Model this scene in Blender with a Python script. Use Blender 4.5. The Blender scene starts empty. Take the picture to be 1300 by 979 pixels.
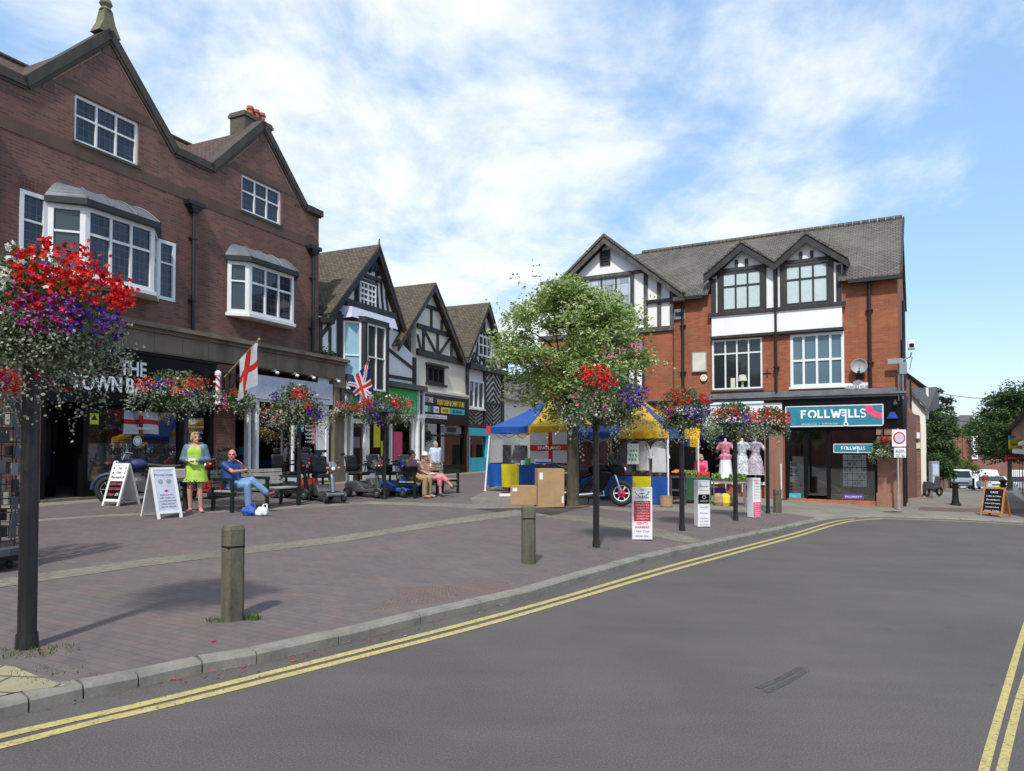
import bpy, bmesh, math, random
from mathutils import Vector, Matrix, geometry, noise
random.seed(7)
R_=math.radians
# ---------------------------------------------------------------- camera model
F=900.;PIT=R_(1.5);CY=572-F*math.tan(PIT)
def ray(px,py):
    x=(px-650)/F; y=(CY-py)/F
    c,s=math.cos(PIT),math.sin(PIT)
    return (x, c-y*s, s+y*c)
def sst(x):
    x=max(0,min(1,x)); return x*x*(3-2*x)
def gz(x,y):
    return -1.86-.036*max(-40,min(60,x))+.022*max(0,min(y,60))-.040*max(0,min(y,160)-27)*sst((x-6)/8)
def kerbh(x,y): return .09-.075*sst((x-6.0)/2.5)
def rz(x,y): return gz(x,y)-kerbh(x,y)
def G(px,py,f=gz):
    d=ray(px,py); t=2.0; st=.2
    while t<300 and d[2]*t-f(d[0]*t,d[1]*t)>0: t+=st; st=.05*max(1,t/10)
    lo=t-st*1.2; hi=t
    for i in range(30):
        m=(lo+hi)/2
        if d[2]*m-f(d[0]*m,d[1]*m)>0: lo=m
        else: hi=m
    return (d[0]*hi,d[1]*hi,f(d[0]*hi,d[1]*hi))
def AT(px,py,y):
    d=ray(px,py); t=y/d[1]; return Vector((d[0]*t,y,d[2]*t))
class Fac:
    def __init__(s,o,d):
        l=math.hypot(*d); s.o=o; s.u=(d[0]/l,d[1]/l); s.n=(s.u[1],-s.u[0])
        s.M=Matrix(((s.u[0],-s.n[0],0,o[0]),(s.u[1],-s.n[1],0,o[1]),(0,0,1,0),(0,0,0,1)))
    def uz(s,px,py,w=0):
        d=ray(px,py); ox=s.o[0]+s.n[0]*w; oy=s.o[1]+s.n[1]*w
        t=(ox*s.n[0]+oy*s.n[1])/(d[0]*s.n[0]+d[1]*s.n[1])
        x,y,z=d[0]*t,d[1]*t,d[2]*t
        return ((x-s.o[0])*s.u[0]+(y-s.o[1])*s.u[1], z)
    def P(s,u,z,w=0): return Vector((s.o[0]+s.u[0]*u+s.n[0]*w, s.o[1]+s.u[1]*u+s.n[1]*w, z))
    def g(s,u,w=0):
        p=s.P(u,0,w); return gz(p.x,p.y)
# ---------------------------------------------------------------- objects
col=bpy.context.scene.collection
def wmat(o):
    m=Matrix.Translation(o.location)@Matrix.Rotation(o.rotation_euler.z,4,'Z')
    return (wmat(o.parent)@m) if o.parent else m
def tag(o,label=None,cat=None,group=None,kind=None):
    if label: o['label']=label
    if cat: o['category']=cat
    if group: o['group']=group
    if kind: o['kind']=kind
    return o
def thing(name,label,cat,loc=(0,0,0),group=None,rot=0):
    o=bpy.data.objects.new(name,None); col.objects.link(o); o.location=loc; o.rotation_euler=(0,0,rot)
    o.empty_display_size=.2
    return tag(o,label,cat,group)
def dup(root,loc,rot,label=None,group=None):
    def cp(o,par):
        c=o.copy(); col.objects.link(c)
        if par is not None: c.parent=par
        for ch in [x for x in bpy.data.objects if x.parent==o]: cp(ch,c)
        return c
    r=cp(root,None); r.location=loc; r.rotation_euler=(0,0,rot)
    if label: r['label']=label
    if group: r['group']=group
    return r
def fr(loc,rot=0): return Matrix.Translation(Vector(loc))@Matrix.Rotation(rot,4,'Z')
class MB:
    def __init__(s,M=None):
        s.M=M if M is not None else Matrix.Identity(4); s.v=[]; s.f=[]; s.mi=[]; s.cur=0; s.uvs=None
    def add(s,vs,fs):
        b=len(s.v); M=s.M
        for p in vs: s.v.append(M@Vector(p))
        for f in fs: s.f.append(tuple(i+b for i in f)); s.mi.append(s.cur)
        return s
    def box(s,x0,x1,y0,y1,z0,z1):
        if x0>x1:x0,x1=x1,x0
        if y0>y1:y0,y1=y1,y0
        if z0>z1:z0,z1=z1,z0
        return s.add([(x0,y0,z0),(x1,y0,z0),(x1,y1,z0),(x0,y1,z0),(x0,y0,z1),(x1,y0,z1),(x1,y1,z1),(x0,y1,z1)],
            [(0,3,2,1),(4,5,6,7),(0,1,5,4),(1,2,6,5),(2,3,7,6),(3,0,4,7)])
    def fb(s,u0,u1,z0,z1,w0,w1): return s.box(u0,u1,-w1,-w0,z0,z1)
    def tbox(s,c,hx,hy,z0,z1,tx,ty):   # tapered box
        x,y=c
        return s.add([(x-hx,y-hy,z0),(x+hx,y-hy,z0),(x+hx,y+hy,z0),(x-hx,y+hy,z0),(x-tx,y-ty,z1),(x+tx,y-ty,z1),(x+tx,y+ty,z1),(x-tx,y+ty,z1)],
            [(0,3,2,1),(4,5,6,7),(0,1,5,4),(1,2,6,5),(2,3,7,6),(3,0,4,7)])
    def prism(s,pts,w0,w1):            # polygon (u,z) between w0 (back) and w1 (front)
        a=sum(pts[i][0]*pts[(i+1)%len(pts)][1]-pts[(i+1)%len(pts)][0]*pts[i][1] for i in range(len(pts)))
        if a<0: pts=pts[::-1]
        n=len(pts); vs=[(p[0],-w1,p[1]) for p in pts]+[(p[0],-w0,p[1]) for p in pts]
        fs=[tuple(range(n)),tuple(range(2*n-1,n-1,-1))]+[(i,i+n,(i+1)%n+n,(i+1)%n) for i in range(n)]
        return s.add(vs,fs)
    def prismz(s,pts,z0,z1):
        a=sum(pts[i][0]*pts[(i+1)%len(pts)][1]-pts[(i+1)%len(pts)][0]*pts[i][1] for i in range(len(pts)))
        if a<0: pts=pts[::-1]
        n=len(pts); vs=[(p[0],p[1],z1) for p in pts]+[(p[0],p[1],z0) for p in pts]
        fs=[tuple(range(n)),tuple(range(2*n-1,n-1,-1))]+[(i,i+n,(i+1)%n+n,(i+1)%n) for i in range(n)]
        return s.add(vs,fs)
    def beam(s,a,b,t,w0,w1):           # beam in the facade plane from a to b (u,z), thickness t
        a=Vector(a);b=Vector(b);d=(b-a).normalized();n=Vector((-d.y,d.x))*t/2
        return s.prism([tuple(a-n),tuple(b-n),tuple(b+n),tuple(a+n)],w0,w1)
    def bar(s,a,b,t,t2=None):          # 3d square bar
        a=Vector(a);b=Vector(b);t2=t2 or t;d=(b-a).normalized()
        up=Vector((0,0,1)) if abs(d.z)<.95 else Vector((0,1,0))
        x=d.cross(up).normalized(); y=x.cross(d)
        vs=[]
        for p in (a,b):
            for i,j in((-1,-1),(1,-1),(1,1),(-1,1)): vs.append(p+x*i*t/2+y*j*t2/2)
        return s.add(vs,[(0,1,2,3),(7,6,5,4),(0,4,5,1),(1,5,6,2),(2,6,7,3),(3,7,4,0)])
    def wall(s,outl,holes,w0,w1):
        o=[Vector((p[0],p[1],0)) for p in outl]; hs=[]
        for h in holes:
            if len(h)==4 and not isinstance(h[0],(tuple,list)): u0,u1,z0,z1=h; h=[(u0,z0),(u0,z1),(u1,z1),(u1,z0)]
            hs.append([Vector((p[0],p[1],0)) for p in h])
        tris=geometry.tessellate_polygon([o]+hs)
        fl=o+[p for h in hs for p in h]; n=len(fl)
        vs=[(p.x,-w1,p.y) for p in fl]+[(p.x,-w0,p.y) for p in fl]; fs=[]
        for t in tris:
            a,b,c=[fl[i] for i in t]
            if (b-a).cross(c-a).z<0: t=(t[0],t[2],t[1])
            fs.append(tuple(t)); fs.append((t[0]+n,t[2]+n,t[1]+n))
        k=0
        for lp in [o]+hs:
            m=len(lp)
            for i in range(m): fs.append((k+i,k+i+n,k+(i+1)%m+n,k+(i+1)%m))
            k+=m
        return s.add(vs,fs)
    def tube(s,pts,r,n=8,cap=True):
        pts=[Vector(p) for p in pts]; rs=r if isinstance(r,(list,tuple)) else [r]*len(pts)
        vs=[];fs=[]; px=None
        for i,p in enumerate(pts):
            d=(pts[min(i+1,len(pts)-1)]-pts[max(i-1,0)])
            d=d.normalized() if d.length>1e-9 else Vector((0,0,1))
            if px is None:
                up=Vector((0,0,1)) if abs(d.z)<.9 else Vector((1,0,0)); x=d.cross(up).normalized()
            else:
                x=(px-d*px.dot(d)); x=x.normalized() if x.length>1e-6 else px
            px=x; y=d.cross(x)
            for k in range(n):
                a=2*math.pi*k/n; vs.append(p+(x*math.cos(a)+y*math.sin(a))*rs[i])
        for i in range(len(pts)-1):
            for k in range(n): fs.append((i*n+k,i*n+(k+1)%n,(i+1)*n+(k+1)%n,(i+1)*n+k))
        if cap:
            fs.append(tuple(range(n-1,-1,-1))); fs.append(tuple(range((len(pts)-1)*n,len(pts)*n)))
        return s.add(vs,fs)
    def lathe(s,prof,c=(0,0,0),n=16,axis='z'):
        vs=[];fs=[]; c=Vector(c)
        for r,h in prof:
            for k in range(n):
                a=2*math.pi*k/n; x,y=r*math.cos(a),r*math.sin(a)
                vs.append(c+(Vector((x,y,h)) if axis=='z' else Vector((x,h,y)) if axis=='y' else Vector((h,x,y))))
        for i in range(len(prof)-1):
            for k in range(n):
                q=(i*n+k,i*n+(k+1)%n,(i+1)*n+(k+1)%n,(i+1)*n+k)
                fs.append(q if axis!='y' else q[::-1])
        e=tuple(range(n-1,-1,-1)); t=tuple(range((len(prof)-1)*n,len(prof)*n))
        if prof[0][0]>1e-4: fs.append(e if axis!='y' else e[::-1])
        if prof[-1][0]>1e-4: fs.append(t if axis!='y' else t[::-1])
        return s.add(vs,fs)
    def ell(s,c,r,n=12,m=8):
        if not isinstance(r,(tuple,list)): r=(r,r,r)
        vs=[(c[0],c[1],c[2]-r[2])];fs=[]
        for j in range(1,m):
            ph=math.pi*j/m-math.pi/2
            for k in range(n):
                a=2*math.pi*k/n; vs.append((c[0]+r[0]*math.cos(ph)*math.cos(a),c[1]+r[1]*math.cos(ph)*math.sin(a),c[2]+r[2]*math.sin(ph)))
        vs.append((c[0],c[1],c[2]+r[2]))
        for k in range(n): fs.append((0,1+(k+1)%n,1+k))
        for j in range(m-2):
            for k in range(n): fs.append((1+j*n+k,1+j*n+(k+1)%n,1+(j+1)*n+(k+1)%n,1+(j+1)*n+k))
        L=len(vs)-1
        for k in range(n): fs.append((L,1+(m-2)*n+k,1+(m-2)*n+(k+1)%n))
        return s.add(vs,fs)
    def cap(s,a,b,ra,rb,n=10):
        a=Vector(a);b=Vector(b); d=(b-a); 
        if d.length<1e-5: return s.ell(a,ra)
        d.normalize(); pts=[];rs=[]
        for k in range(4): t=math.pi/2*k/4; pts.append(a-d*ra*math.cos(t)); rs.append(max(1e-4,ra*math.sin(t)))
        pts+=[a,b]; rs+=[ra,rb]
        for k in range(3,-1,-1): t=math.pi/2*k/4; pts.append(b+d*rb*math.cos(t)); rs.append(max(1e-4,rb*math.sin(t)))
        return s.tube(pts,rs,n)
    def torus(s,c,R,r,axis='x',n=20,m=8):
        vs=[];fs=[]
        for i in range(n):
            a=2*math.pi*i/n
            for j in range(m):
                b=2*math.pi*j/m; rr=R+r*math.cos(b); h=r*math.sin(b)
                p=(rr*math.cos(a),rr*math.sin(a),h)
                if axis=='x': p=(p[2],p[0],p[1])
                elif axis=='y': p=(p[0],p[2],p[1])
                vs.append((c[0]+p[0],c[1]+p[1],c[2]+p[2]))
        for i in range(n):
            for j in range(m):
                q=(i*m+j,((i+1)%n)*m+j,((i+1)%n)*m+(j+1)%m,i*m+(j+1)%m)
                fs.append(q if axis!='y' else q[::-1])
        return s.add(vs,fs)
    def quad(s,*p): return s.add(p,[tuple(range(len(p)))])
    def build(s,name,mat,parent=None,smooth=False,bevel=0,**tg):
        me=bpy.data.meshes.new(name)
        inv=wmat(parent).inverted() if parent else Matrix.Identity(4)
        if not parent and s.v:     # origin at the base centre
            xs=[v.x for v in s.v]; ys=[v.y for v in s.v]; zs=[v.z for v in s.v]
            off=Vector(((min(xs)+max(xs))/2,(min(ys)+max(ys))/2,min(zs))) if tg.get('kind')!='structure' else Vector((0,0,0))
            inv=Matrix.Translation(-off)
        me.from_pydata([inv@v for v in s.v],[],s.f)
        me.validate(verbose=False)
        uv=me.uv_layers.new(name='UV'); V=s.v
        if len(me.polygons)==len(s.f):
            ud=[0.0]*(2*len(me.loops)); li=0
            for f in s.f:
                a=V[f[0]];n=Vector((0,0,0))
                for i in range(1,len(f)-1): n+=(V[f[i]]-a).cross(V[f[i+1]]-a)
                n=n.normalized() if n.length>1e-12 else Vector((0,0,1))
                if abs(n.z)>.97: t=Vector((1,0,0));b=Vector((0,1,0))
                else:
                    t=Vector((0,0,1)).cross(n).normalized(); b=n.cross(t)
                for i in f: ud[li]=V[i].dot(t); ud[li+1]=V[i].dot(b); li+=2
            uv.data.foreach_set('uv',ud)
            if max(s.mi,default=0)>0: me.polygons.foreach_set('material_index',s.mi)
        for m in (mat if isinstance(mat,(list,tuple)) else [mat]): me.materials.append(m)
        if smooth: me.polygons.foreach_set('use_smooth',[True]*len(me.polygons))
        me.update()
        o=bpy.data.objects.new(name,me); col.objects.link(o)
        if parent: o.parent=parent
        elif s.v: o.location=-inv.to_translation()
        if bevel:
            b=o.modifiers.new('bevel','BEVEL'); b.width=bevel; b.segments=2; b.limit_method='ANGLE'; b.angle_limit=R_(40)
        if tg: tag(o,tg.get('label'),tg.get('cat'),tg.get('group'),tg.get('kind'))
        return o
def blob(name,mb,mat,parent,vox=.012,it=4):
    """one continuous surface from overlapping volumes"""
    o=mb.build('tmp',mat,parent)
    r=o.modifiers.new('r','REMESH'); r.mode='VOXEL'; r.voxel_size=vox; r.use_smooth_shade=True
    sm=o.modifiers.new('s','SMOOTH'); sm.factor=.5; sm.iterations=it
    dg=bpy.context.evaluated_depsgraph_get(); dg.update()
    me=bpy.data.meshes.new_from_object(o.evaluated_get(dg)); me.name=name
    if not me.materials: me.materials.append(mat)
    o.modifiers.clear(); old=o.data; o.data=me; o.name=name
    bpy.data.meshes.remove(old); return o
def text(s,mat,parent,M,u,z,h,w=.01,width=None,depth=.006,align='CENTER',name='lettering',bold=0,shear=0,spacing=1,label=None):
    cu=bpy.data.curves.new('t','FONT'); cu.body=s; cu.align_x=align; cu.size=h/.72; cu.extrude=depth/2
    cu.offset=bold*h; cu.shear=shear; cu.space_character=spacing; cu.resolution_u=3
    t=bpy.data.objects.new('t',cu); col.objects.link(t)
    dg=bpy.context.evaluated_depsgraph_get(); dg.update()
    me=bpy.data.meshes.new_from_object(t.evaluated_get(dg)); bpy.data.objects.remove(t); bpy.data.curves.remove(cu)
    k=1
    if width and me.vertices:
        xs=[v.co.x for v in me.vertices]; k=width/(max(xs)-min(xs))
    inv=wmat(parent).inverted() if parent else Matrix.Identity(4)
    for v in me.vertices:
        c=v.co; v.co=inv@(M@Vector((u+c.x*k,-w-c.z,z+c.y)))
    # local y is away, so mirrored winding is harmless for opaque lettering
    me.materials.clear(); me.materials.append(mat)
    o=bpy.data.objects.new(name,me); col.objects.link(o)
    if parent: o.parent=parent
    if label: o['label']=label
    return o
# ---------------------------------------------------------------- materials
def nt(name):
    m=bpy.data.materials.new(name); m.use_nodes=True; n=m.node_tree; n.nodes.clear()
    out=n.nodes.new('ShaderNodeOutputMaterial'); p=n.nodes.new('ShaderNodeBsdfPrincipled')
    n.links.new(p.outputs[0],out.inputs[0]); return m,n,p,out
def ramp(n,fac,stops):
    r=n.nodes.new('ShaderNodeValToRGB'); e=r.color_ramp.elements
    while len(e)<len(stops): e.new(.5)
    for i,(p,c) in enumerate(stops): e[i].position=p; e[i].color=(*c,1)
    n.links.new(fac,r.inputs[0]); return r.outputs[0]
def mixc(n,f,a,b,mode='MIX'):
    x=n.nodes.new('ShaderNodeMix'); x.data_type='RGBA'; x.blend_type=mode
    for sk,v in ((0,f),(6,a),(7,b)):
        if hasattr(v,'is_output'): n.links.new(v,x.inputs[sk])
        else: x.inputs[sk].default_value=v if sk==0 else (*v,1)
    return x.outputs[2]
def nz(n,vec,scale,detail=4,rough=.55,dist=0):
    t=n.nodes.new('ShaderNodeTexNoise'); t.inputs['Scale'].default_value=scale; t.inputs['Detail'].default_value=detail
    t.inputs['Roughness'].default_value=rough; t.inputs['Distortion'].default_value=dist
    if vec is not None: n.links.new(vec,t.inputs['Vector'])
    return t.outputs['Fac']
def coord(n,k='Object'):
    return n.nodes.new('ShaderNodeTexCoord').outputs[k]
def mapv(n,v,sc):
    m=n.nodes.new('ShaderNodeMapping'); m.inputs['Scale'].default_value=sc; n.links.new(v,m.inputs['Vector']); return m.outputs[0]
def bump(n,p,h,st,dist=.02):
    b=n.nodes.new('ShaderNodeBump'); b.inputs['Strength'].default_value=st; b.inputs['Distance'].default_value=dist
    n.links.new(h,b.inputs['Height']); n.links.new(b.outputs[0],p.inputs['Normal'])
def sc(c,k): return tuple(min(1,x*k) for x in c)
def plain(name,c,rough=.6,var=.12,scale=6,metal=0,bmp=0,bsc=40,coat=0,spec=.5):
    m,n,p,_=nt(name); v=coord(n)
    f=nz(n,v,scale,5)
    n.links.new(ramp(n,f,[(.3,sc(c,1-var)),(.7,sc(c,1+var))]),p.inputs['Base Color'])
    p.inputs['Roughness'].default_value=rough; p.inputs['Metallic'].default_value=metal
    p.inputs['Specular IOR Level'].default_value=spec; p.inputs['Coat Weight'].default_value=coat
    if bmp: bump(n,p,nz(n,v,bsc,4),bmp,.01)
    return m
def brick(name,c1,c2,mort,bw=.225,bh=.075,ms=.010,grime=.35,gc=(.05,.04,.035),rough=.85,b=.5,uvk='UV',off=.5,gs=.5,sm=.1):
    m,n,p,_=nt(name); uv=coord(n,uvk)
    t=n.nodes.new('ShaderNodeTexBrick'); t.inputs['Scale'].default_value=1; t.inputs['Brick Width'].default_value=bw
    t.inputs['Row Height'].default_value=bh; t.inputs['Mortar Size'].default_value=ms; t.inputs['Mortar Smooth'].default_value=sm
    t.inputs['Color1'].default_value=(*c1,1); t.inputs['Color2'].default_value=(*c2,1); t.inputs['Mortar'].default_value=(*mort,1)
    t.offset=off; t.inputs['Bias'].default_value=0
    n.links.new(uv,t.inputs['Vector'])
    big=nz(n,uv,gs,6,.6); fine=nz(n,uv,60,3)
    c=mixc(n,.5,t.outputs['Color'],ramp(n,fine,[(.25,(.35,.35,.35)),(.75,(.65,.65,.65))]),'OVERLAY')
    f=ramp(n,big,[(.42,(0,0,0)),(.75,(1,1,1))])
    g=n.nodes.new('ShaderNodeMath'); g.operation='MULTIPLY'; g.inputs[1].default_value=grime; n.links.new(f,g.inputs[0])
    c=mixc(n,g.outputs[0],c,gc)
    st=nz(n,mapv(n,uv,(1.6,.16,1)),1.5,6,.7); c=mixc(n,.55,c,ramp(n,st,[(.32,(.36,.36,.36)),(.5,(.5,.5,.5)),(.7,(.6,.59,.57))]),'OVERLAY'); pa=nz(n,uv,.9,2,.4); c=mixc(n,.5,c,ramp(n,pa,[(.35,(.43,.42,.42)),(.65,(.58,.57,.56))]),'OVERLAY')
    n.links.new(c,p.inputs['Base Color']); p.inputs['Roughness'].default_value=rough
    mm=n.nodes.new('ShaderNodeMath'); mm.operation='SUBTRACT'; mm.inputs[0].default_value=1; n.links.new(t.outputs['Fac'],mm.inputs[1])
    ad=n.nodes.new('ShaderNodeMath'); ad.operation='MULTIPLY_ADD'; ad.inputs[1].default_value=.3
    n.links.new(fine,ad.inputs[0]); n.links.new(mm.outputs[0],ad.inputs[2])
    bump(n,p,ad.outputs[0],b,.012); return m
def stain(name,c,c2,scale=1.2,rough=.85,bmp=.2,streak=True,thr=(.42,.72)):
    m,n,p,_=nt(name); v=coord(n)
    a=nz(n,mapv(n,v,(1,1,.25) if streak else (1,1,1)),scale,7,.65); f=nz(n,v,35,4)
    cc=ramp(n,a,[(thr[0],c),(thr[1],c2)]); cc=mixc(n,.35,cc,ramp(n,f,[(.3,(.35,)*3),(.7,(.65,)*3)]),'OVERLAY')
    n.links.new(cc,p.inputs['Base Color']); p.inputs['Roughness'].default_value=rough
    bump(n,p,f,bmp,.008); return m
def glassm(name,tint=(.02,.025,.03),see=.0,lead=None,rough=.04):
    m,n,p,out=nt(name)
    p.inputs['Base Color'].default_value=(*tint,1); p.inputs['Roughness'].default_value=rough; p.inputs['Specular IOR Level'].default_value=.6
    v=coord(n); bump(n,p,nz(n,v,1.5,1),.06,.02)
    if lead:
        uv=coord(n,'UV'); t=n.nodes.new('ShaderNodeTexBrick'); t.offset=0
        t.inputs['Scale'].default_value=1; t.inputs['Brick Width'].default_value=lead[0]; t.inputs['Row Height'].default_value=lead[1]
        t.inputs['Mortar Size'].default_value=.007; t.inputs['Color1'].default_value=(*tint,1); t.inputs['Color2'].default_value=(*sc(tint,2.2),1); t.inputs['Mortar'].default_value=(.09,.09,.1,1)
        n.links.new(uv,t.inputs['Vector']); n.links.new(t.outputs['Color'],p.inputs['Base Color'])
    if see:
        tr=n.nodes.new('ShaderNodeBsdfTransparent'); mx=n.nodes.new('ShaderNodeMixShader'); mx.inputs[0].default_value=see
        gl=n.nodes.new('ShaderNodeBsdfGlossy'); gl.inputs['Roughness'].default_value=.02
        fz=n.nodes.new('ShaderNodeFresnel'); fz.inputs[0].default_value=1.5
        ad=n.nodes.new('ShaderNodeMath'); ad.operation='ADD'; ad.inputs[1].default_value=1-see; ad.use_clamp=True
        n.links.new(fz.outputs[0],ad.inputs[0]); n.links.new(ad.outputs[0],mx.inputs[0])
        n.links.new(tr.outputs[0],mx.inputs[1]); n.links.new(gl.outputs[0],mx.inputs[2]); n.links.new(mx.outputs[0],out.inputs[0])
    return m
def leafm(name,stops,rough=.6,trans=.25):
    m,n,p,out=nt(name); g=n.nodes.new('ShaderNodeNewGeometry')
    c=ramp(n,g.outputs['Random Per Island'],stops); n.links.new(c,p.inputs['Base Color'])
    p.inputs['Roughness'].default_value=rough; p.inputs['Specular IOR Level'].default_value=.3
    tl=n.nodes.new('ShaderNodeBsdfTranslucent'); n.links.new(c,tl.inputs[0]); mx=n.nodes.new('ShaderNodeMixShader'); mx.inputs[0].default_value=trans
    n.links.new(p.outputs[0],mx.inputs[1]); n.links.new(tl.outputs[0],mx.inputs[2]); n.links.new(mx.outputs[0],out.inputs[0]); return m
M={}
M['brickL']=brick('brick_dark',(.26,.10,.065),(.14,.062,.046),(.17,.125,.095),grime=.42,gc=(.075,.046,.036))
M['brickP']=brick('brick_pier',(.21,.065,.04),(.14,.05,.035),(.15,.10,.08),grime=.3)
M['brickR']=brick('brick_red',(.40,.115,.045),(.27,.075,.034),(.24,.13,.08),grime=.22,gc=(.20,.055,.03))
M['brickS']=brick('brick_side',(.30,.12,.08),(.22,.085,.06),(.26,.18,.14),grime=.3)
M['brickF']=brick('brick_far',(.36,.11,.06),(.27,.08,.05),(.3,.2,.15),grime=.2)
M['stone']=stain('sandstone',(.22,.17,.115),(.09,.078,.052),1.3)
M['stoneB']=stain('band_stone',(.13,.078,.052),(.075,.045,.032),1.5)
M['coping']=stain('coping_stone',(.075,.062,.047),(.03,.027,.022),2.2)
M['finial']=stain('mossy_stone',(.17,.165,.095),(.08,.085,.04),4)
M['stoneR']=stain('red_sandstone',(.34,.17,.11),(.20,.10,.07),1.6)
M['white']=plain('white_paint',(.78,.78,.76),.45,.04)
M['whiteg']=plain('upvc_white',(.8,.81,.82),.3,.02)
M['render']=stain('white_render',(.86,.86,.84),(.74,.72,.68),.7,thr=(.5,.9))
M['cream']=stain('cream_render',(.82,.78,.64),(.68,.62,.47),.9,thr=(.45,.9))
M['cream2']=stain('pale_render',(.82,.80,.70),(.68,.65,.54),.9,thr=(.45,.9))
M['black']=stain('black_timber',(.020,.019,.019),(.055,.05,.046),3,rough=.6,thr=(.45,.8))
M['blackw']=stain('weathered_timber',(.05,.047,.045),(.16,.15,.13),5,rough=.8,thr=(.4,.75))
M['gloss']=plain('black_gloss',(.007,.007,.008),.3,.1,spec=.2)
M['lead']=stain('lead_sheet',(.17,.18,.19),(.09,.10,.11),2,rough=.5)
M['tileB']=brick('roof_tile_brown',(.15,.105,.07),(.07,.055,.042),(.02,.017,.015),.17,.115,.012,.5,(.10,.095,.05),b=.9,gs=1.1)
M['tileL']=brick('roof_tile_red',(.13,.065,.045),(.07,.04,.032),(.02,.015,.013),.17,.11,.012,.5,(.07,.06,.04),b=.9,gs=1.1)
M['tileR']=brick('roof_tile_grey',(.15,.135,.115),(.095,.085,.075),(.03,.027,.024),.17,.11,.012,.55,(.20,.19,.15),b=.8,gs=.6)
M['slate']=brick('slate_far',(.13,.125,.125),(.09,.088,.09),(.04,.04,.04),.25,.18,.008,.3,b=.4)
M['terra']=plain('terracotta',(.42,.13,.06),.8,.2)
M['glass']=glassm('window_glass')
M['glassL']=glassm('leaded_glass',(.012,.015,.024),lead=(.135,.2))
M['glassB']=glassm('blue_glass',(.10,.17,.21),rough=.08)
M['redS']=plain('dark_red_paint',(.22,.015,.015),.4,.2)
M['glassLt']=glassm('plain_glass',(.045,.06,.065))
M['glassS']=glassm('star_glass',(.25,.29,.32),rough=.15,lead=(.3,.45))
M['shopg']=glassm('shop_glass',see=.90)
M['inter']=plain('dark_interior',(.035,.033,.03),.9,.3,1)
M['interL']=plain('pale_interior',(.55,.58,.52),.9,.2,1)
M['blind']=plain('pale_blind',(.52,.62,.62),.7,.06)
M['curtB']=plain('blue_curtain',(.28,.47,.55),.7,.12,3)
M['curtG']=plain('cream_curtain',(.62,.62,.50),.7,.12,3)
M['iron']=plain('black_ironwork',(.012,.012,.013),.45,.3)
M['pole']=stain('black_pole_paint',(.012,.012,.014),(.035,.033,.032),6,rough=.4,bmp=.3)
M['steel']=plain('steel',(.55,.56,.57),.3,.08,metal=1)
M['chrome']=plain('chrome',(.8,.8,.82),.12,.05,metal=1)
M['silver']=plain('silver_paint',(.30,.31,.32),.3,.12,metal=.8)
M['grey']=plain('grey_paint',(.30,.31,.31),.5,.1)
M['dgrey']=plain('dark_grey',(.07,.072,.075),.5,.15)
M['rubber']=plain('tyre_rubber',(.02,.02,.021),.8,.2)
M['vinyl']=plain('black_vinyl',(.016,.016,.018),.45,.15)
M['wood']=stain('weathered_wood',(.135,.12,.085),(.055,.052,.034),7,rough=.9,bmp=.6)
M['slat']=stain('bench_slat_wood',(.40,.37,.31),(.22,.2,.165),7,rough=.8,bmp=.4)
M['bark']=stain('tree_bark',(.10,.088,.06),(.05,.045,.033),9,rough=.95,bmp=.8)
M['green']=plain('bottle_green_paint',(.008,.022,.018),.4,.2)
M['card']=stain('cardboard',(.42,.27,.14),(.33,.205,.10),2,rough=.9,bmp=.05,streak=False)
for k,c in dict(red=(.62,.02,.018),blue=(.02,.06,.32),royal=(.03,.10,.42),yellow=(.72,.46,.012),teal=(.02,.22,.30),pink=(.80,.07,.19),lime=(.36,.56,.055),denim=(.12,.19,.27),jeans=(.16,.29,.48),polo=(.018,.055,.22),tan=(.40,.27,.13),peach=(.62,.36,.26),palepink=(.68,.22,.24),paleblue=(.50,.60,.75),khaki=(.34,.24,.12),checks=(.20,.12,.12),lilac=(.55,.56,.66),
    greens=(.04,.52,.11),cyan=(.05,.45,.55),purple=(.12,.05,.3),magenta=(.55,.02,.22),orange=(.8,.22,.02),yellowp=(.62,.62,.04),slategrey=(.2,.2,.2),brown=(.13,.045,.02),bag=(.24,.23,.21),maroon=(.18,.02,.03),olive=(.35,.38,.12),redbody=(.4,.02,.02),navy=(.02,.03,.10),clothg=(.02,.09,.04),fruit=(.12,.3,.03)).items():
    M[k]=plain(k,c,.55,.14)
M['skin']=plain('skin',(.55,.30,.21),.5,.10,20)
M['skinr']=plain('ruddy_skin',(.56,.25,.18),.5,.12,20)
M['hairB']=plain('blonde_hair',(.42,.30,.15),.7,.3,60)
M['hairG']=plain('grey_hair',(.33,.31,.29),.7,.3,60)
M['hairD']=plain('dark_hair',(.05,.035,.025),.7,.3,60)
M['letter']=plain('white_lettering',(.82,.83,.84),.5,.02)
M['letterk']=plain('black_lettering',(.015,.015,.015),.5,.02)
M['letterr']=plain('red_lettering',(.55,.02,.03),.5,.02)
M['lettery']=plain('yellow_lettering',(.8,.62,.02),.5,.02)
M['letterp']=plain('pink_lettering',(.75,.12,.22),.5,.02)
M['letterg']=plain('grey_lettering',(.18,.18,.19),.5,.02)
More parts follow.
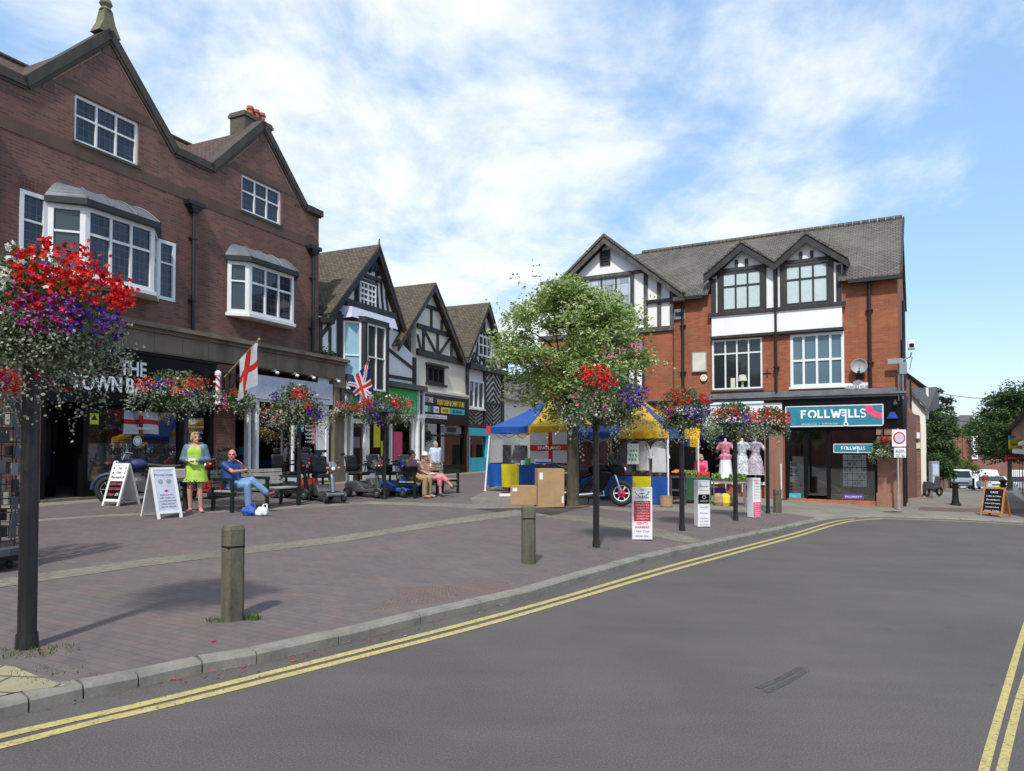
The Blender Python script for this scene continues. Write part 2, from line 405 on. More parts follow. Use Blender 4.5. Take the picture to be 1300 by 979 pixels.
def cloth(name,c,rough=.45,trans=.35,sheen=0):
    m,n,p,out=nt(name); v=coord(n); f=nz(n,v,2.5,5)
    cc=ramp(n,f,[(.3,sc(c,.88)),(.7,sc(c,1.1))]); n.links.new(cc,p.inputs['Base Color']); p.inputs['Roughness'].default_value=rough
    tl=n.nodes.new('ShaderNodeBsdfTranslucent'); n.links.new(cc,tl.inputs[0]); mx=n.nodes.new('ShaderNodeMixShader'); mx.inputs[0].default_value=trans
    n.links.new(p.outputs[0],mx.inputs[1]); n.links.new(tl.outputs[0],mx.inputs[2]); n.links.new(mx.outputs[0],out.inputs[0])
    bump(n,p,nz(n,v,5,3),.35,.05); return m
M['tentB']=cloth('tent_blue',(.025,.12,.48)); M['tentY']=cloth('tent_yellow',(.88,.52,.01)); M['tentYs']=cloth('skirt_yellow',(.85,.72,.03)); M['flagW']=cloth('flag_white',(.75,.76,.78)); M['flagR']=cloth('flag_red',(.68,.03,.02)); M['flagB']=cloth('flag_blue',(.01,.025,.16)); M['wrap']=cloth('white_canvas',(.82,.82,.8))
def clearm():
    m,n,p,out=nt('clear_pvc'); v=coord(n); tr=n.nodes.new('ShaderNodeBsdfTransparent'); tr.inputs[0].default_value=(.86,.86,.86,1)
    p.inputs['Base Color'].default_value=(.55,.55,.56,1); p.inputs['Roughness'].default_value=.12; bump(n,p,nz(n,mapv(n,v,(1,1,.5)),4,5,.7,1.5),1,.08)
    mx=n.nodes.new('ShaderNodeMixShader'); f=nz(n,mapv(n,v,(1.5,1.5,.6)),2.5,5,.7,2)
    n.links.new(ramp(n,f,[(.48,(.04,)*3),(.75,(.32,)*3)]),mx.inputs[0]); n.links.new(tr.outputs[0],mx.inputs[1]); n.links.new(p.outputs[0],mx.inputs[2]); n.links.new(mx.outputs[0],out.inputs[0]); return m
M['clear']=clearm()
def frost():
    m,n,p,out=nt('frosted_film'); tr=n.nodes.new('ShaderNodeBsdfTransparent'); p.inputs['Base Color'].default_value=(.20,.22,.23,1); p.inputs['Roughness'].default_value=.25
    mx=n.nodes.new('ShaderNodeMixShader'); mx.inputs[0].default_value=.8; n.links.new(tr.outputs[0],mx.inputs[1]); n.links.new(p.outputs[0],mx.inputs[2]); n.links.new(mx.outputs[0],out.inputs[0]); return m
M['frost']=frost()
# leaves and flowers
M['lfTree']=leafm('variegated_maple_leaf',[(0,(.10,.19,.03)),(.3,(.20,.31,.06)),(.55,(.38,.47,.15)),(.78,(.66,.70,.42)),(1,(.25,.38,.08))],trans=.4)
M['lfDark']=leafm('dark_tree_leaf',[(0,(.025,.055,.015)),(.5,(.05,.10,.024)),(1,(.09,.16,.04))])
M['lfCon']=leafm('grey_green_leaf',[(0,(.03,.065,.02)),(.5,(.06,.11,.03)),(1,(.10,.16,.05))])
M['lfBush']=leafm('bush_leaf',[(0,(.04,.08,.015)),(.5,(.09,.15,.025)),(1,(.16,.22,.04))])
M['lfBask']=leafm('basket_foliage',[(0,(.03,.07,.02)),(.45,(.07,.13,.035)),(.75,(.15,.2,.09)),(1,(.28,.33,.18))])
M['lfTrail']=leafm('silver_trailing_leaf',[(0,(.09,.12,.06)),(.3,(.22,.27,.16)),(.7,(.34,.38,.26)),(1,(.48,.51,.40))])
M['flR']=leafm('red_geranium',[(0,(.42,.008,.012)),(.5,(.72,.015,.018)),(1,(.85,.06,.05))])
M['flV']=leafm('violet_petunia',[(0,(.04,.01,.14)),(.5,(.12,.03,.34)),(1,(.22,.08,.5))])
M['flM']=leafm('magenta_petunia',[(0,(.18,.005,.12)),(.5,(.42,.015,.22)),(1,(.6,.05,.32))])
M['flW']=leafm('white_blossom',[(0,(.6,.6,.52)),(.5,(.78,.78,.7)),(1,(.72,.72,.45))])
M['flP']=leafm('pink_geranium',[(0,(.72,.12,.25)),(.5,(.85,.25,.35)),(1,(.8,.1,.2))])
M['flO']=leafm('apricot_petunia',[(0,(.7,.14,.06)),(.5,(.8,.3,.16)),(1,(.85,.42,.25))])
M['flY']=leafm('yellow_blossom',[(0,(.6,.62,.15)),(.5,(.7,.7,.3)),(1,(.62,.6,.3))])
def leaf(mb,p,s,d=None,asp=.6,fold=.25):
    n=d or Vector((random.gauss(0,1),random.gauss(0,1),random.gauss(0,1)+.3))
    n=Vector(n).normalized(); a=Vector((random.gauss(0,1),random.gauss(0,1),random.gauss(0,1)))
    t=n.cross(a); t=t.normalized() if t.length>1e-5 else Vector((1,0,0)); b=n.cross(t); p=Vector(p)
    mb.add([p-t*s*.5,p-b*s*asp*.5+n*s*fold*.5,p+t*s*.5,p+b*s*asp*.5+n*s*fold*.5],[(0,1,2),(0,2,3)])
def blossom(mb,p,s,n=None):
    n=Vector(n or (random.gauss(0,1),random.gauss(0,1)-.6,random.gauss(0,1)+.5)).normalized(); a=Vector((random.random(),random.random(),random.random()))
    t=n.cross(a).normalized(); b=n.cross(t); p=Vector(p); vs=[p-n*s*.15]; 
    for k in range(10):
        an=2*math.pi*k/10; r=s*.5*(1 if k%2==0 else .62); vs.append(p+(t*math.cos(an)+b*math.sin(an))*r+n*s*.08*(k%2))
    mb.add(vs,[(0,1+k,1+(k+1)%10) for k in range(10)])
# ---------------------------------------------------------------- camera, world, sun
sce=bpy.context.scene
cd=bpy.data.cameras.new('camera'); cam=bpy.data.objects.new('camera',cd); col.objects.link(cam)
cam.location=(0,0,0); cam.rotation_euler=(R_(90)+PIT,0,0); cd.sensor_width=36; cd.sensor_fit='HORIZONTAL'; cd.lens=F/1300*36
cd.shift_y=(CY-489.5)/1300; cd.clip_start=.05; cd.clip_end=3000; sce.camera=cam
SD=Vector((-.20,-.98,0)).normalized(); EL=R_(50)
sun=bpy.data.lights.new('sun','SUN'); so=bpy.data.objects.new('sun',sun); col.objects.link(so)
sun.energy=2.55; sun.angle=R_(3.0); sun.color=(1,.96,.90)
sv=Vector((SD.x*math.cos(EL),SD.y*math.cos(EL),math.sin(EL))); so.rotation_euler=sv.to_track_quat('Z','Y').to_euler(); so.location=(0,0,30)
w=bpy.data.worlds.new('World'); sce.world=w; w.use_nodes=True; n=w.node_tree; n.nodes.clear()
out=n.nodes.new('ShaderNodeOutputWorld'); sky=n.nodes.new('ShaderNodeTexSky'); sky.sky_type='NISHITA'; sky.sun_disc=False
sky.sun_elevation=EL; sky.sun_rotation=math.atan2(SD.x,SD.y); sky.air_density=1.0; sky.dust_density=.8; sky.ozone_density=2.2
tc=n.nodes.new('ShaderNodeTexCoord'); sep=n.nodes.new('ShaderNodeSeparateXYZ'); n.links.new(tc.outputs['Generated'],sep.inputs[0])
def mth(op,a,b=None,c=None,cl=False):
    x=n.nodes.new('ShaderNodeMath'); x.operation=op; x.use_clamp=cl
    for i,v in enumerate((a,b,c)):
        if v is None: continue
        if hasattr(v,'is_output'): n.links.new(v,x.inputs[i])
        else: x.inputs[i].default_value=v
    return x.outputs[0]
zz=mth('ADD',mth('MAXIMUM',sep.outputs[2],0),.22)
cx=mth('DIVIDE',sep.outputs[0],zz); cy=mth('DIVIDE',sep.outputs[1],zz)
cb=n.nodes.new('ShaderNodeCombineXYZ'); n.links.new(cx,cb.inputs[0]); n.links.new(cy,cb.inputs[1])
n1=nz(n,mapv(n,cb.outputs[0],(1.0,.8,1)),2.3,9,.6,.3); n2=nz(n,cb.outputs[0],6,8,.6,.4)
side=mth('MULTIPLY_ADD',mth('MAXIMUM',mth('ADD',cx,-.25),mth('MULTIPLY',mth('ADD',cx,.55),-.55)),-.20,.055)      # clouds thin out towards the right
mk=mth('ADD',mth('MULTIPLY_ADD',n2,.22,n1),side)
mk=n.nodes.new('ShaderNodeMapRange'); mk.interpolation_type='SMOOTHSTEP'
SKYMK=mk
mk.inputs['From Min'].default_value=.50; mk.inputs['From Max'].default_value=.82; mk.inputs['To Min'].default_value=.10; mk.inputs['To Max'].default_value=.93
n.links.new(mth('ADD',mth('MULTIPLY_ADD',n2,.22,n1),side),mk.inputs['Value'])
b1=n.nodes.new('ShaderNodeBackground'); b1.inputs[1].default_value=.15; n.links.new(sky.outputs[0],b1.inputs[0])
b2=n.nodes.new('ShaderNodeBackground'); b2.inputs[0].default_value=(.93,.965,1,1); b2.inputs[1].default_value=.80
mx=n.nodes.new('ShaderNodeMixShader'); hz=mth('MULTIPLY',mth('POWER',mth('SUBTRACT',1.0,mth('MAXIMUM',sep.outputs[2],0)),9.0),.68)
n.links.new(mth('MAXIMUM',mk.outputs[0],hz),mx.inputs[0]); b3=n.nodes.new('ShaderNodeBackground'); b3.inputs[0].default_value=(.27,.58,1,1); b3.inputs[1].default_value=.78; m3=n.nodes.new('ShaderNodeMixShader'); m3.inputs[0].default_value=.5; n.links.new(b1.outputs[0],m3.inputs[1]); n.links.new(b3.outputs[0],m3.inputs[2]); n.links.new(m3.outputs[0],mx.inputs[1]); n.links.new(b2.outputs[0],mx.inputs[2])
n.links.new(mx.outputs[0],out.inputs[0])
vs_=sce.view_settings; vs_.view_transform='Standard'; vs_.look='None'; vs_.exposure=0.5; vs_.gamma=1; vs_.use_curve_mapping=False
sce.render.engine='CYCLES'
# ================================================================= GROUND
def paving(name,c1,c2,mo,bw,bh,ms,rot=0,gr=.3,gc=(.06,.05,.05),b=.35):
    m=brick(name,c1,c2,mo,bw,bh,ms,grime=gr,gc=gc,b=b,gs=.35)
    return m
def herring():
    m,n,p,_=nt('brick_paving'); uv=coord(n,'UV'); mp=n.nodes.new('ShaderNodeMapping'); mp.inputs['Rotation'].default_value=(0,0,R_(24)); n.links.new(uv,mp.inputs[0])
    t=n.nodes.new('ShaderNodeTexBrick'); t.inputs['Scale'].default_value=1; t.inputs['Brick Width'].default_value=.21; t.inputs['Row Height'].default_value=.105
    t.inputs['Mortar Size'].default_value=.006; t.inputs['Color1'].default_value=(.155,.125,.118,1); t.inputs['Color2'].default_value=(.132,.108,.106,1); t.inputs['Mortar'].default_value=(.108,.092,.084,1)
    n.links.new(mp.outputs[0],t.inputs['Vector'])
    v2=n.nodes.new('ShaderNodeTexVoronoi'); v2.inputs['Scale'].default_value=5.2; n.links.new(mp.outputs[0],v2.inputs['Vector'])
    sp=n.nodes.new('ShaderNodeSeparateColor'); n.links.new(v2.outputs['Color'],sp.inputs[0])
    c=mixc(n,.55,t.outputs['Color'],ramp(n,sp.outputs[0],[(0,(.42,.40,.41)),(.55,(.5,.5,.5)),(1,(.60,.50,.46))]),'OVERLAY')
    big=nz(n,uv,.35,6,.65); c=mixc(n,.5,c,ramp(n,big,[(.3,(.40,.40,.42)),(.55,(.5,.5,.5)),(.75,(.60,.57,.54))]),'OVERLAY')
    vs=n.nodes.new('ShaderNodeTexVoronoi'); vs.inputs['Scale'].default_value=2.1; n.links.new(uv,vs.inputs['Vector'])
    c=mixc(n,ramp(n,vs.outputs['Distance'],[(.0,(.75,)*3),(.03,(.6,)*3),(.045,(0,)*3)]),c,(.07,.06,.06))
    n.links.new(c,p.inputs['Base Color']); p.inputs['Roughness'].default_value=.8
    mm=n.nodes.new('ShaderNodeMath'); mm.operation='SUBTRACT'; mm.inputs[0].default_value=1; n.links.new(t.outputs['Fac'],mm.inputs[1]); bump(n,p,mm.outputs[0],.35,.006); return m
def asphalt():
    m,n,p,_=nt('asphalt'); uv=coord(n,'UV')
    f=nz(n,uv,75,6,.95); g=nz(n,uv,.5,6,.6); s=nz(n,mapv(n,uv,(.35,1.2,1)),1.4,5,.6)
    c=ramp(n,f,[(.25,(.036,.032,.029)),(.5,(.088,.077,.072)),(.70,(.24,.21,.195))])
    c=mixc(n,.8,c,ramp(n,g,[(.3,(.40,)*3),(.7,(.59,)*3)]),'OVERLAY')
    v3=n.nodes.new('ShaderNodeTexVoronoi'); v3.feature='DISTANCE_TO_EDGE'; v3.inputs['Scale'].default_value=.35; mpd=nz(n,uv,1.2,5); mv=n.nodes.new('ShaderNodeVectorMath'); mv.operation='ADD'; n.links.new(uv,mv.inputs[0]); n.links.new(mpd,mv.inputs[1]); n.links.new(mv.outputs[0],v3.inputs['Vector'])
    gate=ramp(n,nz(n,uv,.25,2),[(.62,(0,)*3),(.7,(.25,)*3)]); ln=ramp(n,v3.outputs['Distance'],[(0,(1,)*3),(.006,(0,)*3)]); mlt=mixc(n,1,gate,ln,'MULTIPLY'); c=mixc(n,mlt,c,(.02,.02,.02))
    st=ramp(n,nz(n,uv,1.6,3,.5),[(.66,(0,)*3),(.74,(.35,)*3)]); c=mixc(n,st,c,(.045,.042,.042)); c=mixc(n,.5,c,ramp(n,s,[(.35,(.42,)*3),(.6,(.53,)*3)]),'OVERLAY')
    n.links.new(c,p.inputs['Base Color']); p.inputs['Roughness'].default_value=.85; bump(n,p,f,.35,.006); return m
M['pave']=herring(); M['asph']=asphalt()
M['buff']=paving('buff_setts',(.235,.21,.16),(.19,.17,.135),(.14,.125,.10),.30,.15,.01)
M['slab']=paving('paving_slabs',(.245,.225,.19),(.20,.185,.155),(.155,.14,.12),.6,.45,.008,gr=.4,gc=(.15,.13,.11))
M['slaby']=paving('sandy_slabs',(.36,.31,.19),(.28,.25,.16),(.10,.095,.06),.42,.3,.014,gr=.4,gc=(.17,.16,.10))
M['redpav']=paving('red_brick_paving',(.19,.115,.09),(.15,.095,.08),(.10,.08,.07),.21,.105,.006,gr=.3)
M['kerb']=stain('kerb_stone',(.24,.225,.19),(.14,.135,.115),3,streak=False)
M['yline']=stain('yellow_line_paint',(.50,.41,.14),(.36,.30,.13),9,streak=False,thr=(.4,.75))
_n=M['yline'].node_tree; _p=[x for x in _n.nodes if x.type=='BSDF_PRINCIPLED'][0]; _src=_p.inputs['Base Color'].links[0].from_socket; _w=ramp(_n,nz(_n,coord(_n),38,6,.75),[(.55,(0,)*3),(.62,(.9,)*3)]); _n.links.new(mixc(_n,_w,_src,(.085,.077,.07)),_p.inputs['Base Color'])
M['far']=plain('far_ground',(.12,.12,.10),.9,.2,.3)
def sheet(name,poly,zf,dz,mat,cuts=False,skirt=0,**tg):
    bm=bmesh.new(); vs=[bm.verts.new((p[0],p[1],0)) for p in poly]; f=bm.faces.new(vs)
    bmesh.ops.triangulate(bm,faces=[f])
    xs=[p[0] for p in poly];ys=[p[1] for p in poly]
    pl=[]
    if cuts:
        pl=[((x,0,0),(1,0,0)) for x in (5.5,6,6.6,7.2,8,9,10,11,12,13,14)]+[((0,y,0),(0,1,0)) for y in (0,27,60,100,160)]+[((x,0,0),(1,0,0)) for x in (-40,60)]
        for co,no in pl:
            bmesh.ops.bisect_plane(bm,geom=bm.verts[:]+bm.edges[:]+bm.faces[:],plane_co=co,plane_no=no)
    for v in bm.verts: v.co.z=zf(v.co.x,v.co.y)+dz
    if skirt:
        be=[e for e in bm.edges if e.is_boundary]; r=bmesh.ops.extrude_edge_only(bm,edges=be)
        for v in r['geom']:
            if isinstance(v,bmesh.types.BMVert): v.co.z-=skirt
    bm.faces.ensure_lookup_table()
    for f in bm.faces:
        f.normal_update()
        if f.normal.z<-.1: f.normal_flip()
    m=MB(); m.v=[v.co.copy() for v in bm.verts]; bm.verts.index_update(); m.f=[tuple(v.index for v in f.verts) for f in bm.faces]; m.mi=[0]*len(m.f); bm.free()
    return m.build(name,mat,**tg)
def gp(pts,f=gz): return [G(x,y,f)[:2] for x,y in pts]
ST=dict(kind='structure')
sheet('ground',[(-400,-60),(400,-60),(400,900),(-400,900)],gz,-.25,M['far'],cuts=True,**ST)
KPX=[(37,887),(106,871),(176,857.5),(257,840),(326,829),(430,806),(534,781),(676,749),(729,733),(789,716),(824,706),(850,700),(895,691),(940,681),(988,671.5),(1023,664),(1050,659),(1075,656.3),(1110,655.5),(1150,656.5),(1220,659),(1300,663)]
KP=gp(KPX); d0=Vector(KP[0])-Vector(KP[1])
pre=[tuple(Vector(KP[0])+d0.normalized()*k) for k in (1.2,3.5,8)]
pre=[(p[0]+(0,.15,.5)[i]*-1,p[1]) for i,p in enumerate(pre)]
K=[Vector(p) for p in pre[::-1]+KP+[(18,18.9),(40,17.6),(120,14)]]
road=[(-60,-20),(60,-20),(140,10)]+[tuple(p) for p in [(120,14.6),(40,18.2),(18,19.5)]]+[(p.x-.0,p.y+.12) for p in K[::-1][3:]]+[(-14,2.5),(-60,-2)]
sheet('road',road,rz,0,M['asph'],cuts=True,**ST)
pv=[tuple(p) for p in K]+[(200,16),(200,300),(-200,300),(-60,60),(-60,0)]
def ins(K,o):
    r=[]
    for i,p in enumerate(K):
        d=(K[min(i+1,len(K)-1)]-K[max(i-1,0)]).normalized(); r.append(p+Vector((-d.y,d.x))*o)
    return r
KI=ins(K,.13)
pvp=[tuple(p) for p in KI]+[(200,16),(200,300),(-200,300),(-60,60),(-60,-1)]
sheet('pavement',pvp,gz,0,M['slab'],cuts=True,skirt=.3,**ST)
# the brick-paved square (everything left of the far footway)
sq=[tuple(p) for p in ins(K,.14)[2:20-1]]
edge=gp([(1035,657),(1000,652.5),(960,651),(915,650),(880,652),(850,648.5),(800,650),(765,646)])
sq2=sq[:sq.index(min(sq,key=lambda p:(p[0]-G(1040,660)[0])**2+(p[1]-G(1040,660)[1])**2))]+edge+gp([(745,644),(700,655),(655,655),(600,646),(560,643),(467,640),(300,650),(130,656),(47,662),(-60,668),(-300,690)])+[(-12,4)]
sheet('square_paving',sq2,gz,.004,M['pave'],cuts=True,**ST)
Lf=Fac(G(47,638)[:2],(.45,1)); _c=Vector(G(1150,645)[:2])
Rf=Fac((_c.x,_c.y),(1.86,-1))
def Lp(u,w): p=Lf.P(u,0,w); return (p.x,p.y)
sheet('square_paving_upper',[Lp(-8,.75),Lp(16,.75),Lp(26,.9)]+gp([(598,632),(600,640),(560,638.5),(467,636.5),(300,644.5),(130,653.5),(47,659),(-60,664)]),gz,.004,M['pave'],**ST)
sheet('stone_stripe',gp([(-80,749),(0,736),(183,710.5),(430,681),(495,671.5),(600,655),(655,647.5),(700,655),(655,655.5),(590,664),(495,678),(430,689.5),(183,719.5),(0,746.5),(-80,760)]),gz,.008,M['buff'],**ST)
sheet('stone_stripe_right',gp([(704,654),(760,657),(800,664),(850,675),(892,687),(878,690.5),(850,686),(800,674.5),(750,664.5),(690,657)]),gz,.008,M['buff'],**ST)
sheet('corner_slabs',gp([(-160,846),(0,846),(18,848),(45,859),(84,872)])+[tuple(p) for p in ins(K,.155)[3:0:-1]],gz,.010,M['slaby'],**ST)
sheet('street_paving',[G(1165,648)[:2],G(1290,652)[:2],(21,24),(34,46),(74,100),(100,140),(86,140),(62,100),(27,46),(16,27.4)],gz,.004,M['redpav'],cuts=False,**ST)
# blister paving by the dropped kerb
b=MB(); a0,a1,a2,a3=[Vector(p) for p in gp([(470,775),(655,752),(645,737),(520,745)])]
for i in range(34):
    for j in range(11):
        s,t=(i+.5*(j%2))/34,j/11; p=(a0.lerp(a1,s)).lerp(a3.lerp(a2,s),t); z=gz(p.x,p.y)+.004
        b.lathe([(.020,0),(.016,.004),(.008,.006)],(p.x,p.y,z),6)
b.build('tactile_paving',M['redpav'],**ST)
# kerb stones
b=MB(); acc=0
segs=[(K[i],K[i+1]) for i in range(len(K)-1)]
for (p,q) in segs:
    L=(q-p).length; nn=max(1,round(L/.91)) if L<20 else 30
    d=(q-p).normalized(); nr=Vector((-d.y,d.x))
    for k in range(nn):
        s0=p+d*(L*k/nn+.006); s1=p+d*(L*(k+1)/nn-.006)
        j=random.uniform(-.004,.004); vs=[]
        for zz_,in_ in ((-.3,0),(-.022,0),(0.0,.022),(0.004,.15),(-.3,.15)):
            for pt in (s0,s1):
                q_=pt+nr*in_; vs.append((q_.x,q_.y,gz(q_.x,q_.y)+.006+zz_+j))
        fs=[(0,1,3,2),(2,3,5,4),(4,5,7,6),(6,7,9,8),(0,2,4,6,8),(1,9,7,5,3)]
        b.add(vs,fs)
b.build('kerb',M['kerb'],**ST)
def strip(name,px,wd,mat,zf=rz,dz=.004,smooth=4):
    P=[Vector(p) for p in gp(px,zf)]; m=MB(); vs=[];fs=[]
    Q=[]
    for i in range(len(P)-1):
        p0,p1,p2,p3=P[max(i-1,0)],P[i],P[i+1],P[min(i+2,len(P)-1)]
        for k in range(smooth):
            t=k/smooth; Q.append(.5*((2*p1)+(p2-p0)*t+(2*p0-5*p1+4*p2-p3)*t*t+(3*p1-p0-3*p2+p3)*t**3))
    Q.append(P[-1])
    for i,p in enumerate(Q):
        d=(Q[min(i+1,len(Q)-1)]-Q[max(i-1,0)]).normalized(); nr=Vector((-d.y,d.x))*wd/2
        for s in(-1,1): r=p+nr*s; vs.append((r.x,r.y,zf(r.x,r.y)+dz))
    fs=[(2*i,2*i+2,2*i+3,2*i+1) for i in range(len(Q)-1)]
    m.add(vs,fs); return m.build(name,mat,**ST)
strip('yellow_line',[(-420,1040),(-150,972),(-20,940),(80,917),(201.6,889.5),(430,833),(601,789.5),(720,757),(850,719),(971,687.5),(1020,674),(1058,662.8),(1085,659)],.085,M['yline'])
strip('yellow_line',[(-380,1050),(-120,978),(20,943),(130,915),(238,889.5),(430,841),(602,797),(720,763.5),(850,725),(981,689.5),(1030,675.5),(1068,664.5),(1092,660.5),(1120,659.2)],.085,M['yline'])
strip('yellow_line',[(1090,657.6),(1150,659.5),(1220,662),(1300,666.5),(1420,673)],.09,M['yline'])
strip('yellow_line',[(1385,675),(1335,700),(1318,745),(1300,801),(1274,889),(1250,975),(1230,1060)],.055,M['yline'])
strip('yellow_line',[(1400,676),(1352,700),(1335,760),(1300,870),(1293,893),(1270,985),(1255,1060)],.055,M['yline'])
_q=[Vector(p) for p in gp([(1400,676),(1352,700),(1335,760),(1293,893),(1255,1060)],rz)]; _q=[_q[0]+Vector((2.2,-1.2))]+_q; _o=[p+Vector((.42,-.05)) for p in _q]; _d=(_o[-1]-_o[-2]).normalized(); _o.append(_o[-1]+_d*8)
sheet('far_side_pavement',[tuple(p) for p in _o]+[(60,_o[-1].y-4),(60,_o[0].y)],gz,-.01,M['slab'],skirt=.2,**ST)
m=MB()
for a_,b_ in zip(_o,_o[1:]):
    nr=Vector((.13,.0)); m.add([(a_.x,a_.y,gz(*a_)-.2),(b_.x,b_.y,gz(*b_)-.2),(b_.x,b_.y,gz(*b_)),(a_.x,a_.y,gz(*a_)),(a_.x+.13,a_.y,gz(*a_)),(b_.x+.13,b_.y,gz(*b_))],[(0,1,2,3),(3,2,5,4)])
m.build('kerb',M['kerb'],**ST)
# drain, tyre marks, weeds, petals
M['mark']=plain('tyre_mark',(.066,.060,.058),.7,.4,30)
def blotch(px,wd,z=.003): strip('tyre_mark',px,wd,M['mark'],dz=z)
blotch([(962,874),(990,862),(1018,847)],.05); blotch([(972,879),(1000,866),(1024,851)],.05)
b=MB(); p=G(1130,650); b.M=fr(p,.3); b.box(-.35,.35,-.1,.1,-.002,.007)
b.build('drain_cover',M['iron'],label='long black drain cover in the footway before the estate agent',cat='drain cover')
def weeds(px,py,r,nn,sz=.05):
    m=MB(); c=G(px,py)
    for i in range(nn):
        a=random.random()*6.28; q=r*math.sqrt(random.random()); x,y=c[0]+q*math.cos(a),c[1]+q*math.sin(a)*.6; z=gz(x,y)+.006
        h=sz*random.uniform(.4,1.3); t=Vector((random.gauss(0,.6),random.gauss(0,.6),1)).normalized(); s=Vector((random.gauss(0,1),random.gauss(0,1),0)).normalized()*h*.14
        p=Vector((x,y,z)); m.add([p-s,p+s,p+t*h],[(0,1,2)])
    return m
a=[weeds(278,789,.12,60),weeds(315,786,.14,110,.06),weeds(60,826,.25,110,.035),weeds(32,830,.25,90,.035),weeds(62,858,.35,80,.03),weeds(672,716,.12,30,.03),weeds(760,697,.2,40,.03),weeds(990,668,.5,60,.05),weeds(960,676,.7,90,.05)]
m=MB()
for q in a:
    k=len(m.v); m.v+=q.v; m.f+=[tuple(i+k for i in f) for f in q.f]; m.mi+=q.mi
m.build('weeds',M['lfBush'],kind='stuff',label='small weeds and moss growing in the paving joints and along the kerb',cat='weeds')
m=MB()
for i in range(60):
    px=random.uniform(180,1000); base=[p for p in KPX if p[0]<=px][-1]; nx=[p for p in KPX if p[0]>px][0]
    t=(px-base[0])/(nx[0]-base[0]); py=base[1]+t*(nx[1]-base[1])+random.uniform(9,24)*max(.3,(base[1]-600)/250)
    g=G(px,py,rz); leaf(m,(g[0],g[1],g[2]+.01),random.uniform(.015,.04),Vector((random.gauss(0,.3),random.gauss(0,.3),1)))
for (px,py) in [(270,816),(272,815),(300,838),(268,851),(296,848),(762,738)]:
    g=G(px,py,gz); leaf(m,(g[0],g[1],g[2]+.015),.05,Vector((0,0,1)))
m.build('fallen_petals',M['flR'],kind='stuff',label='scattered red flower petals lying along the gutter',cat='petals')
m=MB()
for i in range(260):
    px=random.uniform(60,1040); base=[p for p in KPX if p[0]<=px][-1]; nx=[p for p in KPX if p[0]>px][0]
    t=(px-base[0])/(nx[0]-base[0]); py=base[1]+t*(nx[1]-base[1])+(7+abs(random.gauss(0,9)))*max(.25,(base[1]-600)/230)
    g=G(px,py,rz); leaf(m,(g[0],g[1],g[2]+.008),random.uniform(.01,.035),Vector((random.gauss(0,.4),random.gauss(0,.4),1)))
M['litter']=leafm('dry_litter',[(0,(.12,.09,.05)),(.6,(.25,.2,.13)),(1,(.4,.37,.3))])
m.build('leaf_litter',M['litter'],kind='stuff',label='dry leaf litter and grit gathered along the kerb',cat='litter')
# ================================================================= generic building bits
def win(par,FM,u0,u1,z0,z1,w=0,cols=3,rows=(.38,),fm='white',gm='glass',fw=.07,bar=.045,d=.07,curt=None,name='window',sill=None,label=None,cfr=(0,1)):
    """frame + pane; rows: fractions from the top"""
    m=MB(FM); m.fb(u0,u1,z1-fw,z1,w-d,w+.015); m.fb(u0,u1,z0,z0+fw,w-d,w+.015)
    m.fb(u0,u0+fw,z0+fw,z1-fw,w-d,w+.015); m.fb(u1-fw,u1,z0+fw,z1-fw,w-d,w+.015)
    iu0,iu1,iz0,iz1=u0+fw,u1-fw,z0+fw,z1-fw
    cs=cols if isinstance(cols,(list,tuple)) else [k/cols for k in range(1,cols)]
    for c in cs: x=iu0+(iu1-iu0)*c; m.fb(x-bar/2,x+bar/2,iz0,iz1,w-d+.008,w+.006)
    for r in rows: z=iz1-(iz1-iz0)*r; m.fb(iu0,iu1,z-bar/2,z+bar/2,w-d+.012,w+.002)
    f=m.build(name,M[fm],par)
    if label: f['label']=label
    g=MB(FM); g.fb(iu0,iu1,iz0,iz1,w-d+.02,w-d+.03); g.build('pane',M[gm],f)
    if curt:
        c=MB(FM); a,bb=cfr; c.fb(iu0+(iu1-iu0)*a,iu0+(iu1-iu0)*bb,iz0,iz1,w-d+.031,w-d+.034); c.build('curtain',M[curt],f)
    if sill:
        s=MB(FM); s.fb(u0-.05,u1+.05,z0-.07,z0,w-.05,w+.09); s.build('sill',M[sill],f)
    return f
def hopper(par,FM,u,z,zb,w=.10,r=.055,hop=True,name='downpipe'):
    m=MB(FM); m.tube([(u,-w,zb),(u,-w,z)],r,10)
    k=zb+.8
    while k<z: m.lathe([(r,0),(r+.02,.01),(r+.02,.07),(r,.08)],(u,-w,k),10); m.fb(u-r*2,u+r*2,k+.02,k+.06,0,w); k+=1.7
    if hop: m.tbox((u,-w),.10,.08,z-.05,z+.12,.2,.12); m.fb(u-.27,u+.27,z+.12,z+.24,0.0,w+.14)
    return m.build(name,M['iron'],par)
def chim(m,u,w,z0,z1,hu,hw,pots=None):
    m.fb(u-hu,u+hu,z0,z1,w-hw,w+hw); m.fb(u-hu-.05,u+hu+.05,z1,z1+.09,w-hw-.05,w+hw+.05); m.fb(u-hu-.02,u+hu+.02,z1+.09,z1+.17,w-hw-.02,w+hw+.02)
def pot(FM,u,w,z,h=.45,r=.12,par=None):
    m=MB(FM); m.lathe([(r*.95,0),(r*.9,h*.7),(r*1.2,h*.75),(r*1.2,h*.85),(r,h*.88),(r,h),(r*.75,h),(r*.75,h*.6)],(u,-w,z),12); return m.build('chimney_pot',M['terra'],par,smooth=False)
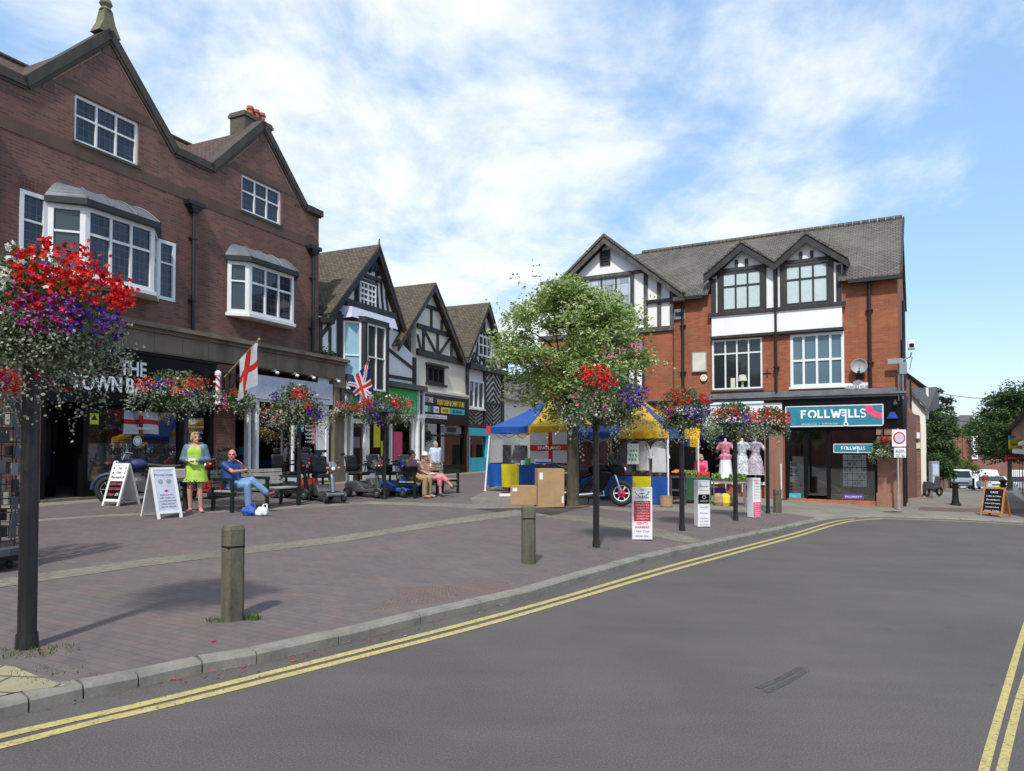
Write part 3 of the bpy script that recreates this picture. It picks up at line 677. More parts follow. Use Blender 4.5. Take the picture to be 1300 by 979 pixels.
def gableroof(m,FM,u0,ua,u1,zl,za,zr,w0,w1,th=.10,ov=0):
    """two slopes of a gable roof running back along -w"""
    for (a,za_,b,zb_) in ((u0,zl,ua,za),(ua,za,u1,zr)):
        d=Vector((b-a,zb_-za_)).normalized(); nn=Vector((-d.y,d.x))*th
        m.prism([(a,za_),(b,zb_),(b,zb_+th*1.05),(a+nn.x,za_+nn.y)] if False else [(a,za_),(b,zb_),(b,zb_+th),(a,za_+th)],w0,w1)
FL=Lf.M; GLB=-2.2
def box_room(par,FM,u0,u1,z0,z1,w0,w1,mat='inter',floor='interL',name='interior'):
    m=MB(FM)
    m.fb(u0,u1,z0,z1,w0-.03,w0); m.fb(u0-.03,u0,z0,z1,w0,w1); m.fb(u1,u1+.03,z0,z1,w0,w1); m.fb(u0,u1,z1,z1+.03,w0,w1); m.fb(u0,u1,z0-.03,z0,w0,w1)
    return m.build(name,M[mat],par)
# ================================================================= LEFT BRICK BUILDING
B=thing('brick_shop_building','dark red brick shop building with two stone coped gables and white bay windows','building',Lf.P(4,-1.2,0))
zt=8.10
outl=[(-7,GLB),(9.3,GLB),(9.3,8.12),(8.62,8.12),(6.65,10.1),(4.68,8.02),(3.48,8.02),(1.53,10.15),(-.42,8.02),(-7,8.02)]
holes=[(.05,4.70,-2.0,2.48),(5.54,9.28,-2.0,2.48),(.70,2.37,7.19,8.30),(5.81,7.48,7.16,8.25),(-.45,.12,3.95,5.62),(2.95,3.50,3.95,5.55),(.22,2.88,4.05,5.6),(5.40,7.95,4.1,5.6)]
m=MB(FL); m.wall(outl,holes,-.32,0); m.fb(8.98,9.3,GLB,8.1,-6,-.32); m.fb(-7,-6.7,GLB,8.0,-8,-.32); m.fb(-7,9.3,GLB,7.9,-8.3,-8)
m.build('wall',M['brickL'],B)
m=MB(FL)   # roofs
m.add([(-7,.2,7.95),(9.2,.2,7.95),(9.2,3.4,10.1),(-7,3.4,10.1),(-7,8,7.9),(9.2,8,7.9)],[(0,1,2,3),(3,2,5,4)])
m.add([(9.2,.2,7.95),(9.2,8,7.9),(9.2,3.4,10.1)],[(0,1,2)])
for a,b_,c,z in ((-.5,1.53,3.55,10.05),(4.6,6.65,8.7,10.0)):
    m.add([(a,.05,7.95),(b_,.05,z),(c,.05,7.95),(a,.3,7.95),(b_,3.35,z),(c,.3,7.95)],[(0,1,4,3),(1,2,5,4)])
m.build('roof',M['tileL'],B)
m=MB(FL); 
for k in range(60):
    u=-7+k*.28
    m.tube([(u,3.4,10.12),(u+.27,3.4,10.12)],.10,8)
m.build('ridge_tiles',M['tileL'],B)
# copings
m=MB(FL)
pth=[(-7,8.02),(-.42,8.02),(1.53,10.15),(3.48,8.02),(4.68,8.02),(6.65,10.1),(8.62,8.12),(9.36,8.12)]
for a,b_ in zip(pth,pth[1:]):
    a=Vector(a);b_=Vector(b_);d=(b_-a).normalized();nn=Vector((-d.y,d.x))
    m.prism([tuple(a-nn*.10-d*.05),tuple(b_-nn*.10+d*.05),tuple(b_+nn*.10+d*.03),tuple(a+nn*.10-d*.03)],-.36,.07)
    m.prism([tuple(a-nn*.17-d*.02),tuple(b_-nn*.17+d*.02),tuple(b_-nn*.103+d*.02),tuple(a-nn*.103-d*.02)],0.0,.04)
m.fb(8.66,9.40,8.0,8.20,-.4,.12)
m.build('coping',M['coping'],B)
m=MB(FL); m.tbox((1.53,.14),.28,.18,10.12,10.42,.15,.15); m.tbox((1.53,.14),.15,.15,10.42,10.72,.11,.11); m.lathe([(.11,0),(.15,.04),(.11,.08),(.10,.12),(.15,.2),(.12,.29),(.04,.33)],(1.53,.14,10.70),10)
m.build('finial',M['finial'],B)
# bands
m=MB(FL)
m.fb(-7,9.3,6.82,7.12,.0,.012)
m.fb(-7,-1.5,8.32-.9,8.32-.7,0,.01)
m.fb(.02,3.06,8.32,8.56,.0,.014); m.fb(5.10,8.16,8.28,8.50,.0,.014)
m.fb(-.05,.22,8.05,8.32,0,.013); m.fb(2.9,3.15,8.05,8.32,0,.013); m.fb(5.0,5.28,8.02,8.28,0,.013); m.fb(8.05,8.35,8.02,8.28,0,.013)
m.fb(1.35,1.72,9.6,9.8,0,.012); m.fb(6.5,6.8,9.55,9.75,0,.012)
m.build('stone_band',M['stoneB'],B)
m=MB(FL)
for ax,az,du in ((1.53,10.15,1.95),(6.65,10.1,1.97)):
    for sg in(-1,1):
        s=(az-8.05)/du
        m.beam((ax+sg*.22,az-.22*s-.34),(ax+sg*1.35,az-1.35*s-.34),.03,0,.018)
m.build('brick_moulding',plain('pale_brick_edge',(.26,.15,.11),.8),B)
# soldier arch over first window and flowerless vents
win(B,FL,.70,2.37,7.19,8.30,-.06,3,(.42,),gm='glassL',sill='coping')
win(B,FL,5.81,7.48,7.16,8.25,-.06,3,(.42,),gm='glassL',sill='coping')
# ------- bays
def bay(u0,u1,z0,z1,pr,cant,cols,flat=None,gm='glassL'):
    """canted bay: three framed faces, lead roof"""
    ub0,ub1=u0+cant,u1-cant
    bt=B
    # front
    win(bt,FL,ub0,ub1,z0,z1,pr,cols,(.36,),gm=gm,fw=.10,bar=.06)
    for (a,b_) in (((u0,0),(ub0,pr)),((ub1,pr),(u1,0))):
        pa=Lf.P(a[0],0,a[1]);pb=Lf.P(b_[0],0,b_[1]); f=Fac((pa.x,pa.y),(pb.x-pa.x,pb.y-pa.y)); L=(pb-pa).length
        win(bt,f.M,0.0,L,z0,z1,0,1,(.36,),gm='glassLt',fw=.11)
    m=MB(FL); pl=[(u0-.06,0),(ub0-.04,pr+.07),(ub1+.04,pr+.07),(u1+.06,0)]
    m.prismz([(p[0],-p[1]) for p in pl],z0-.09,z0); m.build('sill',M['white'],bt)
    m=MB(FL)
    pl=[(u0-.12,0),(ub0-.08,pr+.16),(ub1+.08,pr+.16),(u1+.12,0)]
    m.prismz([(p[0],-p[1]) for p in pl],z1,z1+.14)
    m.build('gutter',M['iron'],bt)
    m=MB(FL)  # curved lead roof
    rings=[]
    for k in range(7):
        t=k/6; s=1-.55*(1-math.cos(t*math.pi/2)); h=.40*math.sin(t*math.pi/2)
        pp=pr*(1-t*.97)
        rings.append([(u0-.1+t*.35,0.0,z1+.14+h),(ub0-.06+t*.25,-(pp+.12*(1-t)),z1+.14+h),(ub1+.06-t*.25,-(pp+.12*(1-t)),z1+.14+h),(u1+.1-t*.35,0.0,z1+.14+h)])
    vs=[p for r in rings for p in r]; fs=[]
    for k in range(6):
        for j in range(3): fs.append((k*4+j,k*4+j+1,k*4+j+5,k*4+j+4))
    fs.append((24,25,26,27)); m.add(vs,fs)
    nr=max(2,int((ub1-ub0)/.55))
    for j in range(nr+1):
        t=j/nr; pts=[]
        for r in rings: a=Vector(r[1]);b_=Vector(r[2]); pts.append(a.lerp(b_,t)+Vector((0,-.012,.012)))
        m.tube(pts,.02,6)
    for j in (1,2): 
        pass
    m.build('lead_roof',M['lead'],bt)
    # stone/brick lintel behind
    return bt
bay(.13,2.95,3.95,5.55,.52,.52,3)
bay(5.30,8.02,4.0,5.52,.42,.42,3)
win(B,FL,-.48,.12,3.95,5.66,-.0,1,(.36,),gm='glassL',fw=.09)
win(B,FL,2.96,3.51,3.95,5.52,-.0,1,(.36,),gm='glassL',fw=.09)
m=MB(FL)
for k in range(12): m.fb(-.5+k*.078,-.5+k*.078+.062,5.67,5.93,0,.006)
m.build('window_arch',M['brickP'],B)
# pipes: recessed hopper arch + pipe
hopper(B,FL,4.02,6.55,3.25); hopper(B,FL,8.92,6.62,3.25); hopper(B,FL,-1.35,6.6,3.25)
m=MB(FL)
for u,z in ((4.02,6.86),(8.92,6.92),(-1.35,6.9)):
    m.prism([(u-.17,z),(u+.17,z)]+[(u+.17*math.cos(a),z+.17*math.sin(a)+.02) for a in [R_(k*20) for k in range(10)]],.002,.006)
m.build('overflow_arch',M['gloss'],B)
m=MB(FL)
for u,z in ((4.02,6.86),(8.92,6.92)):
    for k in range(9):
        a0,a1=R_(k*20+1),R_(k*20+19); m.prism([(u+.18*math.cos(a0),z+.02+.18*math.sin(a0)),(u+.34*math.cos(a0),z+.02+.34*math.sin(a0)),(u+.34*math.cos(a1),z+.02+.34*math.sin(a1)),(u+.18*math.cos(a1),z+.02+.18*math.sin(a1))],.0,.008)
m.build('arch_bricks',M['stoneB'],B)
# chimney
cu,cz_=Lf.uz(319,152,-1.9); m=MB(FL); chim(m,cu,-1.9,8.8,cz_-.17,.62,.32); m.build('chimney',brick('chimney_brick',(.16,.12,.075),(.11,.085,.06),(.09,.08,.06),grime=.3),B); ch=[o for o in bpy.data.objects if o.name=='chimney'][0]
for k in range(3): pot(FL,cu-.05+k*.27,-1.9+.0,cz_,.42,.11,ch)
# stone shop front frame
m=MB(FL)
m.fb(-7,10.56,2.50,3.02,-.3,.16); m.fb(-7,10.60,3.02,3.12,-.3,.22); m.fb(-7,10.64,3.12,3.22,-.3,.34); m.prism([(-7,3.22),(10.6,3.22),(10.6,3.30),(-7,3.30)],-.3,.10)
for k in range(20): m.fb(-6.8+k*.87,-6.8+k*.87+.84,2.53,2.99,.16,.168)
m.build('stone_cornice',M['stone'],B)
m=MB(FL); m.fb(10.03,10.56,GLB,2.50,-.3,.15); m.fb(10.0,10.6,2.2,2.5,.15,.19); m.fb(10.0,10.6,GLB,-.55,.15,.19); m.build('stone_pier',M['stone'],B)
m=MB(FL); m.fb(4.73,5.54,GLB,2.46,-.05,.12); m.fb(-7,-.02,GLB,2.46,-.05,.12); m.build('brick_pier',M['brickP'],B)
m=MB(FL)
for u0,u1 in ((0,4.73),(5.54,10.03)): m.fb(u0,u1,-1.4,-1.08 if u0<1 else -1.02,-.2,.16)
m.build('doorstep',M['stone'],B)
# barber shop front
S=B
m=MB(FL)
m.prism([(-.02,2.40),(4.75,2.40),(4.75,1.16),(-.02,1.16)],-.1,.20)
m.build('barber_fascia',M['gloss'],B); FA=[o for o in bpy.data.objects if o.name=='barber_fascia'][0]
m=MB(FL); m.fb(-.04,4.77,2.40,2.47,-.1,.26); m.fb(-.04,4.77,1.10,1.16,-.1,.24); m.build('fascia_trim',M['gloss'],FA)
def fz(px,py,w): return Lf.uz(px,py,w)
(a,za),(b_,zb)=fz(152,473,.2),fz(186,475,.2)
text('THE',M['letter'],FA,FL,(a+b_)/2,za-.04,.36,.205,b_-a,bold=.03)
(a,za),(b_,zb)=fz(91,500,.2),fz(155,500,.2)
text('TOWN',M['letter'],FA,FL,(a+b_)/2,1.42,.36,.205,b_-a,bold=.035)
a,_=fz(159,500,.2); text('BARBERS',M['letter'],FA,FL,a+.0,1.42,.36,.205,1.75,bold=.035,align='LEFT')
# barber shop front frame, glass
m=MB(FL)
m.fb(.0,.10,-1.2,1.12,-.25,.10); m.fb(.98,1.10,-1.2,1.12,-.25,.08); m.fb(3.62,3.86,-1.2,1.12,-.25,.08); m.fb(4.58,4.73,-1.2,1.12,-.25,.14)
m.fb(1.08,3.64,-1.2,-.72,-.2,.09); m.fb(3.84,4.6,-1.2,-.72,-.2,.09); m.fb(1.05,3.66,.99,1.12,-.2,.08); m.fb(3.84,4.6,.99,1.12,-.2,.08)
m.fb(1.2,3.5,-1.1,-.82,.09,.10)
m.build('shop_front',M['gloss'],B); SF=[o for o in bpy.data.objects if o.name=='shop_front'][0]
m=MB(FL); m.fb(1.10,3.62,-.72,.99,.02,.03); m.fb(3.86,4.58,-.72,.99,.02,.03); m.build('pane',M['shopg'],SF)
m=MB(FL); m.fb(1.12,3.60,-.70,.18,.005,.012); m.build('frosted_film',M['frost'],SF)
m=MB(FL); m.fb(.12,.22,-1.15,1.1,-.9,-.84); m.fb(.86,.96,-1.15,1.1,-.9,-.84); m.fb(.22,.86,-1.15,-.6,-.9,-.84); m.fb(.22,.86,1.0,1.1,-.9,-.84)
D=m.build('door',M['gloss'],B); m=MB(FL); m.fb(.24,.84,-.6,1.0,-.88,-.87); m.build('pane',M['glass'],D); m=MB(FL); m.ell((.86,.8,-.05),.04); m.build('handle',M['chrome'],D)
box_room(B,FL,.02,4.70,-1.2,1.2,-3.2,-.26)
text('Piercing Lounge',M['letterk'],SF,FL,2.55,-.10,.26,.035,2.0,bold=.01)
m=MB(FL)
for k in range(6): m.beam((1.9+k*.2,.24+.03*(k%2)),(2.1+k*.2,.24+.03*((k+1)%2)),.022,.034,.038)
m.build('scroll_mark',M['letterk'],SF)
for k,s in enumerate(['TATTOO & PIERCING','STUDIO OPEN DAILY']): text(s,M['letterk'],SF,FL,1.75,-.38-.1*k,.055,.035,.75)
for k,s in enumerate(['HAIR CUTS','STYLING','WET SHAVES','SKIN FADES','BEARD TRIM','STUDENTS']): text(s,M['letter'],SF,FL,4.22,.62-.15*k,.055,.035,.50-.06*(k%3))
# sticker, open sign, roundel
m=MB(FL); m.fb(1.16,1.38,.62,.88,.034,.04); st=m.build('warning_sticker',M['yellowp'],SF); m=MB(FL); m.prism([(1.19,.72),(1.35,.72),(1.27,.86)],.04,.043); m.build('warning_triangle',M['letterk'],st)
m=MB(FL); m.fb(3.20,3.52,.60,.80,.0,.02); st=m.build('open_sign',M['blue'],SF); text('OPEN',M['letterr'],st,FL,3.36,.65,.10,.025,.26,bold=.02)
m=MB(FL); m.lathe([(.12,0),(.12,.008)],(2.42,-.044,.24),20,'y'); st=m.build('round_badge',M['letter'],SF); m=MB(FL); m.torus((2.42,-.046,.24),.09,.006,'y'); m.build('badge_ring',M['letterk'],st)
# flag inside the barber window
def cross_flag(name,label,FM,u0,u1,z0,z1,w,group=None,words=None,nx=18,nzz=10,cw=.2,amp=.02,par=None):
    m=MB(FM); cx_,cz=.5,.5
    for i in range(nx):
        for j in range(nzz):
            s0,s1,t0,t1=i/nx,(i+1)/nx,j/nzz,(j+1)/nzz
            sm,tm=(s0+s1)/2,(t0+t1)/2
            r=abs(sm-cx_)*(u1-u0)<cw*.5*(z1-z0) or abs(tm-cz)<cw*.5
            m.cur=1 if r else 0
            f=lambda s,t:(u0+(u1-u0)*s,-w-amp*math.sin(s*9+t*2),z0+(z1-z0)*t-.012*math.sin(s*7))
            m.add([f(s0,t0),f(s1,t0),f(s1,t1),f(s0,t1)],[(0,1,2,3)])
    o=m.build(name,[M['flagW'],M['flagR']],par,smooth=True)
    if label: tag(o,label,'flag',group)
    return o
fg=cross_flag('flag','white flag with a red cross and curved lettering hung in the barber window','',0,1,0,1,0) if False else cross_flag('flag','white flag with a red cross and lettering hung in the barber window',FL,2.02,3.02,.42,1.02,.045,cw=.19)
text('THE',M['letter'],fg,FL,2.56,.88,.07,.075,.22,bold=.02); text('TOWN BARBERS',M['letter'],fg,FL,2.54,.52,.07,.075,.62,bold=.02)
# barber pole
bp=thing('barber_pole','red and white striped barber pole at the right end of the black barber sign','barber pole',Lf.P(4.66,1.3,.32))
m=MB(FL); u=4.66;w_=.36
m.lathe([(.075,0),(.085,.05),(.06,.08)],(u,-w_,1.28),12); m.lathe([(.06,0),(.085,.03),(.09,.10),(.05,.16),(.01,.18)],(u,-w_,2.06),12); m.fb(u-.02,u+.02,1.5,1.54,.2,w_); m.fb(u-.02,u+.02,1.9,1.94,.2,w_)
m.build('pole_cap',M['whiteg'],bp)
m=MB(FL); NN=20;H=26
for i in range(H):
    for k in range(NN):
        a0,a1=2*math.pi*k/NN,2*math.pi*(k+1)/NN; z0,z1=1.36+.70*i/H,1.36+.70*(i+1)/H
        m.cur=1 if ((k/NN*2+i/H*3.5)%1)<.45 else 0
        m.add([(u+.062*math.cos(a0),-w_+.062*math.sin(a0),z0),(u+.062*math.cos(a1),-w_+.062*math.sin(a1),z0),(u+.062*math.cos(a1),-w_+.062*math.sin(a1),z1),(u+.062*math.cos(a0),-w_+.062*math.sin(a0),z1)],[(0,1,2,3)])
m.build('striped_cylinder',[M['letter'],M['letterr']],bp)
# key box on pier
m=MB(FL); m.fb(-.42,-.18,.02,.36,.12,.2); m.build('meter_box',M['grey'],B)
# second shop (pale fascia)
m=MB(FL); m.fb(5.98,9.98,1.58,2.30,.0,.10); m.build('pale_fascia',M['lilac'],B); FB=[o for o in bpy.data.objects if o.name=='pale_fascia'][0]
text('Serenity',M['letterg'],FB,FL,8.3,1.98,.13,.105,.6,shear=.3) if False else None
m=MB(FL)
for k in range(7): m.beam((7.9+k*.08,1.98+.05*(k%2)),(7.98+k*.08,1.98+.05*((k+1)%2)),.014,.10,.106)
for k in range(9): m.fb(9.0+k*.09,9.07+k*.09,1.74,1.77,.10,.106)
m.build('script_mark',M['letterg'],FB)
m=MB(FL)
for a in (6.12,6.44): m.fb(a,a+.10,-1.15,1.58,-.12,.06)
m.fb(6.12,6.54,1.45,1.58,-.12,.06)
for a in (8.05,9.72): m.fb(a,a+.07 if a<9 else a+.13,-1.15,1.58,-.08,.04)
m.fb(6.5,9.8,-1.15,-.78,-.1,.05); m.fb(6.5,9.8,1.50,1.58,-.08,.04)
SB=m.build('white_shop_frame',M['whiteg'],B)
m=MB(FL); m.fb(6.54,9.74,-.78,1.5,-.03,-.02); m.build('pane',M['shopg'],SB)
box_room(B,FL,5.56,9.98,-1.15,1.58,-3.6,-.3)
m=MB(FL); m.fb(5.60,6.10,-1.1,1.5,-.9,-.85); D=m.build('door',M['gloss'],B)
m=MB(FL); m.fb(9.02,9.62,.22,1.12,-.018,-.012); ps=m.build('poster',M['palepink'],SB); m=MB(FL); m.fb(9.25,9.66,-.1,1.0,-.011,-.006); m.build('notice',M['letter'],SB)
m=MB(FL); m.fb(8.28,8.62,.62,.86,-.018,-.01); q=m.build('window_sign',M['cyan'],SB); text('Open',M['letter'],q,FL,8.45,.68,.1,-.008,.26)
for k,s in enumerate(['INDEPENDENT','MOBILITY','SCOOTERS','CHAIRS & BEDS','HIRE']): text(s,M['letter'],SB,FL,8.95,.78-.13*k,.06,-.008,.5-.07*(k%2))
# goods in the window
ac=thing('armchair','beige upholstered armchair displayed in the mobility shop window','armchair',Lf.P(9.1,-.75,-.9))
m=MB(FL); m.fb(8.7,9.5,-.78,-.35,-1.3,-.6); m.build('seat',M['tan'],ac,bevel=.06)
m=MB(FL); m.prism([(8.74,-.4),(9.46,-.4),(9.42,.25),(8.78,.25)],-1.5,-1.25); m.build('backrest',M['bag'],ac,bevel=.08)
for s in(8.58,9.44): m=MB(FL); m.fb(s,s+.17,-.78,-.12,-1.3,-.62); m.build('armrest',M['tan'],ac,bevel=.06)
M['beige']=plain('beige_upholstery',(.34,.31,.22),.8,.15)
for c in ac.children: c.data.materials[0]=M['beige']
tr=thing('trolley','pale green metal trolley displayed in the mobility shop window','trolley',Lf.P(7.45,-.75,-.8))
m=MB(FL)
for u in(7.2,7.75):
    for w_ in(-.6,-.9): m.fb(u,u+.03,-.78,.02,w_-.03,w_)
m.build('frame',M['olive'],tr)
for z in(-.45,0): m=MB(FL); m.fb(7.18,7.8,z,z+.03,-.95,-.55); m.build('shelf',M['olive'],tr)
for i,(u,z,c,l) in enumerate([(6.72,-.72,'cyan','blue storage box at the bottom of the window stack'),(6.72,-.42,'blue','dark blue storage box in the middle of the window stack'),(6.72,-.14,'cyan','small light blue box on top of the window stack')]):
    m=MB(FL); m.fb(u-.04,u+.36,z,z+.26,-.9,-.5); m.build('storage_box',M[c],bevel=.01,label=l,cat='box')
m=MB(FL); m.fb(7.1,7.95,-.78,-.60,-.45,-.2); m.build('display_mat',M['red'],bevel=.02,label='red folded display item on the mobility shop window floor',cat='display item')
# small lights on the stone fascia
for u in (7.0,7.9,8.7,10.0):
    q=thing('spotlight','small spotlight on the stone cornice above the pale shop sign','spotlight',Lf.P(u,2.42,.3),'spotlights along the cornice')
    m=MB(FL); m.fb(u-.02,u+.02,2.44,2.50,.1,.3); m.build('bracket',M['grey'],q); m=MB(FL); m.ell((u,-.34,2.40),(.06,.06,.05)); m.build('lamp_head',M['letter'],q)
m=MB(FL)
for i in range(160): leaf(m,(random.gauss(9.7,.25),-random.uniform(-.1,.2),3.3+abs(random.gauss(0,.12))),.09)
m.build('cornice_weeds',M['lfCon'],kind='stuff',label='dry weeds growing on top of the stone cornice',cat='weeds')
# cornice-side plants end
# ================================================================= TIMBER HOUSES
def barge(m,ua,za,ul,zl,ur,zr,t,w0,w1):
    m.prism([(ua,za),(ur,zr),(ur,zr-t*1.3),(ua,za-t*1.5)],w0,w1); m.prism([(ua,za),(ul,zl),(ul,zl-t*1.3),(ua,za-t*1.5)],w0,w1)
def troof(m,ua,za,ul,zl,ur,zr,w0,w1,th=.09):
    m.prism([(ua,za),(ur,zr),(ur+.03,zr+th*.7),(ua,za+th*1.3)],w0,w1); m.prism([(ua,za),(ul,zl),(ul-.03,zl+th*.7),(ua,za+th*1.3)],w0,w1)
# --- H1
H1=thing('timber_framed_shop','black and white timber framed shop with steep tiled gable and green sign','building',Lf.P(12.5,-1.1,0))
w1=.30
ua,za=Lf.uz(482,314,w1); ul,zl=Lf.uz(420,400,w1); ur,zr=Lf.uz(520,434,w1)
print('H1',ua,za,ul,zl,ur,zr)
A1=(12.62,za); ul=ul; 
troof(m:=MB(FL),ua,za,ul-.05,zl,ur,zr,-5.5,w1+.03)
m.build('roof',M['tileB'],H1)
m=MB(FL); barge(m,ua,za,ul,zl,ur,zr,.20,w1-.06,w1); m.tube([(ua,-w1+.02,za-.1),(ua,-w1+.02,za+.32)],[.06,.02],8); m.build('bargeboard',M['black'],H1)
m=MB(FL); m.wall([(9.32,GLB),(15.55,GLB),(15.55,3.9),(ur-.15,zr-.05),(ua,za-.12),(ul+.1,zl-.05),(9.32,4.6)],[(9.9,15.5,-2.0,2.45)],-.25,0); m.fb(15.3,15.55,GLB,3.9,-5.5,-.25); m.fb(9.32,9.5,3,4.6,-5.5,-.25)
m.build('wall',M['render'],H1)
m=MB(FL)   # side eave left: roof overhang gutter
m.fb(9.32,ul+.25,zl-.28,zl-.10,-.3,w1-.02); m.build('eave_board',M['black'],H1)
# gable framing
m=MB(FL); zb_=4.62+.55
zcol=Lf.uz(450,388,.2)[1]
def lim(z,s_): return ua+s_*(za-.42-z)*((ur-ua)/(za-zr) if s_>0 else (ua-ul)/(za-zl))
m.fb(lim(zcol+.05,-1),lim(zcol+.05,1),zcol-.08,zcol+.18,.0,.24)
m.fb(lim(za-1.15,-1),lim(za-1.15,1),za-1.25,za-1.12,.0,.14)
wu0,wz1=Lf.uz(458,356,.22); wu1,wz0=Lf.uz(478,394,.22)
m.fb(wu0-.09,wu0,zcol+.18,wz1+.1,.0,.16); m.fb(wu1,wu1+.09,zcol+.18,wz1+.1,.0,.16); m.fb(wu0-.14,wu1+.14,wz1,wz1+.12,.0,.2)
for sg,u0 in ((-1,wu0-.14),(1,wu1+.14)):
    for k in range(4):
        ub=u0+sg*(.26+k*.34); top=za-.5-(abs(ub-ua))*1.15
        if top<zcol+.45: continue
        ps=[(ub-sg*.12*math.sin(t*math.pi/2)*1.4,zcol+.18+(max(.2,top-zcol))*t) for t in (0,.35,.7,1)]
        for p,q in zip(ps,ps[1:]): m.beam(p,q,.085,.0,.05)
m.beam((ua-.3,za-1.0),(ua,za-.5),.09,0,.15); m.beam((ua+.3,za-1.0),(ua,za-.5),.09,0,.15); m.fb(ua-.05,ua+.05,za-.9,za-.3,0,.16)
m.build('gable_timbers',M['black'],H1)
win(H1,FL,wu0,wu1,wz0+.04,wz1,.20,2,(.25,.5,.75),fw=.05,bar=.07,d=.08); 
m=MB(FL); 
for c in(.25,.75): x=wu0+(wu1-wu0)*c; m.fb(x-.012,x+.012,wz0+.08,wz1-.05,.17,.205)
m.build('glazing_bars',M['white'],H1)
# coved white cornice below the tie beam
zc0=Lf.uz(470,405,.5)[1]
m=MB(FL); u0c,u1c=10.5,ur-1.15
m.add([(u0c,-.02,zc0-.12),(u1c,-.02,zc0-.12),(u1c-.1,-.02,zcol-.08),(u0c,-.02,zcol-.08),(u0c,-.50,zc0-.1),(u1c,-.50,zc0-.1),(u1c,-.34,zcol-.1),(u0c+.2,-.34,zcol-.1)],[(4,5,6,7),(0,4,7,3),(5,1,2,6)])
m.build('coved_cornice',M['lilac'],H1)
# oriel: canted bay
oz0,oz1=Lf.uz(480,497,.55)[1],Lf.uz(480,414,.55)[1]
def canted(par,u0,ua_,ub_,u1,pr,z0,z1):
    segs=[((u0,0),(ua_,pr),'curtB'),((ua_,pr),(ub_,pr),None),((ub_,pr),(u1,0),None)]
    for (a,b2,cu) in segs:
        pa=Lf.P(a[0],0,a[1]);pb=Lf.P(b2[0],0,b2[1]); f=Fac((pa.x,pa.y),(pb.x-pa.x,pb.y-pa.y)); L=(pb-pa).length
        mm=MB(f.M); mm.fb(0,.13,z0-.1,z1+.1,-.12,.03); mm.fb(L-.13,L,z0-.1,z1+.1,-.12,.03); mm.build('corner_post',M['black'],par)
        win(par,f.M,.13,L-.13,z0,z1,0,1 if cu else 2,(.5,),fw=.07,bar=.05,curt=cu,gm='glassB' if cu else 'glassLt',label='window with a light blue curtain' if cu else None)
    mm=MB(FL); pl=[(u0-.05,.0),(ua_-.03,pr+.06),(ub_+.03,pr+.06),(u1+.05,0)]
    mm.prismz([(p[0],-p[1]) for p in pl],z1+.0,z1+.2); mm.prismz([(p[0],-p[1]) for p in pl],z0-.14,z0-.0); mm.build('oriel_frame',M['black'],par)
oua=Lf.uz(463,450,.6)[0]; oub=Lf.uz(492,450,.6)[0]; ou0=oua-.68
canted(H1,ou0,oua,oub,oub+.75,.6,oz0,oz1)
m=MB(FL)
L0=9.4;
for a,b2,t in (((9.4,zl-.1),(9.4,2.6),.16),((ou0-.08,oz1+.2),(ou0-.08,2.6),.16),((9.4,3.9),(ou0-.05,4.9),.13),((9.9,2.7),(9.9,4.3),.12),((9.4,3.35),(ou0,3.35),.13),
               ((oub+.85,oz1+.2),(oub+.85,2.6),.14),((15.4,3.9),(15.4,2.6),.26),((oub+.9,4.0),(15.35,3.4),.12),((oub+.9,2.95),(15.4,2.95),.12),((9.4,2.66),(15.5,2.66),.14),((9.35,oz1+.25),(ur-.3,oz1+.25),.16)):
    m.beam(a,b2,t,.0,.05)
m.build('wall_timbers',M['black'],H1)
# shop front of H1: lead canopy, green fascia
m=MB(FL); m.prism([(10.62,2.50),(15.9,2.50),(15.9,2.66),(10.62,2.66)],.0,.38); m.fb(10.62,15.95,2.66,2.72,0,.30); m.build('canopy',M['dgrey'],H1)
gu0=Lf.uz(449,490,.18)[0]; gu1=15.35
m=MB(FL); m.fb(gu0,gu1,1.52,2.48,.0,.18); GF=m.build('green_fascia',M['greens'],H1)
text('Sales Ltd',M['letter'],GF,FL,14.05,1.95,.30,.185,1.35,align='CENTER',shear=.2); text('Mobility',M['letter'],GF,FL,12.3,1.95,.30,.185,1.2,shear=.2)
m=MB(FL)
m.fb(10.6,10.72,-1.1,2.5,-.1,.16); m.fb(10.95,11.1,-1.1,2.5,-.1,.14)
du0=Lf.uz(444,560,.05)[0];du1=Lf.uz(469,560,.05)[0]
m.fb(du0,du0+.1,-1.1,1.0,-.1,.06); m.fb(du1-.32,du1,-1.1,1.0,-.1,.06); m.fb(du0,du1,1.0,1.16,-.1,.10)
m.fb(gu0,gu1,1.42,1.52,-.1,.12); 
c1=Lf.uz(497,560,.05)[0]; c2=Lf.uz(525,560,.05)[0]
for c in (c1,c2): m.fb(c-.06,c+.06,-1.1,1.42,-.06,.06)
m.fb(du1,c2,-1.1,-.55,-.06,.05)
for c,s in ((du1,1),(c1,-1),(c1,1),(c2,-1)):
    for k in range(5):
        a=R_(k*18); b2=R_((k+1)*18); r=.42
        m.prism([(c+s*.05,1.42),(c+s*(.05+r*(1-math.sin(a))),1.42-r*(1-math.cos(a))*1.0),(c+s*(.05+r*(1-math.sin(b2))),1.42-r*(1-math.cos(b2))),(c+s*.05,1.42-r)],-.0,.03)
m.build('white_shop_frame',M['white'],H1); 
W1=[o for o in bpy.data.objects if o.name.startswith('white_shop_frame') and o.parent==H1][0]
m=MB(FL); m.fb(du1,c2,-.55,1.42,-.03,-.02); m.build('pane',M['shopg'],W1)
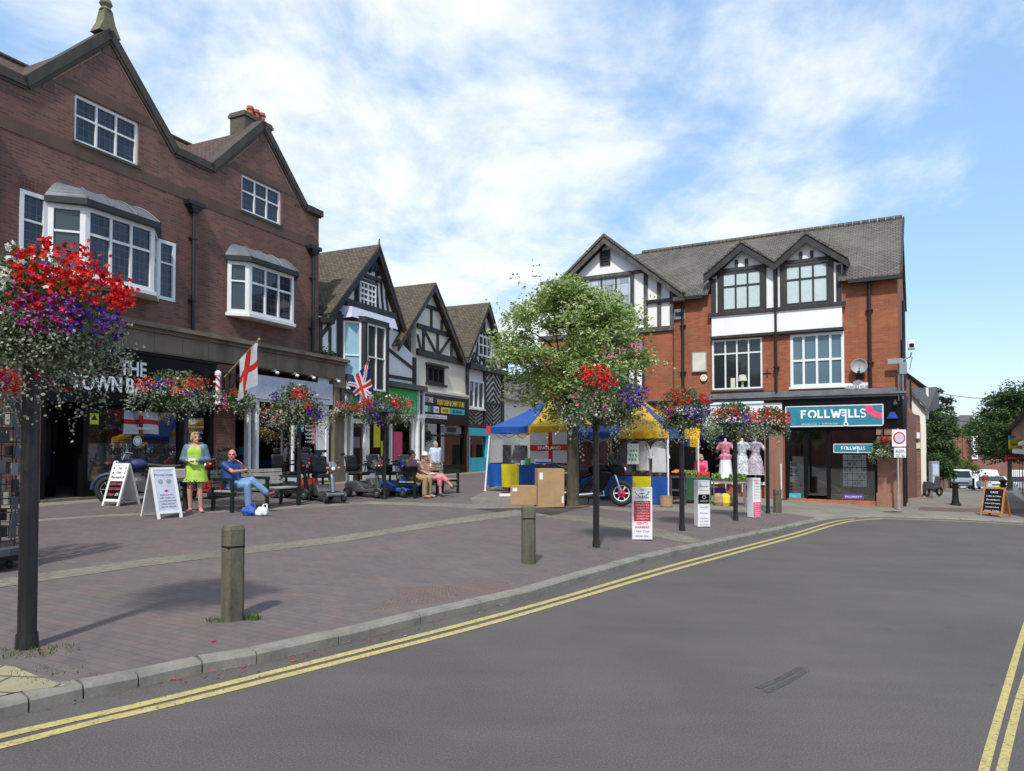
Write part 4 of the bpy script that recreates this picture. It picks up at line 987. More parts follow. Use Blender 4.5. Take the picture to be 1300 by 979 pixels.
m=MB(FL); m.fb(du0+.1,du1-.32,-1.08,1.0,-.08,-.03); D=m.build('door',M['brown'],H1); m=MB(FL); m.fb(du0+.2,du1-.42,-.7,.85,-.03,-.02); m.build('pane',M['glass'],D); m=MB(FL); m.fb(du0+.25,du1-.5,.1,.5,-.02,-.015); m.build('notice',M['letterg'],D)
box_room(H1,FL,10.75,15.4,-1.1,1.5,-3,-.27,mat='interL')
for (x0,x1,y0,y1,cc,nm) in ((475,483,520,568,'yellowp','poster'),(484,490,560,586,'yellowp','poster'),(500,511,548,584,'magenta','poster')):
    a,z1_=Lf.uz(x0,y0,-.0);b2,z0_=Lf.uz(x1,y1,-.0)
    m=MB(FL); m.fb(a,b2,z0_,z1_,-.018,-.012); m.build(nm,M[cc if cc!='magenta' else 'pink'],W1)
m=MB(FL)  # scroll pilasters
for a in (10.72,15.48): pass
m.fb(15.45,15.57,-1.1,2.5,0,.2); m.fb(15.85,15.95,-1.1,2.5,0,.2); m.fb(15.57,15.85,-1.1,2.4,0,.12); m.fb(15.45,15.95,1.35,1.45,.2,.24)
m.build('pilaster',M['white'],H1); m=MB(FL); m.fb(15.62,15.80,-.9,1.2,.12,.13); m.fb(15.62,15.8,1.55,2.35,.12,.16); m.build('pilaster_panel',M['gloss'],H1)
# --- H2
H2=thing('cream_timber_framed_shop','cream rendered timber framed shop with tiled gable and black store sign','building',Lf.P(17.8,-1.1,0))
w2=.32
ua,za=Lf.uz(553,362,w2); ul,zl=Lf.uz(514,434,w2); ur,zr=Lf.uz(592,460,w2); ul=ua-(ur-ua)*1.0
print('H2',ua,za,ul,zl,ur,zr)
zl=zr
troof(m:=MB(FL),ua,za,ul,zl,ur,zr,-6,w2+.03); m.build('roof',M['tileB'],H2)
m=MB(FL); barge(m,ua,za,ul,zl,ur,zr,.17,w2-.06,w2); m.build('bargeboard',M['blackw'],H2)
m=MB(FL); m.wall([(15.55,GLB),(20.0,GLB),(20.0,4.3),(ur-.1,zr-.02),(ua,za-.1),(15.55,za-.1-(ua-15.55)*(za-zl)/(ua-ul))],[(16.0,19.9,-2.0,2.4),(16.35,17.95,2.93,3.72)],-.25,0); m.fb(19.75,20.0,GLB,4.3,-6,-.25)
m.build('wall',M['cream'],H2)
m=MB(FL); sl=(za-zr)/(ur-ua)
def ht(u): return za-.22-abs(u-ua)*sl
zt1,zt2,zt3=4.18,5.28,6.25
m.fb(15.55,20.05,zt1-.14,zt1+.12,.0,.12)
def hz(z,t=.16): d=(za-.2-z)/sl; m.fb(max(15.58,ua-d),ua+d,z-t/2,z+t/2,.0,.08)
hz(zt2,.2); hz(zt3,.15)
for u in (16.1,17.3,18.55): m.fb(u-.07,u+.07,zt1+.12,min(zt2-.1,ht(u)),0,.07)
for u in (16.75,17.65): m.fb(u-.06,u+.06,zt2+.1,min(zt3-.07,ht(u)),0,.07)
m.beam((16.15,zt2-.1),(17.2,zt1+.12),.12,0,.06); m.beam((18.45,zt2-.1),(17.45,zt1+.12),.12,0,.06); m.beam((19.2,ht(19.2)),(18.75,zt1+.12),.12,0,.06); m.beam((15.62,4.9),(15.9,zt1+.12),.1,0,.06)
m.build('gable_timbers',M['black'],H2)
win(H2,FL,16.40,17.9,2.95,3.70,.03,3,(),fm='black',fw=.1,bar=.09,d=.14); m=MB(FL); m.fb(16.3,18.0,3.70,3.80,0,.2); m.fb(16.3,18.0,2.84,2.94,0,.16); m.build('window_hood',M['black'],H2)
m=MB(FL); m.fb(15.95,20.0,2.52,2.62,.0,.22); m.fb(15.95,20.0,2.44,2.52,0,.14); m.build('plaster_cornice',M['cream2'],H2)
m=MB(FL); m.fb(15.97,19.85,1.18,2.44,.0,.16); SF2=m.build('black_fascia',M['gloss'],H2)
text('STORE',M['letter'],SF2,FL,16.35,2.08,.24,.165,.72,bold=.02); text("YOUR 'CASH & CARRY' STORE",M['lettery'],SF2,FL,18.3,2.02,.25,.165,2.55,bold=.02)
m=MB(FL); cs=['letter','greens','purple','letter','maroon','lettery','cyan','cyan']; us=[15.98,16.25,16.5,16.75,17.2,17.4,18.15,18.75,19.6]
for i,c in enumerate(cs): m.cur=i; m.fb(us[i]+.01,us[i+1]-.01,1.66,1.92,.16,.168)
m.build('product_panels',[M[c] for c in cs],SF2)
text('FOOD',M['letterk'],SF2,FL,16.97,1.72,.12,.17,.3); text('HOUSE',M['letterk'],SF2,FL,17.78,1.72,.13,.17,.5,bold=.02); text('BIG BRANDS',M['letterk'],SF2,FL,18.9,1.72,.13,.17,.9,bold=.02)
m=MB(FL); m.fb(16.0,17.9,1.40,1.56,.16,.168); wp=m.build('white_panel',M['letter'],SF2); text('OPEN SEVEN DAYS',M['letterg'],wp,FL,16.95,1.43,.09,.17,1.7)
m=MB(FL); m.fb(15.97,19.9,-1.1,-.65,-.1,.1); m.fb(15.97,16.1,-.65,1.18,-.1,.1); m.fb(19.72,19.85,-.65,1.18,-.1,.1); m.fb(17.45,17.55,-.65,1.18,-.1,.06); m.fb(15.97,19.9,.62,.70,-.1,.05)
f=m.build('shop_frame',M['gloss'],H2); m=MB(FL); m.fb(16.1,19.72,-.65,1.18,-.03,-.02); m.build('pane',M['shopg'],f)
m=MB(FL); m.fb(17.65,19.6,.78,1.1,-.015,-.01); q=m.build('window_poster',M['grey'],f); m=MB(FL); m.fb(18.2,19.1,.83,1.05,-.01,-.006); m.build('poster_text_block',M['letterk'],q)
box_room(H2,FL,16,19.7,-1.1,1.5,-3.2,-.27,mat='interL'); m=MB(FL); m.fb(16,17.6,-1.1,1.4,-1.4,-1.35); m.fb(18.6,18.75,-1.1,1.4,-1.2,-1.0); m.build('partition',M['grey'],H2)
# --- H3
H3=thing('narrow_timber_framed_shop','narrow black and white timber framed shop with herringbone struts and teal shopfront','building',Lf.P(21.5,-1.0,0))
ua,za=Lf.uz(621,387,.3); ur=ua+2.3; zr=4.35; ul=ua-2.3
print('H3',ua,za)
troof(m:=MB(FL),ua,za,ul,zr,ur-.1,zr,-6,.36); m.build('roof',M['tileB'],H3)
m=MB(FL); barge(m,ua,za,ul,zr,ur,zr,.17,.25,.33); m.build('bargeboard',M['blackw'],H3)
m=MB(FL); m.wall([(20.02,GLB),(24.2,GLB),(24.2,4.4),(ua,za-.1),(20.6,4.5),(20.02,4.4)],[(20.05,22.3,-2.0,1.1)],-.25,0); m.fb(23.9,24.2,GLB,4.4,-6,-.25); m.build('wall',M['cream2'],H3)
m=MB(FL)
m.fb(20.02,24.25,3.95,4.22,.0,.30); m.fb(20.02,24.2,1.12,1.3,.0,.1); m.fb(22.0,24.2,2.35,2.48,0,.08)
for u in (20.08,21.95,24.1): m.fb(u-.08,u+.1,1.2,4.0,0,.1)
def chev(u0,u1,z0,z1,n,up=1):
    c=(u0+u1)/2; H=z1-z0
    for k in range(-3,n):
        z=z0+k*(H/(n-1))*.8; 
        for s in(-1,1):
            a=(c,z+ (H*.45 if up>0 else 0)); b=(c+s*(u1-u0)/2,z+(0 if up>0 else H*.45))
            # clip to panel
            pts=[]
            for t in [i/12 for i in range(13)]:
                p=(a[0]+(b[0]-a[0])*t,a[1]+(b[1]-a[1])*t)
                if z0<p[1]<z1: pts.append(p)
            if len(pts)>1: m.beam(pts[0],pts[-1],.085,0,.05)
chev(22.05,24.0,2.48,3.95,5,1); chev(22.05,24.0,1.3,2.35,5,-1); chev(20.15,21.9,1.3,2.0,4,-1)
m.beam((20.9,4.3),(ua,za-.7),.1,0,.06); m.fb(ua-.05,ua+.05,4.2,za-.3,0,.08)
for s in(-1,1):
    for k in range(3): m.beam((ua+s*(.5+k*.5),4.22),(ua+s*(.35+k*.35),5.9-k*.55),.09,0,.06)
m.fb(ua-1.0,ua+1.0,5.9,6.0,0,.08)
for k in range(4): m.beam((ua-1.3+k*.7,4.25),(ua-.95+k*.7,4.6),.07,0,.05); m.beam((ua-.6+k*.7,4.25),(ua-.95+k*.7,4.6),.07,0,.05)
m.build('wall_timbers',M['black'],H3)
win(H3,FL,20.2,21.85,2.05,3.45,.06,3,(),gm='glassLt',fw=.1,bar=.1,sill='white'); win(H3,FL,ua-.75,ua+.75,4.7,5.75,.08,3,(.45,),gm='glassLt',fw=.09,bar=.08)
m=MB(FL); m.fb(20.12,22.3,.72,1.1,0,.12); m.fb(20.12,20.3,-1.1,.72,-.1,.1); m.fb(22.1,22.3,-1.1,.72,-.1,.1); m.fb(20.1,22.3,-1.1,-.35,-.1,.08); f=m.build('teal_shop_front',M['cyan'],H3)
m=MB(FL); m.fb(20.3,22.1,-.35,.72,-.03,-.02); m.build('pane',M['shopg'],f); m=MB(FL); m.fb(20.5,21.2,-.2,.5,-.1,-.06); m.build('display_board',M['yellowp'],f)
box_room(H3,FL,20.05,22.3,-1.1,1.1,-2,-.27,mat='interL')
m=MB(FL); m.fb(20.02,20.12,-1.1,1.1,0,.12); m.build('door_post',M['brown'],H3)
# --- background behind: red chimney, distant roofs
bc=thing('background_shop','distant pale shop building with grey tiled roof beyond the timber shops','building',Lf.P(30,-1.0,-1))
m=MB(FL); m.fb(24.3,34,GLB,2.9,-4,-.6); m.build('wall',M['cream2'],bc); m=MB(FL); m.add([(24.3,.3,2.85),(34,.3,2.85),(34,4.5,4.6),(24.3,4.5,4.6)],[(0,1,2,3)]); m.build('roof',M['slate'],bc)
for k in range(4): win(bc,FL,25+k*2.3,26.2+k*2.3,.9,2.0,-.58,2,(.5,))
m=MB(FL)
for k in range(4): m.fb(24.8+k*2.3,26.6+k*2.3,-1,.3,-.6,-.56)
m.build('shop_window',M['glass'],bc)
b2=thing('brick_building','distant brick building with slate roof closing the far side of the square','building',(6,44,-1))
m=MB(); m.box(-2.5,12,43,50,-2.5,2.9); m.build('wall',M['brickF'],b2); m=MB(); m.add([(-2.8,42.8,2.85),(12.2,42.8,2.85),(12.2,46.5,5.0),(-2.8,46.5,5.0),(-2.8,50,2.8),(12.2,50,2.8)],[(0,1,2,3),(3,2,5,4),(1,5,2),(0,3,4)]); m.build('roof',M['slate'],b2)
fm2=Fac((-2.5,43),(1,0))
for k in range(6): win(b2,fm2.M,.5+k*2.3,1.6+k*2.3,1.0,2.2,.02,2,(.5,))
m=MB(); 
for k in range(5): m.box(-2+k*2.7,.2+k*2.7,42.95,43,-1.0,.4)
m.build('shop_window',M['glass'],b2)
# chimney on H1 left
m=MB(FL); m.fb(9.6,10.2,5.5,6.9,-3.3,-2.7); c=m.build('chimney',M['brickP'],H1); pot(FL,9.75,-3,6.9,.5,.15,c); pot(FL,10.05,-3,6.9,.5,.15,c)
# ================================================================= RED CORNER BUILDING  (u from 0 at the right corner, negative to the left)
FR=Rf.M
RB=thing('red_brick_corner_building','red brick corner building with grey tiled roof, twin gabled dormers and timbered gable wing','building',Rf.P(-5,-1.8,0))
GB=-2.6
def rz_(px,py,w=0): return Rf.uz(px,py,w)
ez=5.60; rzg=rz_(1147,278,-3.4)[1]; rzl=rz_(812,321,-3.4)[1]; print('ridge',rzg,rzl); rzg=(rzg+rzl)/2
m=MB(FR)
uL=-8.30
m.wall([(uL,GB),(-.15,GB),(-.15,ez),(uL,ez)],[(-5.99,-4.28,2.15,3.95),(-3.37,-1.71,2.14,3.95),(-7.6,-4.25,-2.3,1.75),(-3.50,-.75,-2.4,1.75)],-.3,0)
# side wall, splayed a little towards the lane
pe=Rf.P(-.15,0,0); q=AT(1151,600,28.8); dd=Vector((q.x-pe.x,q.y-pe.y)); SW=Fac((pe.x,pe.y),(dd.x,dd.y)); SL=dd.length
ms=MB(SW.M); ms.wall([(0,GB),(SL,GB),(SL,ez),(SL/2,rzg-.1),(0,ez)],[(SL*.45,SL*.62,2.2,3.4)],-.28,0)
k=len(m.v); m.v+=ms.v; m.f+=[tuple(i+k for i in f) for f in ms.f]; m.mi+=ms.mi
m.build('wall',M['brickR'],RB)
# wing (slightly forward)
WF=.22
m=MB(FR); m.wall([(-12.7,GB),(-7.36,GB),(-7.36,4.50),(-12.7,4.50)],[(-12.3,-8.45,-2.2,1.7),(-9.9,-8.45,2.35,4.2)],-.1,WF); m.fb(-12.7,-12.4,GB,5.7,-6,-.1)
m.build('wing_wall',M['brickR'],RB)
ga,gza=rz_(767,300,WF+.35); gr,gzr=rz_(866,372,WF+.35); gl,gzl=rz_(688,385,WF+.35)
print('wing',ga,gza,gr,gzr,gl,gzl); gl=ga-(gr-ga)*1.02; gzl=gzr
m=MB(FR); troof(m,ga,gza,gl,gzl,gr,gzr,-1.3,WF+.40); 
m.build('wing_roof',M['tileR'],RB)
m=MB(FR); m.prism([(ga,gza),(gr,gzr),(gr,gzr-.22),(ga,gza-.26)],WF+.27,WF+.35); m.prism([(ga,gza),(gl,gzl),(gl,gzl-.22),(ga,gza-.26)],WF+.27,WF+.35)
m.fb(gr-.35,gr+.02,gzr-.25,gzr-.12,WF,WF+.35)
m.build('bargeboard',M['blackw'],RB)
m=MB(FR); sl=(gza-gzr)/(gr-ga)
m.prism([(-12.7,4.50),(-7.36,4.50),(-7.36,gza-.2-abs(-7.36-ga)*sl),(ga,gza-.2),(-12.7,gza-.2-abs(-12.7-ga)*sl)],0,WF); m.build('gable_render',M['render'],RB)
m=MB(FR)
zA=rz_(800,347,WF)[1]; zB=rz_(830,418,WF)[1]
m.fb(-12.7,-8.35,zA-.05,zA+.08,WF,WF+.05)                    # beam over the window
m.fb(-12.75,-7.32,zB-.10,zB+.07,WF,WF+.10)
for px in (803,820,837,853):
    u=rz_(px,380,WF)[0]; m.fb(u-.075,u+.075,zB+.07,min(zA if px==803 else 99,gza-.22-abs(u-ga)*sl),WF,WF+.045)
m.fb(-12.7,-8.7,4.95,5.06,WF,WF+.04); 
for u in (-9.3,-9.9,-10.6,-11.3): m.fb(u-.05,u+.05,4.55,4.95,WF,WF+.04)
m.build('wall_timbers',M['blackw'],RB)
wa,wz1=rz_(745,353,WF); wb,wz0=rz_(803,397,WF)
win(RB,FR,-11.9,wb,wz0,zA-.05,WF+.05,5,(),fm='black',gm='glassS',fw=.05,bar=.05,label='black framed window with starred leaded glass')
va,vz1=rz_(762,319,WF);vb,vz0=rz_(775,336,WF)
f=win(RB,FR,va,vb,vz0,vz1,WF+.04,1,(.25,.5,.75),fm='black',gm='gloss',fw=.06,bar=.04,name='vent')
w_=win(RB,FR,-10.0,-8.42,3.25,4.2,WF+.0,3,(),fm='black',gm='glassS',fw=.07,bar=.06,label='black framed window with a pink curtain')
for c in w_.children: c.data.materials[0]=plain('pink_patterned_curtain',(.62,.16,.32),.7,.4,9)
m=MB(FR); m.fb(-10.0,-8.42,2.3,3.2,WF-.02,WF+.02); m.build('apron_panel',M['render'],RB); m=MB(FR)
for k in range(6): u=-9.95+k*.29; m.fb(u,u+.09,2.3,3.0,WF+.02,WF+.05)
m.fb(-10.05,-8.38,3.08,3.25,WF,WF+.09); m.fb(-10.05,-8.38,2.2,2.32,WF,WF+.08); m.build('apron_timbers',M['black'],RB)
# main roof
m=MB(FR)
RW=-3.4
def zroof(w): return ez+.05+(rzg-ez-.05)*(w-.30)/(RW-.30)
k=.35*0
def su(y):                                  # u of the side wall line at local depth y
    p0=Vector(Rf.P(-.15,0,0)); L_=(Rf.M.inverted()@Vector((p0.x+dd.x,p0.y+dd.y,0)))
    return -.15+(L_.x+.15)*(y/L_.y)+.10
dA,dB=-6.05,-1.85; kz=6.45; ky=-.30+3.7*(kz-ez)/(rzg-ez)
m.add([(-7.05,-.30,ez),(dA,-.30,ez),(dA,ky,kz),(dB,ky,kz),(dB,-.30,ez),(su(-.3),-.30,ez),(su(3.4),3.4,rzg),(dB,3.4,rzg),(dA,3.4,rzg),(-9.4,3.4,rzg)],[(0,1,2,8,9),(2,3,7,8),(4,5,6,7,3)])
m.add([(-7.25,-.30,ez-.07),(dA,-.30,ez-.07),(dA,-.30,ez),(-7.25,-.30,ez)],[(0,1,2,3)]); m.add([(dB,-.30,ez-.07),(su(-.3),-.30,ez-.07),(su(-.3),-.30,ez),(dB,-.30,ez)],[(0,1,2,3)])
yk=.3; zk=ez+(rzg-ez)*(yk+.3)/3.7-.012; m.add([(-10.2,yk,zk),(-7.3,yk,zk),(-7.3,3.4,rzg-.012),(-10.2,3.4,rzg-.012)],[(0,1,2,3)])
m.add([(su(3.4),3.4,rzg),(-12,3.4,rzg),(-12,7.0,ez),(su(7.0),7.0,ez)],[(1,0,3,2)])
m.build('roof',M['tileR'],RB)
m=MB(FR)
for i in range(36): u=su(3.4)-.02-i*.27; m.tube([(u,3.4,rzg+.02),(u-.25,3.4,rzg+.02)],.10,8)
m.build('ridge_tiles',M['tileR'],RB)
m=MB(FR); m.fb(uL,-6.25,ez-.17,ez-.05,.18,.34); m.fb(-1.55,.0,ez-.17,ez-.05,.18,.34); m.build('gutter',M['iron'],RB)
m=MB(FR); e0,e1=su(-.3),su(3.4); m.add([(e0,-.32,ez-.1),(e0+.05,-.32,ez-.1),(e0+.05,-.32,ez+.06),(e0,-.32,ez+.06),(e1,3.4,rzg-.14),(e1+.05,3.4,rzg-.14),(e1+.05,3.4,rzg+.05),(e1,3.4,rzg+.05)],[(0,1,2,3),(4,7,6,5),(0,4,5,1),(1,5,6,2),(2,6,7,3),(3,7,4,0)]); m.build('verge_board',M['black'],RB)
# dormers
DF=.10
d1,z1=rz_(941,309,DF+.28); d2,z2=rz_(1023,296,DF+.28); dl,zl=rz_(893,352,DF+.28); dm,zm=rz_(983,333,DF+.28); dr,zr=rz_(1077,326,DF+.28)
za=(z1+z2)/2; zv=(zl+zm+zr)/3; zv=zm; ze=(zl+zr)/2
print('dormers',d1,z1,d2,z2,dl,zl,dm,zm,dr,zr)
for (l,a,r_,zl_,zr_) in ((dl,d1,dm,ze,zv),(dm,d2,dr,zv,ze)):
    m=MB(FR); m.prism([(a,za),(r_,zr_),(r_,zr_+.07),(a,za+.1)],-3.6,DF+.32); m.prism([(a,za),(l,zl_),(l,zl_+.07),(a,za+.1)],-3.6,DF+.32); m.build('dormer_roof',M['tileR'],RB)
    m=MB(FR); m.prism([(a,za),(r_,zr_),(r_,zr_-.26),(a,za-.28)],DF+.20,DF+.28); m.prism([(a,za),(l,zl_),(l,zl_-.26),(a,za-.28)],DF+.20,DF+.28); m.build('bargeboard',M['black'],RB)
zb=4.82
m=MB(FR); m.prism([(dl+.22,zb),(dr-.22,zb),(dr-.22,ze-.15),(d2,za-.2),(dm,zv-.2),(d1,za-.2),(dl+.22,ze-.15)],-.05,DF); m.fb(dl+.22,dl+.36,zb,ze,-3,-.05); m.fb(dr-.36,dr-.22,zb,ze,-3,-.05)
m.build('dormer_wall',M['render'],RB)
m=MB(FR)
m.fb(dl+.1,dr-.1,zb-.06,zb+.06,DF,DF+.10)
for a,b_ in ((917,967),(997,1052)):
    u0=rz_(a,370,DF)[0];u1=rz_(b_,370,DF)[0]; zt_=6.30 if a<950 else 6.32
    m.fb(u0-.16,u0,zb+.06,zt_+.12,DF,DF+.06); m.fb(u1,u1+.16,zb+.06,zt_+.12,DF,DF+.06); m.fb(u0-.30,u1+.30,zt_,zt_+.12,DF,DF+.065)
    c=(u0+u1)/2
    for s in(-.17,.17): m.fb(c+s-.05,c+s+.05,zt_+.12,za-.42-abs(s)*.6,DF,DF+.05)
m.fb(dl+.22,dl+.38,zb,ze-.1,DF,DF+.05); m.fb(dr-.38,dr-.22,zb,ze-.1,DF,DF+.05); m.fb(dm-.07,dm+.07,zb,zv-.15,DF,DF+.05)
m.build('dormer_timbers',M['black'],RB)
for a,b_ in ((917,967),(997,1052)):
    u0=rz_(a,370,DF)[0];u1=rz_(b_,370,DF)[0]
    win(RB,FR,u0,u1,zb+.10,6.28,DF+.03,3,(.36,),fm='black',gm='blind',fw=.06,bar=.06,d=.05)
# white panel band
bz1,bz0=4.74,rz_(1000,424,.12)[1]+.05
m=MB(FR); m.fb(dl+.22,dr-.22,bz0+.05,zb-.06,-.0,.13); m.build('rendered_band',M['render'],RB)
m=MB(FR); m.fb(dl+.18,dr-.18,bz0-.04,bz0+.05,0,.17); m.fb(dm-.03,dm+.03,bz0,4.76,.13,.15); m.build('band_trim',M['black'],RB)
# windows
win(RB,FR,-5.99,-4.28,2.15,3.93,-.02,4,(.27,),fw=.06,bar=.05,gm='glass',sill='dgrey'); 
win(RB,FR,-3.37,-1.71,2.14,3.93,-.02,[.22,.5,.78],(.5,),fm='whiteg',gm='glassB',fw=.09,bar=.07,sill='white')
for o in list(RB.children):
    if o.name.startswith('window') and len(o.children)==2 and abs((o.children[0].data.vertices[0].co.z))<99: pass
m=MB(FR); 
for u0,u1 in ((-3.27,-2.98),(-2.05,-1.80)): m.fb(u0,u1,2.24,3.84,-.068,-.064)
m.build('curtain',M['curtG'],RB)
m=MB(FR); m.lathe([(.09,0),(.16,.02),(.12,.22),(.02,.24)],(-4.95,.03,2.42),10); m.fb(-4.98,-4.92,2.2,2.42,-.06,-.0); m.fb(-5.35,-5.2,2.2,2.55,-.05,-.0); m.build('window_ornament',M['curtG'],RB)
# window arches and sill courses
m=MB(FR); m.fb(-8.2,-.15,1.98,2.05,0,.012); m.build('brick_course',M['brickR'],RB)
# pipes
hopper(RB,FR,-7.02,5.40,2.0,hop=False); hopper(RB,FR,dm,4.0,2.0,w=.2,hop=False,r=.045); hopper(RB,FR,-.95,5.5,2.0,hop=False)
m=MB(FR); m.tube([(dm,-.2,4.0),(dm,-.2,6.3)],.04,8); m.build('downpipe',M['iron'],RB)
m=MB(SW.M); m.tube([(.7,-.1,-1.8),(.7,-.1,3.6)],.055,8); m.tube([(2.4,-.1,-1.8),(2.4,-.1,5.2)],.05,8); m.build('downpipe',M['iron'],RB)
# cables
m=MB(FR)
for zz,a in ((1.92,.05),(2.02,.035)):
    pts=[(-8+8*t/24,-.03,zz-a*math.sin(t*1.3)**2) for t in range(25)]; m.tube(pts,.012,5)
m.build('cable',M['iron'],RB)
# alarm box, vent, poster case
def wallbit(nm,x0,y0,x1,y1,mat,w0=0,w1=.08,lab=None,cat=None):
    u0,z1=rz_(x0,y0);u1,z0=rz_(x1,y1); m=MB(FR); m.fb(u0,u1,z0,z1,w0,w1); return m.build(nm,M[mat],label=lab,cat=cat) if lab else m.build(nm,M[mat],RB)
wallbit('air_vent',856.5,393.5,869,405,'letter'); wallbit('air_vent_slot',858,397,867.5,402,'dgrey',.08,.083)
pcz=thing('display_case','dark framed wall case with blank pale panel on the red brick wall','display case',Rf.P(*rz_(889,460),.05))
u0,z1=rz_(879,448);u1,z0=rz_(898,472); m=MB(FR); m.fb(u0,u1,z0,z1,0,.10); m.build('frame',M['grey'],pcz); m=MB(FR); m.fb(u0+.04,u1-.04,z0+.04,z1-.04,.10,.105); m.build('panel',M['curtG'],pcz)
u,z=rz_(894,480); m=MB(FR); m.lathe([(.13,0),(.13,.06),(.08,.08)],(u,-.09,z),6,'y'); ab=m.build('alarm_box',M['letter'],label='small hexagonal white alarm box beneath the wall case',cat='alarm box')
m=MB(FR); m.torus((u,-.10,z),.08,.012,'y',6,4); m.build('alarm_ring',M['lettery'],ab)
# iron ties
for px,py in ((974,474),):
    u,z=rz_(px,py); m=MB(FR); m.beam((u-.14,z),(u+.14,z),.03,0,.03); m.beam((u,z-.14),(u,z+.14),.03,0,.03); m.build('wall_tie',M['iron'],RB)
# satellite dish
sd=thing('satellite_dish','grey satellite dish on the red brick wall above the street name plate','satellite dish',Rf.P(*rz_(1091,470),.1))
u,z=rz_(1091,466); m=MB(FR@Matrix.Translation((u,-.24,z))@Matrix.Rotation(R_(-12),4,'X')); m.lathe([(.0,.07),(.12,.06),(.22,.02),(.25,-.03),(.24,-.03),(.21,.03),(.11,.08),(0,.09)],(0,0,0),20,'y'); m.build('dish',M['grey'],sd,smooth=True)
m=MB(FR); m.tube([(u,0,z-.3),(u,-.12,z-.3),(u,-.2,z-.05)],.02,6); m.tube([(u,-.16,z-.26),(u,-.52,z-.20)],.012,6); m.fb(u-.04,u+.04,z-.25,z-.17,.48,.56); m.fb(u-.1,u+.1,z-.4,z-.2,0,.03); m.build('bracket',M['iron'],sd)
# street plate
u0,z1=rz_(1072,487);u1,z0=rz_(1107,494.5); m=MB(FR); c=(u0+u1)/2
m.prism([(u0,z0),(u1,z0),(u1,z1),(c+.16,z1),(c+.12,z1+.06),(c,z1+.1),(c-.12,z1+.06),(c-.16,z1),(u0,z1)],.0,.03); sp=m.build('street_name_plate',M['letter'],label='white street name plate below the satellite dish',cat='street sign')
text('GRANVILLE SQUARE',M['letterk'],sp,FR,c,z0+.05,.10,.034,(u1-u0)*.86)
# ledge, fascias
m=MB(FR); m.prism([(-8.30,1.80),(.05,1.80),(.05,1.86),(-8.30,1.86)],-.2,.38); m.prism([(-8.3,1.86),(0,1.86),(0,2.0),(-8.3,2.0)],-.2,.16); m.prism([(-8.3,1.72),(.02,1.72),(.02,1.80),(-8.3,1.80)],-.2,.30); m.build('shop_cornice',M['lead'],RB)
m=MB(FR); m.fb(-3.62,-.05,.72,1.72,-.1,.22); m.add([(-.05,-.22,.72),(-.05,-.22,1.72),(.12,.35,1.72),(.05,.35,.9)],[(0,1,2,3)]); fa=m.build('fascia_board',M['gloss'],RB)
su0,sz1=rz_(997,515.5,.24);su1,_=rz_(1121.5,513,.24);sz0=rz_(1060,541.5,.24)[1]; sz1=rz_(1060,514.5,.24)[1]
m=MB(FR); m.fb(su0,su1,sz0,sz1,.22,.25); sg=m.build('shop_sign',M['teal'],fa)
m=MB(FR)
for a,b_,c_,d_ in ((su0,su1,sz0,sz0+.03),(su0,su1,sz1-.03,sz1),(su0,su0+.03,sz0,sz1),(su1-.03,su1,sz0,sz1)): m.fb(a,b_,c_,d_,.25,.262)
m.build('sign_border',M['letter'],sg)
W=su1-su0;H=sz1-sz0
lh=H*.40; bz_=sz0+H*.40
def fol(par,u0,z0,h,w,M_,total):
    # letters built as strokes: F O L L W (key) L L S
    t=h*.22; m=MB(FR); x=u0; g=total/8.35
    def F_(x): m.fb(x,x+t,z0,z0+h,w,w+.012); m.fb(x+t,x+g*.72,z0+h-t,z0+h,w,w+.012); m.fb(x+t,x+g*.62,z0+h*.42,z0+h*.42+t*.85,w,w+.012)
    def L_(x): m.fb(x,x+t,z0,z0+h,w,w+.012); m.fb(x+t,x+g*.72,z0,z0+t,w,w+.012)
    def O_(x,r,gap=.35):
        c=(x+r,z0+h/2)
        for k in range(24):
            a0,a1=2*math.pi*k/24,2*math.pi*(k+1)/24
            if abs(math.sin((a0+a1)/2)+1)<gap*.12: continue
            m.prism([(c[0]+(r-t)*math.cos(a0),c[1]+(h/2-t)*math.sin(a0)),(c[0]+r*math.cos(a0),c[1]+h/2*math.sin(a0)),(c[0]+r*math.cos(a1),c[1]+h/2*math.sin(a1)),(c[0]+(r-t)*math.cos(a1),c[1]+(h/2-t)*math.sin(a1))],w,w+.012)
    def W_(x,ww):
        pts=[(x,z0+h),(x+ww*.27,z0),(x+ww*.5,z0+h*.8),(x+ww*.73,z0),(x+ww,z0+h)]
        for i,(a,b_) in enumerate(zip(pts,pts[1:])): m.prism([(a[0]-t*.5,a[1]),(a[0]+t*.55,a[1]),(b_[0]+t*.55,b_[1]),(b_[0]-t*.5,b_[1])],w+.0005*i,w+.012+.0005*i)
    def S_(x,ww):
        r=h*.27
        pts=[]
        for k in range(9): a=R_(20+k*28); pts.append((x+ww/2+ww*.42*math.cos(a),z0+h-r+r*.8*math.sin(a)))
        for k in range(9): a=R_(75-k*28); pts.append((x+ww/2+ww*.42*math.cos(a),z0+r+r*.8*math.sin(a)))
        for a,b_ in zip(pts,pts[1:]): m.beam(a,b_,t*.8,w,w+.012)
    F_(x); O_(x+g*.92,h*.5); L_(x+g*2.2); L_(x+g*3.1); W_(x+g*4.05,g*1.15)
    kx=x+g*5.75
    m.fb(kx,kx+t*.9,z0-h*.55,z0+h,w,w+.012); 
    for zz in(z0+h*.84,z0+h*.5,z0+h*.18): m.fb(kx-g*.42,kx,zz,zz+t*.75,w,w+.012)
    m.torus((kx+t*.45,-w-.006,z0-h*.75),h*.20,h*.07,'y',16,6)
    L_(x+g*6.15); L_(x+g*6.95); S_(x+g*7.7,g*.7)
    return m.build('lettering',M_,par)
